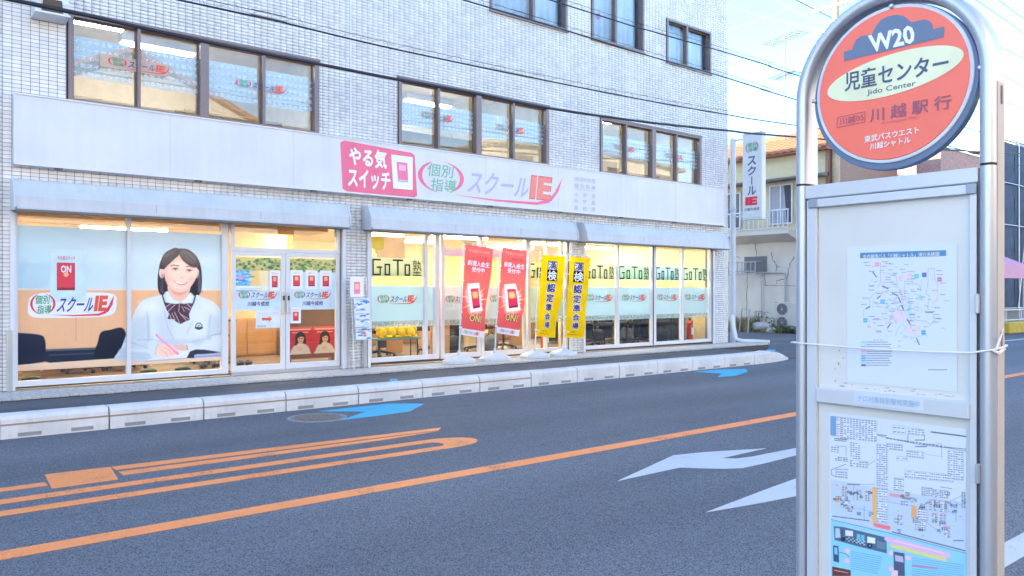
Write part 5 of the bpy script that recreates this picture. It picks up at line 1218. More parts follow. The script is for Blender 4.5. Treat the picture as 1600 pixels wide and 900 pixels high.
# boards
q = MB(); q.bbox(2.388, 2.432, .884, 1.4035, 1.783, 1.826, .003); q.build('top_bar', silver2, BS)
q = MB(); q.bbox(2.390, 2.43, 1.364, 1.400, .40, 1.780, .003); q.bbox(2.390, 2.43, .887, .906, .40, 1.780, .002); q.bbox(2.386, 2.43, .9062, 1.3638, 1.753, 1.780, .002); q.bbox(2.388, 2.43, .9062, 1.3638, .40, .45, .002); q.build('board_frame', silver2, BS)
for a_ in (1.3575, .886): q = MB(); q.bbox(2.384, 2.40, a_, a_+.033*(1 if a_ > 1 else .82), 1.752, 1.7815, .002); q.build('corner_piece', M('grey_corner', lrgb=(.30, .33, .40), rough=.4, metal=.3), BS)
q = MB(); q.box(2.391, 2.394, .8845, .8865, .45, 1.775); q.box(2.3925, 2.395, 1.4002, 1.4028, .45, 1.78); q.build('shadow_gap', M('gap_black', lrgb=(.02, .02, .04)), BS)
q = MB(); q.bbox(2.383, 2.42, .903, 1.3625, 1.124, 1.172, .003); q.build('middle_rail', silver2, BS)
panel_m = M('off_white_board', lrgb=(.66, .67, .66), rough=.35, var=.05, scale=3)
q = MB(); q.box(2.404, 2.418, .9062, 1.3638, 1.172, 1.753); q.box(2.404, 2.418, .9062, 1.3638, .45, 1.124); pan = q.build('board', panel_m, BS)
q = MB(); fq = faceXr(2.404)
for _ in range(22):
    y, z = random.uniform(-1.33, -.95), 1.177+abs(random.gauss(0, .012)); a = random.uniform(.002, .014); q.flat([(y-a, z), (y, z-.0018), (y+a, z), (y, z+.0018)], fq, M('dirt_speck', lrgb=(.46, .43, .40), rough=.9), .0006)
for _ in range(12):
    y, z = random.gauss(-1.30, .012), random.gauss(1.265, .03); a = random.uniform(.001, .004); q.flat([(y-a, z), (y, z-a), (y+a, z), (y, z+a)], fq, MATS['dirt_speck'], .0006)
q.build('dirt', None, BS)
q = MB(); q.text('テロ対策特別警戒実施中', faceXr(2.3825), -1.222, 1.142, .186, .020, M('pale_blue_text', (165, 190, 215), .5), .012, 0, .0012); q.flat([(-1.235, 1.134), (-1.025, 1.134), (-1.025, 1.167), (-1.235, 1.167)], faceXr(2.3825), M('clear_sticker', (206, 218, 232), .3), .0004); q.build('sticker', None, BS)
q = MB()
for z in (1.42, .95): q.bbox(2.380, 2.396, .876, .888, z, z+.055, .002)
q.build('hinge', steel, BS)
# sheets
def dash(P, x0, y, x1, c=(60, 70, 100), w_=3.2, gap=5, ln=9, a=.85, sl=0.):
    x = x0
    while x < x1:
        L = random.uniform(ln*.5, ln*1.3); P.line([(x, y+(x-x0)*sl), (min(x+L, x1), y+(min(x+L, x1)-x0)*sl)], w_, c, a); x += L+gap*random.uniform(.6, 1.2)
def map1(P):
    P.C[:] = (214, 222, 236)
    BL, PK, GR = (130, 200, 228), (240, 190, 210), (140, 148, 170)
    P.poly([(230, 90), (714, 75), (714, 108), (230, 121)], (84, 140, 186))
    for p in ([(300, 170), (345, 150), (345, 260), (330, 280)], [(345, 200), (430, 212), (440, 260)], [(480, 265), (540, 262), (570, 280), (570, 310)], [(480, 265), (480, 330), (500, 360)], [(612, 180), (612, 262), (600, 320), (620, 330), (610, 400), (640, 430)], [(612, 180), (648, 180), (648, 235), (666, 270), (666, 350), (640, 370)], [(530, 440), (550, 470), (600, 475), (626, 495), (645, 470), (640, 440)], [(500, 480), (540, 545), (560, 600)]): P.line(p, 2.4, GR, .75)
    for p in ([(320, 310), (285, 345), (285, 400), (250, 412), (250, 450)], [(370, 350), (390, 420), (440, 400), (480, 380)], [(430, 560), (440, 520), (470, 490), (490, 510), (460, 545)], [(480, 555), (530, 568), (605, 550)], [(395, 470), (420, 410), (450, 400)], [(505, 330), (505, 440), (520, 470)]): P.line(p, 3, BL, .8)
    for p in ([(430, 420), (470, 440), (480, 480)], [(355, 220), (360, 330)], [(500, 520), (550, 525)], [(420, 460), (500, 470)], [(470, 300), (480, 420)], [(666, 240), (666, 380)]): P.line(p, 3, PK, .8)
    P.poly([(415, 420), (470, 415), (480, 470), (420, 478)], (240, 200, 220), .55, True, soft=14); P.poly([(490, 510), (545, 510), (545, 550), (500, 548)], (245, 205, 222), .6, True, soft=12); P.poly([(495, 380), (520, 380), (515, 460), (495, 440)], (170, 220, 240), .6, True, soft=10)
    P.line([(302, 198), (345, 262), (390, 300), (436, 325), (465, 375), (485, 430), (512, 500), (545, 560), (562, 606)], 5, (205, 212, 226))
    for a, b in (((303, 200), (322, 226)), ((358, 278), (388, 292)), ((412, 318), (442, 332)), ((445, 340), (458, 366)), ((464, 385), (474, 410)), ((495, 462), (512, 492)), ((548, 572), (562, 606)), ((264, 404), (284, 392)), ((326, 348), (344, 332)), ((384, 512), (400, 490)), ((600, 424), (640, 424))): P.line([a, b], 5.5, (80, 86, 108))
    for x, y, c in ((325, 155, (245, 150, 185)), (356, 365, (95, 180, 220)), (260, 470, (90, 180, 220)), (458, 238, (245, 190, 210)), (508, 222, (245, 190, 205)), (548, 222, (95, 200, 225)), (591, 214, (60, 100, 160)), (677, 240, (190, 120, 160)), (564, 336, (165, 215, 232)), (587, 538, (70, 160, 210)), (290, 510, (245, 210, 225))): P.rect(x-12, y-12, x+12, y+12, c); P.line([(x-7, y), (x+7, y)], 3, (230, 240, 250), .7)
    for _ in range(260):
        x, y = random.gauss(460, 95), random.gauss(360, 105)
        if 235 < x < 705 and 135 < y < 620 and not (x < 430 and y > 560): 
            if random.random() < .5: dash(P, x, y, x+random.uniform(10, 30), (95, 100, 130), 2.4, 3, 7, .7)
            else: P.line([(x, y), (x+random.uniform(-4, 10), y+random.uniform(8, 26))], 1.8, random.choice([GR, GR, BL, PK, (170, 176, 196)]), .6)
    for x, y in ((250, 145), (258, 162), (280, 195), (355, 140), (350, 165), (280, 275), (280, 300), (246, 345), (236, 380), (280, 448), (372, 150), (372, 228), (372, 242), (660, 190), (664, 212), (680, 260), (680, 325), (650, 400), (645, 438), (650, 458), (660, 462), (640, 480), (300, 465), (330, 500), (320, 530)): dash(P, x, y, x+30, (80, 86, 115), 2.6, 3, 8)
    P.rect(232, 572, 417, 736, (212, 224, 240), .7); dash(P, 310, 580, 360, (80, 90, 120), 3, 12, 6)
    for k in range(11):
        y = 592+k*13; P.rect(236, y-5, 262, y+5, ((170, 205, 230), (200, 215, 235), (150, 195, 225), (160, 200, 228), (240, 170, 195), (240, 190, 205), (110, 185, 220), (90, 175, 215), (120, 185, 220), (190, 205, 225), (90, 100, 130))[k]); dash(P, 266, y, 400+random.uniform(-15, 10), (70, 78, 110), 3, 2.5, 11)
    dash(P, 614, 748, 718, (80, 86, 115), 3.6, 3, 9)
f1 = faceXr(2.4025)
def uvX(X, u0, v0, k):
    def f(x, z): u, v = project(X, -x, z); return (u-u0)*k, (v-v0)*k
    return f
sheet('route_map_sheet', BS, f1, -1.266, -.942, 1.196, 1.622, 250, 320, uvX(2.4025, 1280, 370, 3.6), map1, (226, 232, 244), 2.6, printm, label='white sheet with a small shuttle route map and blue heading')
q = MB(); A = P2(1345, 403); q.text('市内循環バス「川越シャトル」運行系統図', f1, -1.215, 1.5835, .225, .0115, C_wht, .01, 0, .0012); q.build('heading', None, BS)
def map2(P):
    P.C[:] = (216, 224, 238)
    P.poly([(60, 395), (300, 440), (770, 520), (770, 780), (60, 606)], (196, 212, 238))
    DK = (40, 46, 70)
    def sk(x): return (x-60)*.10          # lines of the sheet fall to the right in the close-up
    def grid(x0, y0, x1, y1, nx, ny, c=DK, box=True):
        if box:
            P.poly([(x0, y0), (x1, y0+(x1-x0)*.1), (x1, y1+(x1-x0)*.1), (x0, y1)], (218, 226, 240)); P.line([(x0, y0), (x1, y0+(x1-x0)*.1), (x1, y1+(x1-x0)*.1), (x0, y1), (x0, y0)], 1.5, (130, 140, 170), .8)
        for i in range(nx):
            for j in range(ny):
                x = x0+(i+.5)*(x1-x0)/nx; y = y0+(j+.5)*(y1-y0)/ny+(x-x0)*.1
                r_ = random.random()
                if r_ < .9: a = (x1-x0)/nx*.3; P.line([(x-a, y), (x+a*random.uniform(.2, 1), y+.1*a)], 3.5, c, random.uniform(.55, .95))
    P.poly([(58, 66), (88, 69), (88, 172), (58, 168)], (120, 165, 205)); grid(88, 69, 110, 172, 1, 9, (190, 60, 70)); grid(112, 73, 300, 182, 12, 11)
    grid(384, 115, 448, 158, 3, 2); grid(462, 128, 548, 162, 5, 3); dash(P, 584, 150, 764, (60, 66, 90), 6, 3, 10, .95, .13)
    P.line([(305, 168), (400, 190), (520, 215), (660, 232), (768, 250)], 2.2, DK, .7); dash(P, 305, 164, 350, DK, 3.4, 4, 8, .9, .1); dash(P, 350, 182, 640, DK, 4, 8, 10, .9, .15); dash(P, 650, 228, 768, DK, 3.4, 6, 9, .9, .1)
    P.line([(462, 165), (462, 200)], 2.5, DK, .8); P.line([(548, 165), (548, 190)], 2.5, DK, .8); dash(P, 500, 192, 548, DK, 4, 4, 8); dash(P, 500, 226, 560, DK, 4, 4, 8); P.line([(555, 265), (640, 280)], 2, (120, 190, 180)); P.line([(540, 215), (636, 212), (640, 280)], 2, DK, .6)
    dash(P, 80, 184, 145, DK, 4, 3, 8, .9, .08); dash(P, 80, 193, 140, DK, 3, 3, 8, .9, .08)
    grid(60, 222, 105, 256, 3, 3, box=False); grid(160, 200, 215, 290, 4, 8, box=False); P.line([(85, 222), (140, 226), (140, 272)], 2, DK, .6)
    grid(82, 275, 150, 300, 5, 3, box=False); grid(160, 296, 255, 328, 6, 3); grid(300, 212, 356, 430, 5, 20)
    grid(352, 208, 435, 240, 7, 3); grid(455, 245, 545, 280, 7, 3); grid(404, 275, 460, 295, 4, 1); grid(670, 245, 750, 395, 6, 13)
    grid(446, 348, 700, 388, 22, 3); grid(390, 388, 440, 455, 5, 6); grid(534, 436, 590, 480, 5, 5); grid(590, 448, 672, 488, 7, 5); dash(P, 630, 436, 690, DK, 2.6, 3, 8, .8, .15)
    P.line([(64, 346), (64, 372), (84, 382)], 2.4, DK, .7); P.line([(64, 346), (140, 318)], 2.4, DK, .7); grid(86, 352, 146, 386, 5, 3); dash(P, 84, 344, 150, DK, 2.6, 4, 7, .7); P.line([(255, 322), (292, 298)], 2.2, (110, 140, 150), .8)
    P.line([(150, 420), (290, 424)], 2, (90, 130, 180), .8); dash(P, 145, 422, 210, DK, 3.4, 4, 8, .9, .05); P.line([(180, 430), (180, 500)], 3, (120, 150, 195)); P.line([(234, 535), (234, 605)], 3, (120, 150, 195))
    OR = (244, 168, 90)
    P.poly([(276, 434), (298, 437), (298, 628), (276, 622)], (246, 190, 120)); grid(276, 434, 298, 622, 2, 16, OR, False); grid(300, 438, 356, 620, 5, 14); P.poly([(285, 625), (360, 638), (372, 648), (365, 660), (340, 656), (290, 642)], (244, 130, 140), 1, True)
    P.poly([(480, 530), (508, 535), (508, 608), (480, 600)], OR, .8); P.poly([(82, 486), (104, 490), (104, 520), (82, 515)], OR, .8)
    for x, y, w_, h in ((120, 436, 26, 48), (195, 455, 24, 48), (240, 460, 24, 48), (408, 586, 26, 46), (574, 505, 38, 52), (626, 512, 44, 54), (588, 575, 26, 46), (630, 580, 30, 50), (650, 645, 32, 52)): P.line([(x, y-4), (x+w_, y-2)], 4, (240, 150, 130), .9); grid(x, y, x+w_, y+h, 2, 6)
    grid(515, 545, 565, 610, 4, 5); grid(500, 605, 555, 660, 5, 5); grid(110, 500, 160, 530, 4, 3); P.poly([(366, 468), (416, 474), (508, 497), (508, 514), (416, 492), (366, 484)], (240, 140, 140), .7); P.poly([(430, 484), (508, 500), (508, 513), (430, 497)], (100, 160, 170), .8)
    P.line([(358, 514), (480, 536)], 2, (100, 160, 210)); P.line([(200, 548), (276, 565)], 2, (100, 160, 210)); P.line([(560, 620), (610, 660), (640, 668)], 2, (110, 130, 190)); P.line([(668, 560), (712, 578), (712, 615)], 2.4, (80, 140, 200)); P.line([(700, 510), (760, 545)], 2, DK, .5)
    dash(P, 112, 540, 200, OR, 4, 8, 10, .9, .1); grid(740, 460, 764, 545, 2, 12, box=False); P.line([(680, 512), (745, 480)], 2, DK, .5)
    dash(P, 70, 588, 260, DK, 4, 4, 9, .9, .13); dash(P, 380, 670, 760, DK, 4.4, 3, 10, .95, .26); dash(P, 700, 716, 750, DK, 4, 3, 8)
    for x, y in ((92, 428), (150, 470), (222, 500), (410, 560), (470, 640), (540, 690), (610, 640), (700, 640), (735, 590), (420, 440), (470, 470), (700, 450)):
        P.rect(x-7, y-5, x+7, y+5, random.choice([(206, 220, 130), (248, 214, 120), (150, 205, 160), (240, 160, 120)]), .85)
    for _ in range(26): x, y = random.uniform(380, 740), random.uniform(430, 640)+20; grid(x, y, x+random.uniform(16, 40), y+random.uniform(14, 30), 3, 3, box=random.random() < .5)
    for _ in range(14): x, y = random.uniform(70, 260), random.uniform(440, 570); grid(x, y, x+random.uniform(14, 30), y+random.uniform(12, 24), 3, 3, box=random.random() < .4)
    # lower blue leaflet part
    P.poly([(60, 606), (366, 676), (770, 782), (770, 1000), (60, 1000)], (150, 212, 236)); P.line([(62, 606), (366, 676), (768, 782)], 3, (90, 130, 160))
    P.poly([(76, 640), (130, 646), (350, 700), (352, 782), (200, 745), (80, 712)], (82, 110, 142)); P.poly([(84, 650), (106, 652), (112, 700), (84, 702)], (196, 206, 222)); P.poly([(136, 660), (176, 666), (176, 694), (136, 690)], (236, 232, 226)); P.poly([(196, 680), (236, 688), (236, 738), (196, 728)], (120, 196, 218)); P.poly([(250, 694), (292, 702), (292, 732), (250, 726)], (240, 244, 228)); P.poly([(300, 716), (346, 726), (346, 764), (300, 754)], (110, 140, 160))
    P.line([(130, 640), (340, 690)], 6, (190, 210, 222)); P.line([(216, 684), (216, 732)], 2.5, (40, 60, 90)); P.line([(120, 690), (120, 660)], 3, (40, 50, 80))
    for k in range(10):
        for j in range(3): P.line([(142+k*10, 698+k*2.4+j*8), (148+k*10, 700+k*2.4+j*8)], 4, (230, 236, 240) if (k+j) % 2 else (40, 50, 70))
    P.ell(124, 708, 12, 11, (40, 44, 60)); P.ell(264, 742, 14, 13, (40, 44, 60)); P.ell(264, 742, 6, 6, (140, 150, 160))
    P.poly([(370, 698), (640, 768), (678, 780), (684, 796), (670, 806), (640, 800), (372, 730)], (232, 188, 224), 1, True); P.poly([(372, 732), (662, 806), (660, 826), (372, 750)], (232, 222, 142))
    dash(P, 390, 716, 650, (246, 214, 238), 8, 4, 12, .9, .25)
    for k in range(9): dash(P, 165, 772+k*11, 330-3*k, (90, 150, 190), 2.6, 2, 12, .8, .18)
    for k in range(9): dash(P, 485, 806+k*11, 750, (90, 150, 190), 2.6, 2, 12, .8, .14)
    dash(P, 484, 846, 616, (226, 120, 170), 7, 3, 12, .9, .1)
    for x, y in ((146, 770), (144, 820), (376, 780), (464, 806), (375, 862)): P.ell(x, y, 15, 12, (242, 200, 220))
    P.poly([(72, 740), (100, 744), (104, 830), (74, 822)], (60, 90, 130)); P.poly([(78, 750), (94, 752), (96, 790), (80, 786)], (140, 200, 225)); P.line([(104, 775), (140, 785), (156, 800)], 3, (80, 110, 140))
    P.poly([(386, 772), (444, 782), (446, 900), (390, 900)], (84, 96, 128)); P.poly([(394, 790), (436, 798), (440, 830), (396, 822)], (200, 190, 215)); P.poly([(68, 850), (164, 870), (164, 900), (68, 900)], (110, 60, 60)); P.line([(80, 870), (150, 884)], 5, (200, 160, 150)); P.poly([(380, 868), (410, 872), (410, 900), (376, 900)], (240, 210, 210))
f2 = faceXr(2.4025)
sheet('route_map_sheet', BS, f2, -1.326, -.918, .50, 1.094, 310, 430, uvX(2.4025, 1280, 630, 3.333), map2, (228, 234, 246), 2.4, printm, label='large sheet with a dense bus network table and a blue leaflet below')
# white cord tied round the bus stop
CT_ = thing('white_string', (2.38, 1.44, 1.31), 'white string tied around the bus stop boards with a frayed knot on the right post', 'string')
q = MB(); q.tube([(2.378, 1.447, 1.313), (2.379, 1.38, 1.311), (2.3785, 1.2, 1.306), (2.379, 1.0, 1.307), (2.379, .9, 1.311), (2.378, .852, 1.320), (2.40, .836, 1.325), (2.44, .832, 1.33), (2.48, .84, 1.33), (2.482, 1.1, 1.32), (2.482, 1.42, 1.315), (2.45, 1.452, 1.313), (2.40, 1.453, 1.313)], .0028, 6, M('white_twine', lrgb=(.78, .78, .78), rough=.8), closed=True); q.build('loop', None, CT_)
q = MB()
for k in range(4):
    a = random.uniform(-.008, .012); q.tube([(2.39, .838+a*.1, 1.322), (2.40, .832+a*.2, 1.345+.01*k*.3), (2.41+a, .829, 1.36+random.uniform(0, .03))], [.0025, .002, .0008], 5, MATS['white_twine'])
    q.tube([(2.385, .846, 1.32), (2.40, .834, 1.312+a*.5), (2.43, .828, 1.328+a)], [.0025, .0025, .0008], 5, MATS['white_twine'])
q.build('knot', None, CT_)

# ================================================================== PROJECTING SIGN ON ITS POLE
PS = thing('pole_sign', (16.85, 11.85, .2), 'white vertical sign on a pale pole beside the right corner of the shop', 'pole sign')
palepole = M('pale_painted_pole', lrgb=(.55, .62, .70), rough=.4, var=.05)
q = MB(); q.tube([(16.85, 11.86, .2), (16.85, 11.86, 3.55)], .062, 14, palepole); q.tube([(16.85, 11.86, 3.55), (16.85, 11.86, 5.30)], .072, 14, sign_w); q.lathe((16.85, 11.86, 3.5), [(.07, 0), (.08, .01), (.08, .06), (.07, .07)], 14, palepole); q.lathe((16.85, 11.86, 2.35), [(.063, 0), (.068, .01), (.068, .05), (.063, .06)], 14, palepole)
q.build('pole', None, PS)
XS = 16.78; ya = onX(1160, 210, XS)[0]; yb = onX(1190.5, 210, XS)[0]; zt = onX(1175, 209, XS)[1]; zb = onX(1175, 341, XS)[1]
q = MB(); q.bbox(XS, XS+.17, yb, ya, zb, zt, .012); q.build('sign_box', sign_w, PS)
q = MB(); q.box(XS+.05, XS+.10, ya, 11.80, zt-.10, zt-.06); q.box(XS+.05, XS+.10, ya, 11.80, zb+.06, zb+.10); q.build('bracket', alu, PS)
q = MB(); q.bbox(XS-.01, XS+.18, yb-.01, ya+.01, zb-.03, zb-.002, .004); q.bbox(XS-.01, XS+.18, yb-.01, ya+.01, zt+.002, zt+.03, .004); q.build('end_cap', alu, PS)
fx = faceXr(XS); q = MB(); W_ = ya-yb; H_ = zt-zb; c0 = -ya
for sgn in (-1, 1):
    o = [(c0+W_*.5+W_*.33*math.cos(g), zb+H_*.84+H_*.075*math.sin(g)) for g in np.linspace(math.pi*(.65 if sgn < 0 else -.35), math.pi*(1.45 if sgn < 0 else .45), 9)]; i_ = [(a-sgn*W_*.05*math.sin(math.pi*k/8), b) for k, (a, b) in enumerate(o)]
    for k in range(8): q.flat([o[k], o[k+1], i_[k+1], i_[k]], fx, C_red, .002)
q.text('個別', fx, c0+W_*.27, zb+H_*.845, W_*.45, H_*.05, C_grn, .02, .1, .003); q.text('指導', fx, c0+W_*.30, zb+H_*.79, W_*.45, H_*.05, C_grn, .02, .1, .003)
dsl = M('slate_blue_ink', (70, 100, 130), .4); q.text('スクール', fx, c0+W_*.28, zb+H_*.27, W_*.42, H_*.47, dsl, .035, 0, .003, vertical=True)
q.text('IE', fx, c0+W_*.15, zb+H_*.155, W_*.62, H_*.10, C_red, .07, .05, .003); q.text('川越今成校', fx, c0+W_*.1, zb+H_*.09, W_*.78, H_*.035, dsl, .03, 0, .003); q.build('lettering', None, PS)
q = MB(); q.tube([(16.62, 11.75, .9), (16.62, 11.62, .33), (16.72, 11.50, .27), (17.15, 11.02, .25)], .055, 12, alu); tag(q.build('drain_pipe', None), 'pale drain pipe ending in a bend at the foot of the pole sign', 'drain pipe')

# ================================================================== NEIGHBOURING HOUSE
NH = thing('cracked_house', (28, 16.5, 0), 'old cream house with cracked wall, tiled roof and a small balcony beyond the car park', 'house')
stucco = M('cream_stucco', lrgb=(.62, .58, .52), rough=.9, var=.10, scale=1.2, bump=.3, bscale=60)
upst = M('upper_cream_wall', lrgb=(.62, .54, .36), rough=.9, var=.05)
XN = 26.0; YN0, YN1 = 14.46, 24.0
q = MB(); q.box(XN, 31, YN0, YN1, 0, 3.62); q.build('lower_wall', stucco, NH)
q = MB(); q.box(XN+.02, 31, YN0, YN1, 3.621, 6.45); q.build('upper_wall', upst, NH)
q = MB(); q.box(XN-.08, 31.1, YN0-.10, YN0-.002, 0, 6.9); q.build('brown_tile_corner', M('brown_tile', lrgb=(.30, .16, .11), rough=.6, var=.3, scale=40), NH)
q = MB(); q.prism([(XN-.35, YN0-.2, 6.42), (XN-.35, YN0-.2, 6.50), (28.5, YN0-.2, 7.75), (31.4, YN0-.2, 6.5), (31.4, YN0-.2, 6.42)], (0, YN1-YN0+.4, 0)); q.build('roof', M('terracotta_roof', lrgb=(.42, .17, .09), rough=.8), NH)
rt = M('terracotta_tile', lrgb=(.50, .20, .10), rough=.75, var=.2, scale=3); q = MB()
def rooftile(L=.27, W_=.30):
    q = MB(); n = 6; vs = []
    for j in (0, 1):
        for k in range(n+1): a = k/n; vs.append((j*L, a*W_, .025*math.sin(a*2*math.pi)+.03))
    for j in (0, 1):
        for k in range(n+1): a = k/n; vs.append((j*L, a*W_, .025*math.sin(a*2*math.pi)+.005))
    m = n+1; fs = [(k, m+k, m+k+1, k+1) for k in range(n)]+[(k, k+1, 2*m+k+1, 2*m+k) for k in range(n)]
    q.add(vs, fs); return q.v, q.f
tv, tf = rooftile(); me = bpy.data.meshes.new('roof_tile'); me.from_pydata(tv, [], tf); me.materials.append(rt)
sl_ = math.atan2(1.25, 28.5-(XN-.35)); RF = bpy.data.objects['roof.001'] if 'roof.001' in bpy.data.objects else o
for r in range(9):
    for c in range(26):
        y = YN0-.2+c*.30; 
        if c*.3 > 7.6: continue
        o = shared('roof_tile', me, (XN-.42+r*.24*math.cos(sl_), y, 6.475+r*.24*math.sin(sl_)+.0), RF); o.rotation_euler = (0, -sl_+.06, 0)
q = MB(); q.prism([(XN-.55, YN0-.1, 5.50), (XN-.55, YN0-.1, 5.54), (XN+.0, YN0-.1, 5.66), (XN+.0, YN0-.1, 5.50)], (0, 8, 0)); q.build('window_hood', M('dark_hood', lrgb=(.16, .13, .12), rough=.6), NH)
# upper windows and balcony
def nwin(y0, y1, z0, z1, nm='window', dark=True, sp=2):
    q = MB(); f = .045
    q.box(XN-.05, XN+.0, y0, y1, z0, z0+f); q.box(XN-.05, XN+.0, y0, y1, z1-f, z1)
    for k in range(sp+1): yy = y0+(y1-y0-f)*k/sp; q.box(XN-.052, XN+.0, yy, yy+f, z0+f, z1-f)
    w_ = q.build(nm, alu, NH); q = MB(); q.box(XN-.022, XN-.016, y0+f, y1-f, z0+f, z1-f); q.build('pane', M('dusky_glass', lrgb=(.10, .11, .14), rough=.08, spec=1.) if dark else M('grey_curtained_glass', lrgb=(.32, .33, .38), rough=.1, spec=.8), w_)
    return w_
yw = lambda u: onX(u, 300, XN)[0]
nwin(yw(1239), yw(1203), 3.95, 5.40, dark=False); nwin(yw(1158), yw(1130), 3.9, 5.28)
q = MB(); q.flat([(yw(1238), 3.99), (yw(1230), 3.99), (yw(1225.5), 5.36), (yw(1238), 5.36)], faceX(XN-.024), M('dark_opening', lrgb=(.05, .05, .07)), 0); q.build('open_gap', None, NH)
BL_ = thing('balcony', (25.6, 16.6, 3.7), 'narrow white-railed balcony on the cracked cream house', 'balcony'); BL_.parent = None
by0, by1 = yw(1249), yw(1130)+.3
q = MB(); q.box(XN-.75, XN-.001, by0, by1, 3.55, 3.70); q.build('floor_slab', stucco, BL_)
q = MB(); q.prism([(XN-.75, by0, 3.549), (XN-.05, by0, 3.549), (XN-.05, by0, 3.30)], (0, by1-by0, 0)); q.build('sloping_soffit', stucco, BL_)
q = MB(); q.box(XN-.73, XN-.69, by0, by1, 4.38, 4.43); q.box(XN-.73, XN-.69, by0, by1, 3.76, 3.79); q.build('handrail', M('white_rail', lrgb=(.62, .62, .66), rough=.5), BL_)
bar = boxmesh('baluster', .02, .03, .60, MATS['white_rail']); n = int((by1-by0)/.20)
for k in range(n+1): shared('baluster', bar, (XN-.71, by0+.02+k*.2, 4.085), BL_)
BL_['label'] = 'narrow white-railed balcony on the cracked cream house'
q = MB(); q.bbox(XN-.68, XN-.55, yw(1150), yw(1137), 3.75, 4.3, .02); tag(q.build('hanging_cloth', M('white_cloth', lrgb=(.6, .6, .62), rough=.95), None), 'pale cloth drying behind the balcony railing next to the pole sign', 'cloth')
# cracks: thin dark grooves
q = MB(); fN = faceX(XN-.001)
def crack(L, w_=.02):
    q = MB()
    pts = [onX(1130+x/4.09, v0+y/4.09, XN) for (x, y, v0) in L]; P = []
    for a, b in zip(pts[:-1], pts[1:]):
        n = 4
        for k in range(n): P.append((a[0]+(b[0]-a[0])*k/n+random.uniform(-.03, .03), a[1]+(b[1]-a[1])*k/n))
    P.append(pts[-1])
    for a, b in zip(P[:-1], P[1:]):
        d = Vector((b[0]-a[0], b[1]-a[1])); 
        if d.length < 1e-4: continue
        n_ = Vector((-d.y, d.x)).normalized()*w_*random.uniform(.35, .8); q.flat([(a[0]-n_.x, a[1]-n_.y), (b[0]-n_.x, b[1]-n_.y), (b[0]+n_.x, b[1]+n_.y), (a[0]+n_.x, a[1]+n_.y)], fN, M('crack_shadow', lrgb=(.10, .09, .08), rough=1), .002)
    q.build('crack', None, NH)
crack([(198, 800, 180), (205, 850, 180), (215, 0+50, 380), (208, 88, 380)]); crack([(308, 58, 380), (315, 100, 380), (345, 150, 380), (335, 180, 380)]); crack([(345, 150, 380), (370, 152, 380)], .012)
crack([(455, 85, 380), (430, 130, 380), (412, 200, 380), (408, 230, 380)]); crack([(348, 240, 380), (370, 232, 380), (395, 230, 380)]); crack([(82, 85, 380), (110, 95, 380)]); crack([(338, 235, 380), (342, 262, 380)], .012)
crack([(262, 190, 380), (270, 270, 380), (360, 270, 380), (464, 273, 380)], .014); crack([(155, 180, 380), (152, 300, 380), (150, 460, 380)], .012); crack([(330, 375, 380), (345, 380, 380)])
q = MB()
for x0, y0, x1, y1 in ((240, 360, 330, 735),): pass
rp = lambda x, y: onX(1130+x/4.09, 380+y/4.09, XN)
def pipe(L, r=.025):
    q.tube([(XN-.05, *rp(x, y)) for x, y in L], r, 8, M('grey_pipe', lrgb=(.42, .42, .44), rough=.6))
pipe([(225, 188), (395, 188), (400, 195), (400, 375)], .03); pipe([(250, 195), (250, 480)], .02); q.build('pipe', None, NH)
# barred small window
a, b = rp(138, 88), rp(278, 185); q = MB(); q.box(XN-.03, XN-.001, b[0], a[0], b[1], a[1], M('dusky_glass')); q.build('small_window', None, NH)
q = MB(); c_ = rp(30, 128); d_ = rp(255, 200)
for z in (c_[1], d_[1], d_[1]+.12): q.box(XN-.50, XN-.46, d_[0], c_[0]+.2, z-.02, z+.02)
for k in range(9): y = d_[0]+(c_[0]-d_[0])*k/8; q.box(XN-.495, XN-.465, y, y+.03, d_[1], c_[1]-.02)
for z in (c_[1], d_[1]): q.box(XN-.46, XN-.031, d_[0], d_[0]+.03, z-.015, z+.015)
q.build('window_rail', M('worn_rail', lrgb=(.38, .38, .40), rough=.6), NH)
a, b = rp(150, 45), rp(230, 110)
# outdoor AC unit
AC = thing('air_conditioner_unit', (25.4, 15.9, .1), 'tall outdoor air conditioner with two round fans at the foot of the cracked house', 'air conditioner')
A0, A1 = onX(1251, 500, 25.35)[0], onX(1209, 500, 25.35)[0]; z0_, z1_ = onX(1220, 517, 25.35)[1], onX(1220, 473, 25.35)[1]
acm = M('ac_beige', lrgb=(.56, .54, .50), rough=.5, var=.04)
q = MB(); q.bbox(25.35, 25.75, A0, A1, max(.16, z0_), z1_, .015); q.build('case', acm, AC)
for v in (483, 504):
    y, z = onX(1222, v, 25.35); q = MB(); q.lathe((25.34, y, z), [(.0, .0), (.205, 0), (.205, .012)], 24, M('fan_dark', lrgb=(.08, .08, .10), rough=.7), False, 'x')
    F_ = q.build('fan_grille', None, AC); q = MB()
    for r in (.06, .10, .14, .18, .205):
        q.tube([(25.335, y+r*math.cos(g), z+r*math.sin(g)) for g in np.linspace(0, 2*math.pi, 19)[:-1]], .006, 5, MATS['worn_rail'], closed=True)
    for k in range(8): g = k*math.pi/4; q.box(25.330, 25.336, y-.006, y+.006, z-.2, z+.2) if k == 0 else q.tube([(25.334, y, z), (25.334, y+.2*math.cos(g), z+.2*math.sin(g))], .005, 4)
    q.lathe((25.328, y, z), [(.03, 0), (.035, .008)], 12, acm, False, 'x'); q.build('guard_ring', MATS['worn_rail'], F_)
q = MB(); q.box(25.37, 25.73, A0+.1, A0+.25, .03, max(.16, z0_)); q.box(25.37, 25.73, A1-.25, A1-.1, .03, max(.16, z0_)); q.build('foot', conc, AC)
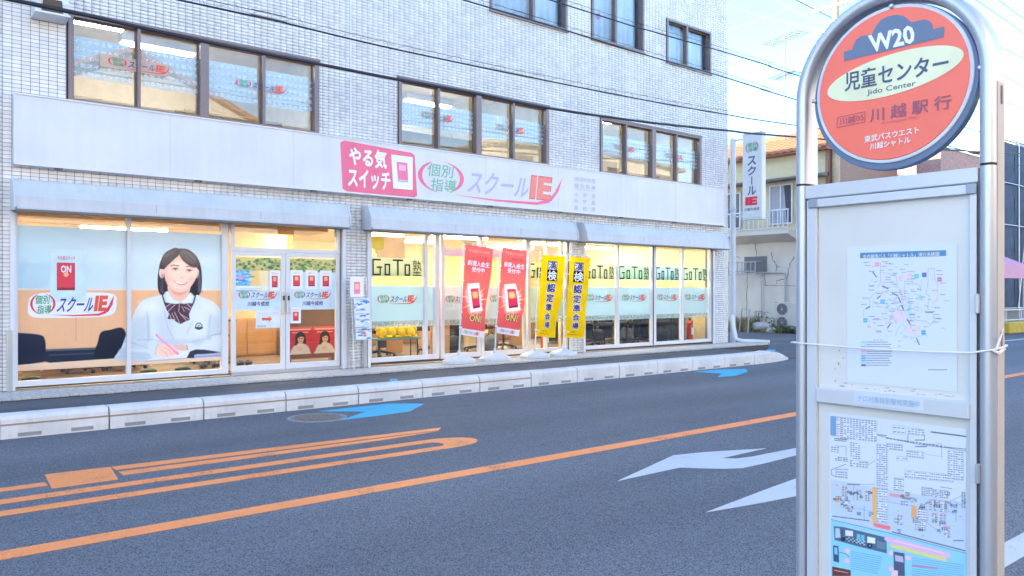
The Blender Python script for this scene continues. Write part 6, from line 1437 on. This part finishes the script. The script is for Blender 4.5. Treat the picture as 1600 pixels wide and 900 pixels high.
# weeds, stones and a small metal frame along the wall
def blades(name, cols, area, n, h, lab, cat, kind=None):
    q = MB(); ms = [M(f'{name}_{i}', lrgb=c, rough=.9, var=.1) for i, c in enumerate(cols)]
    for _ in range(n):
        x = random.uniform(area[0], area[1]); y = random.uniform(area[2], area[3]); hh = h*random.uniform(.4, 1.1); a = random.uniform(0, 6.28); l = random.uniform(.1, .6)*hh; w_ = random.uniform(.004, .012)
        dx, dy = math.cos(a), math.sin(a); z = .03
        q.add([(x-dy*w_, y+dx*w_, z), (x+dy*w_, y-dx*w_, z), (x+dx*l*.4+dy*w_*.7, y+dy*l*.4-dx*w_*.7, z+hh*.6), (x+dx*l*.4-dy*w_*.7, y+dy*l*.4+dx*w_*.7, z+hh*.6), (x+dx*l, y+dy*l, z+hh*.9)], [(0, 1, 2, 3), (3, 2, 4)], random.choice(ms))
    return tag(q.build(name, None), lab, cat, None, kind)
dry = [(.45, .36, .18), (.36, .28, .14), (.28, .26, .10)]; gr = [(.07, .12, .04), (.10, .15, .05), (.05, .09, .04)]
wx, wy = onZ(1165, 522, .03); wx = min(wx, 25.2)
ya_, yb_ = onX(1150, 500, 25.2)[0], onX(1182, 500, 25.2)[0]
blades('dry_grass', dry, (24.6, 25.6, yb_, ya_), 1500, .62, 'dry yellow grass growing along the foot of the cracked wall', 'grass', 'stuff')
blades('low_dry_grass', dry+gr[:1], (24.7, 25.4, yb_-1.3, yb_), 700, .28, 'low dry grass in front of the stones by the cracked wall', 'grass', 'stuff')
def leafy_plant(u, n, h, lab, r=.3, X=25.3):
    y = onX(u, 500, X)[0]; q = MB(); m_ = [M('weed_leaf_%d' % i, lrgb=c, rough=.6) for i, c in enumerate(gr)]
    t = thing('weed_plant', (X, y, .03), lab, 'plant', 'weeds by the cracked wall'); s_ = MB()
    for _ in range(n):
        a = random.uniform(0, 6.28); rr_ = r*random.random()**.6; hh = h*random.uniform(.25, 1); p = Vector((X+rr_*math.cos(a), y+rr_*math.sin(a), .03+hh)); b = random.uniform(0, 6.28); L = random.uniform(.05, .11)
        d = Vector((math.cos(b), math.sin(b), random.uniform(-.4, .5)))*L; e = Vector((-math.sin(b), math.cos(b), 0))*L*.35
        q.add([p, p+d*.5+e, p+d, p+d*.5-e], [(0, 1, 2, 3)], random.choice(m_))
        if random.random() < .12: s_.tube([(X, y, .03), (X+(p.x-X)*.5, y+(p.y-y)*.5, .03+hh*.6), p], .006, 4, m_[2])
    q.build('leaf', None, t, kind='stuff'); s_.build('stem', None, t)
leafy_plant(1188, 160, .75, 'green weed with broad leaves rising behind the pale stone', .3); leafy_plant(1204, 150, .55, 'green weed between the pale stone and the air conditioner', .25); leafy_plant(1226, 240, .28, 'low green weeds under the air conditioner', .6, 25.1); leafy_plant(1240, 160, .25, 'low green weeds at the right end of the air conditioner', .4, 25.0)
q = MB(); sy = onX(1190, 512, 25.0)[0]; q.blob((25.0, sy, .2), (.22, .42, .2), M('pale_stone', lrgb=(.5, .5, .48), rough=.9, var=.15, bump=.4), 9, 6, .2, .15); tag(q.build('pale_stone', None), 'pale irregular stone lying in the weeds left of the air conditioner', 'stone')
q = MB(); sy = onX(1205, 515, 24.8)[0]; q.blob((24.8, sy, .12), (.15, .22, .12), MATS['pale_stone'], 8, 5, .2, .2); tag(q.build('pale_stone', None), 'smaller grey stone between the weeds at the corner of the air conditioner', 'stone')
q = MB(); f0, f1_, f2_ = onX(1155, 503, 24.5), onX(1157, 482, 24.5), onX(1168, 485, 24.5)
q.tube([(24.5, f0[0], .04), (24.6, f1_[0], f1_[1]), (24.6, f2_[0], f2_[1]), (24.3, f2_[0]-.15, .04)], .025, 6, MATS['worn_rail']); tag(q.build('metal_frame', None), 'small grey metal frame leaning in the dry grass by the pole sign', 'frame')
leafy_plant(1172, 40, .12, 'tiny green weed growing from the joint at the end of the tiled apron', .12, 16.95)
# antenna on the roof
AN = thing('tv_antenna', (27.6, 16.6, 6.9), 'thin television aerial mast rising from the terracotta roof', 'antenna')
XA = 27.6; amat = M('antenna_metal', lrgb=(.20, .17, .17), rough=.4, metal=.6)
ay = onX(1226, 150, XA)[0]; q = MB(); zt_ = onX(1226, 55, XA)[1]; q.tube([(XA, ay, 6.9), (XA, ay, zt_)], .03, 6); q.build('mast', amat, AN)
for v, hw in ((60, .85), (118, .55)):
    z = onX(1226, v, XA)[1]; q = MB(); q.tube([(XA-.2, ay-hw*.9, z), (XA+.2, ay+hw, z)], .02, 5)
    for k in range(9): t = -1+k/4; q.tube([(XA-.35+t*.2, ay+t*hw+.1, z), (XA+.35+t*.2, ay+t*hw-.1, z)], .012, 4)
    q.build('dipole_array', amat, AN)
q = MB()
for d in ((-1, -.8), (-1, .9), (1, .6)): q.tube([(XA, ay, 8.1), (XA+d[0]*.9, ay+d[1]*.9, 7.05)], .006, 4)
q.build('guy_wire', amat, AN)

# ================================================================== UTILITY POLE AND CABLES
UPX, UPY = 26.2, onX(1306, 280, 26.2)[0]
UP_ = thing('utility_pole', (UPX, UPY, 0), 'concrete utility pole behind the bus stop with a lit top', 'utility pole')
q = MB(); q.tube([(UPX, UPY, 0), (UPX, UPY, 13.5)], [.16, .11], 14); q.build('pole', M('sun_tinted_concrete', lrgb=(.55, .40, .26), rough=.8, var=.1), UP_)  # warm brown base colour stands in for orange sunlight on the concrete
q = MB()
for z in (10.6, 11.4, 12.4): q.bbox(UPX-.05, UPX+.05, UPY-.9, UPY+.9, z, z+.09, .01)
q.build('crossarm', steel, UP_)
q = MB()
for z in (10.6, 11.4, 12.4):
    for y in (-.8, -.45, .45, .8): q = MB(); q.lathe((UPX, UPY+y, z+.09), [(.03, 0), (.05, .04), (.03, .06), (.05, .1), (.02, .14)], 8); q.build('insulator', M('white_porcelain', lrgb=(.6, .6, .6), rough=.2), UP_)
q = MB(); 
for k in range(20): q.tube([(UPX-.18, UPY, 2.2+k*.4), (UPX+.18, UPY, 2.2+k*.4)], .01, 4)
q.build('step_bolt', steel, UP_)
YC_ = 9.7
cabm = M('black_cable', lrgb=(.010, .012, .025), rough=.5, var=0)
def spl(P, k=8):
    P = [P[0]]+P+[P[-1]]; out = []
    for i in range(1, len(P)-2):
        a, b, c, d = [np.array(P[i+j], float) for j in (-1, 0, 1, 2)]
        for t in np.linspace(0, 1, k, endpoint=False): out.append(tuple(.5*((2*b)+(-a+c)*t+(2*a-5*b+4*c-d)*t*t+(-a+3*b-3*c+d)*t**3)))
    return out+[tuple(P[-1])]
def cable(pix, r, lab, spiral=False, Y=YC_, ends=((-12, .6), (90, 1.5)), m=cabm):
    P = [(onY(u, v, Y)[0], onY(u, v, Y)[1]) for u, v in pix]
    s0 = (P[1][1]-P[0][1])/(P[1][0]-P[0][0]); s1 = (P[-1][1]-P[-2][1])/(P[-1][0]-P[-2][0])
    P = [(ends[0][0], P[0][1]+(ends[0][0]-P[0][0])*s0+ends[0][1]*.2)]+P
    if ends[1]: P = P+[(P[-1][0]+15, P[-1][1]+s1*15+.15), (ends[1][0], P[-1][1]+s1*(ends[1][0]-P[-1][0])+ends[1][1])]
    L = [(x, Y, z) for x, z in spl(P)]
    t = thing('overhead_cable', L[len(L)//2], lab, 'cable', 'cables along the street'); q = MB(); q.tube(L, r, 6); q.build('line', m, t)
    if spiral:
        L2 = [p for p in L if -2 < p[0] < 30]; q = MB(); q.tube([(x, y, z+.075) for x, y, z in L2], r*.28, 4)
        S_ = []; xs_ = [p[0] for p in L2]; zs_ = [p[2] for p in L2]; x = xs_[0]
        while x < xs_[-1]:
            z = float(np.interp(x, xs_, zs_)); ph = x*2*math.pi/.42; S_.append((x+.05*math.sin(ph*1.0), Y+.03*math.cos(ph), z+.04+.055*math.sin(ph))); x += .045
        q.tube(S_, .0022, 3); q.build('hanger_wire', m, t)
    return t
cable([(0, -4), (20, 0), (108, 18), (320, 65), (497, 100), (620, 124), (743, 146), (857, 169), (1012, 191), (1136, 204), (1245, 214)], .022, 'thickest black cable, crossing the first-floor window heads')
cable([(280, 0), (400, 25), (600, 73), (800, 115), (1000, 155), (1136, 179), (1245, 196)], .012, 'black cable with spiral hangers crossing the tiles above the first-floor windows', True)
cable([(725, 0), (800, 22), (925, 60), (1040, 95), (1110, 114), (1200, 142), (1245, 156)], .012, 'black cable with spiral hangers passing under the top-floor windows', True)
cable([(860, 0), (1005, 45), (1110, 75), (1200, 102), (1250, 119), (1567, 217), (1600, 226)], .012, 'black cable with spiral hangers crossing in front of the top-floor windows', True)
cable([(1470, -40), (1525, 0), (1600, 52)], .010, 'thin black cable high in the sky at the far right corner', ends=((4, 0), None)) if 0 else None
for a, b, lab in (((1525, 0), (1600, 52), 'cable in the sky just right of the bus stop arch, second from the top'), ((1560, 0), (1600, 30), 'topmost cable in the sky at the upper right corner'), ((1567, 117), (1600, 137), 'cable in the sky right of the bus stop, level with the disc centre'), ((1567, 157), (1600, 172), 'cable in the sky right of the bus stop, level with the disc bottom'), ((1567, 75), (1600, 92), 'thin cable in the sky right of the red disc top')):
    A, Bq = onY(*a, 12.0), onY(*b, 12.0); d = ((Bq[1]-A[1])/(Bq[0]-A[0])); L = [(A[0]+k, 12.0, A[1]+d*k+.0008*k*k) for k in range(-18, 60, 3)]
    t = thing('overhead_cable', L[6], lab, 'cable', 'cables on the right'); q = MB(); q.tube(L, .012, 5); q.build('line', cabm, t)
litm = M('sunlit_cable', lrgb=(.16, .12, .11), rough=.5, var=0)  # lit copy of the cable: warmer, lighter colour stands in for sunlight
for a, b, lab in (((1139, 118), (1305, 32), 'pale cable rising from the building edge to the utility pole, upper one'), ((1139, 94), (1290, 75), 'pale cable rising above the pole sign, nearly level'), ((1139, 46), (1275, -8), 'pale cable crossing the sky at the top, rising to the right'), ((1207, -4), (1297, 37), 'thin cable falling to the right towards the pole top'), ((1139, 8), (1297, 48), 'thin cable falling to the right beside the building top'), ((1245, -3), (1305, 20), 'thin cable close to the pole top'), ((1139, 145), (1290, 62), 'pale cable rising from low beside the building towards the pole')):
    A, Bq = onX(*a, 25.9), onX(*b, 25.9); n = 12; L = []
    for k in range(-2, n+1): t_ = k/n; L.append((25.9, A[0]+(Bq[0]-A[0])*t_, A[1]+(Bq[1]-A[1])*t_-.12*math.sin(math.pi*min(1, max(0, t_)))))
    t = thing('overhead_cable', L[5], lab, 'cable', 'cables above the cracked house'); q = MB(); q.tube(L, .015, 5); q.build('line', litm, t)

# ================================================================== BUILDINGS BEYOND
WH = thing('white_house', (36, 18, 0), 'white house with a dark-edged sloping roof seen under the bus stop disc', 'house')
X1_ = 33.0; a, b = onX(1469, 270, X1_)[0], onX(1318, 270, X1_)[0]
wm = M('white_render', lrgb=(.58, .60, .64), rough=.8, var=.05)
zr = onX(1429, 252, X1_)[1]; zl = onX(1469, 268, X1_)[1]; y2 = onX(1429, 252, X1_)[0]
q = MB(); q.prism([(X1_, 13.9, 0), (X1_, 26, 0), (X1_, 26, 6.0), (X1_, 20.3, 8.0), (X1_, a-.4, zl-.35)], (8, 0, 0)); q.build('wall', wm, WH)
q = MB(); q.prism([(X1_-.3, 13.6, zl-.6), (X1_-.3, 20.3, 8.15), (X1_-.3, 20.3, 8.25), (X1_-.3, 13.6, zl-.48)], (8.6, 0, 0)); q.prism([(X1_-.3, 20.302, 8.15), (X1_-.3, 26.5, 6.0), (X1_-.3, 26.5, 6.1), (X1_-.3, 20.302, 8.25)], (8.6, 0, 0)); q.build('roof', M('dark_roof', lrgb=(.06, .06, .07), rough=.6), WH)
q = MB(); yq, zq = onX(1352, 273, X1_-.6); q.prism([(X1_-.9, yq-.8, zq-.15), (X1_, yq-.8, zq+.22), (X1_, yq-.8, zq+.12), (X1_-.9, yq-.8, zq-.22)], (0, 1.7, 0)); q.build('small_roof', M('slate_roof', lrgb=(.10, .13, .20), rough=.5), WH)
PKb = thing('brick_topped_building', (34.5, 15, 0), 'building with a pink brick parapet behind the bus stop', 'building')
pb = M('pink_brick', lrgb=(.45, .26, .22), rough=.85, var=.25, scale=14)
q = MB(); q.box(31.6, 38, 13.0, 13.8, 0, 5.9); q.build('wall', wm, PKb); q = MB(); q.box(31.55, 38.05, 12.95, 13.85, 5.901, 6.95); q.build('parapet', pb, PKb)
q = MB(); q.box(31.5, 38.1, 12.9, 13.9, 6.951, 7.0); q.build('coping', steel, PKb)
for x in (32.5, 34.5, 36.5): q = MB(); q.box(x, x+1.1, 12.94, 13.0, 3.6, 4.9); q.build('window', M('dusky_glass'), PKb)
SC = thing('scaffolded_building', (43, 15, 0), 'tall building wrapped in dark blue scaffold mesh at the right edge', 'building')
q = MB(); q.box(38.3, 52, 13.2, 20, 0, 7.6); q.build('wall', M('hidden_wall', lrgb=(.2, .2, .22)), SC); q = MB(); q.box(38.2, 52, 12.65, 20.2, 7.72, 7.95); q.build('roof_edge', stucco, SC)
mesh_m = M('navy_mesh', lrgb=(.055, .075, .12), rough=.85, var=.25, scale=2.5)
def meshsheet(w_=1.78, h_=1.68, n=8):
    q = MB(); vs = []
    for j in range(n+1):
        for i in range(n+1): vs.append((w_*i/n-w_/2, -.05*math.sin(math.pi*i/n)*math.sin(math.pi*j/n)+.01*math.sin(i*2.1+j), h_*j/n))
    q.add(vs, [(j*(n+1)+i, j*(n+1)+i+1, (j+1)*(n+1)+i+1, (j+1)*(n+1)+i) for j in range(n) for i in range(n)], None, True); me = bpy.data.meshes.new('mesh_sheet'); me.from_pydata(q.v, [], q.f); me.materials.append(mesh_m); return me
ms_ = meshsheet()
for i in range(-1, 7):
    for j in range(4): shared('mesh_sheet', ms_, (38.85+i*1.83, 12.6, .85+j*1.74), SC)
q = MB()
for i in range(8): q.tube([(36.5+i*1.83, 12.55, 0), (36.5+i*1.83, 12.55, 8.3)], .024, 6)
for j in range(5): q.tube([(36.5, 12.5, .8+j*1.74), (51, 12.5, .8+j*1.74)], .02, 6)
for i in range(0, 6, 2): q.tube([(38.0+i*1.83, 12.47, .8), (38.0+(i+1)*1.83, 12.47, 7.7)], .025, 6)
q.build('scaffold_pipe', steel, SC)
AW = thing('pink_awning', (34, 12, 2), 'pale pink shop awning at the right edge beyond the bus stop', 'awning')
pk = M('pink_canvas', lrgb=(.70, .34, .46), rough=.8, var=.05)
q = MB(); q.prism([(32.0, 12.9, 3.35), (34.5, 12.9, 3.35), (35.6, 11.35, 2.5), (35.7, 11.3, 2.05), (32.0, 11.3, 2.05), (32.0, 11.35, 2.5)][:3]+[(32.0, 11.35, 2.5)], (0, .02, .03), pk); q.box(32.0, 35.62, 11.32, 11.35, 2.0, 2.52, pk); q.build('canvas', None, AW)
q = MB(); q.text('OPEN', face(11.318), 34.2, 2.15, 1.1, .22, C_wht, .02, 0, .003) if 0 else None
for x in (32.1, 35.5): q.tube([(x, 11.45, 0), (x, 11.45, 2.45)], .04, 8)
q.build('post', steel, AW)
GF = thing('guard_fence', (34, 10.7, 0), 'low white pipe fence by the road at the right edge', 'fence')
for k in range(8): q = MB(); q.tube([(29+k*1.5, 10.9, .03), (29+k*1.5, 10.9, .85)], .035, 8); q.build('post', MATS['white_rail'], GF)
for z in (.45, .82): q = MB(); q.tube([(29, 10.86, z), (39.6, 10.86, z)], .028, 8); q.build('rail', MATS['white_rail'], GF)
q = MB(); q.bbox(30.6, 33.6, 10.3, 10.6, .03, .42, .03); tag(q.build('yellow_block', M('yellow_concrete', lrgb=(.60, .42, .05), rough=.8, var=.15), None), 'yellow painted concrete block below the white pipe fence at the right edge', 'block')
# houses on the camera's side of the street, behind the viewer: seen only in the window glass, set close and pale to bounce sun onto the facade
def street_building(x0, x1, y0, y1, h, ridge, wallm, roofm, lab):
    t = thing('street_house', ((x0+x1)/2, y1, 0), lab, 'house', 'houses across the street'); xm = (x0+x1)/2
    q = MB(); q.prism([(x0, y1, 0), (x1, y1, 0), (x1, y1, h), (xm, y1, ridge), (x0, y1, h)], (0, y0-y1, 0)); q.build('wall', wallm, t)
    q = MB(); q.prism([(x0-.3, y1+.3, h-.1), (xm, y1+.3, ridge+.05), (xm, y1+.3, ridge+.2), (x0-.3, y1+.3, h+.05)], (0, y0-y1-.6, 0)); q.prism([(xm+.001, y1+.3, ridge+.05), (x1+.3, y1+.3, h-.1), (x1+.3, y1+.3, h+.05), (xm+.001, y1+.3, ridge+.2)], (0, y0-y1-.6, 0)); q.build('roof', roofm, t)
    n = max(2, int((x1-x0)/3.2))
    for k in range(n):
        for z in (1.0, 4.0, 6.8):
            x = x0+(x1-x0)*(k+.5)/n
            if z+1.3 < h:
                q = MB(); q.box(x-.8, x+.8, y1, y1+.05, z, z+.05); q.box(x-.8, x+.8, y1, y1+.05, z+1.15, z+1.2); q.box(x-.8, x-.75, y1, y1+.05, z+.05, z+1.15); q.box(x+.75, x+.8, y1, y1+.05, z+.05, z+1.15); q.box(x-.02, x+.02, y1, y1+.05, z+.05, z+1.15)
                f_ = q.build('window', brown_f, t); q = MB(); q.box(x-.75, x+.75, y1+.01, y1+.02, z+.05, z+1.15); q.build('pane', MATS['dusky_glass'], f_)
paleA = M('pale_cream_siding', lrgb=(.72, .66, .54), rough=.85, var=.05); paleB = M('pale_white_siding', lrgb=(.76, .74, .70), rough=.85, var=.05)
street_building(-22, -11, -16, -5.5, 7.6, 9.0, paleB, MATS['dark_roof'], 'pale gabled house across the street, outside the frame on the far left')
street_building(-10, 1, -16, -5.0, 8.6, 8.9, paleA, MATS['roof_concrete'], 'cream flat-fronted house across the street behind the viewer')
street_building(2, 12, -16, -5.0, 7.2, 9.4, paleB, MATS['terracotta_roof'], 'white gabled house with terracotta roof across the street')
street_building(13, 21, -16, -5.5, 5.9, 7.8, paleA, MATS['dark_roof'], 'low cream gabled house across the street')
street_building(22.5, 36, -17, -5.5, 8.4, 8.7, paleB, MATS['roof_concrete'], 'wide white flat-roofed block across the street')
street_building(38, 52, -17, -6.0, 6.2, 8.6, paleA, MATS['terracotta_roof'], 'cream gabled house across the street beyond the wide white block')
LB = thing('added_shade_block', (-20, 16, 0), 'plain grey block added left of the school building, outside the frame, to shade the bus stop', 'building')  # unseen block added to keep the low sun off the bus stop
q = MB(); q.box(-34, -8.1, 11.9, 27, 0, 10.2); q.build('wall', M('grey_render', lrgb=(.4, .4, .42), rough=.85), LB)
q = MB(); q.box(-34.2, -8.05, 11.8, 27.1, 10.201, 10.4); q.build('roof', MATS['roof_concrete'], LB)
for k in range(6):
    for z in (.9, 4.0, 7.0): q = MB(); q.box(-32+k*4, -30+k*4, 11.86, 11.9, z, z+1.4); q.build('window', MATS['dusky_glass'], LB)
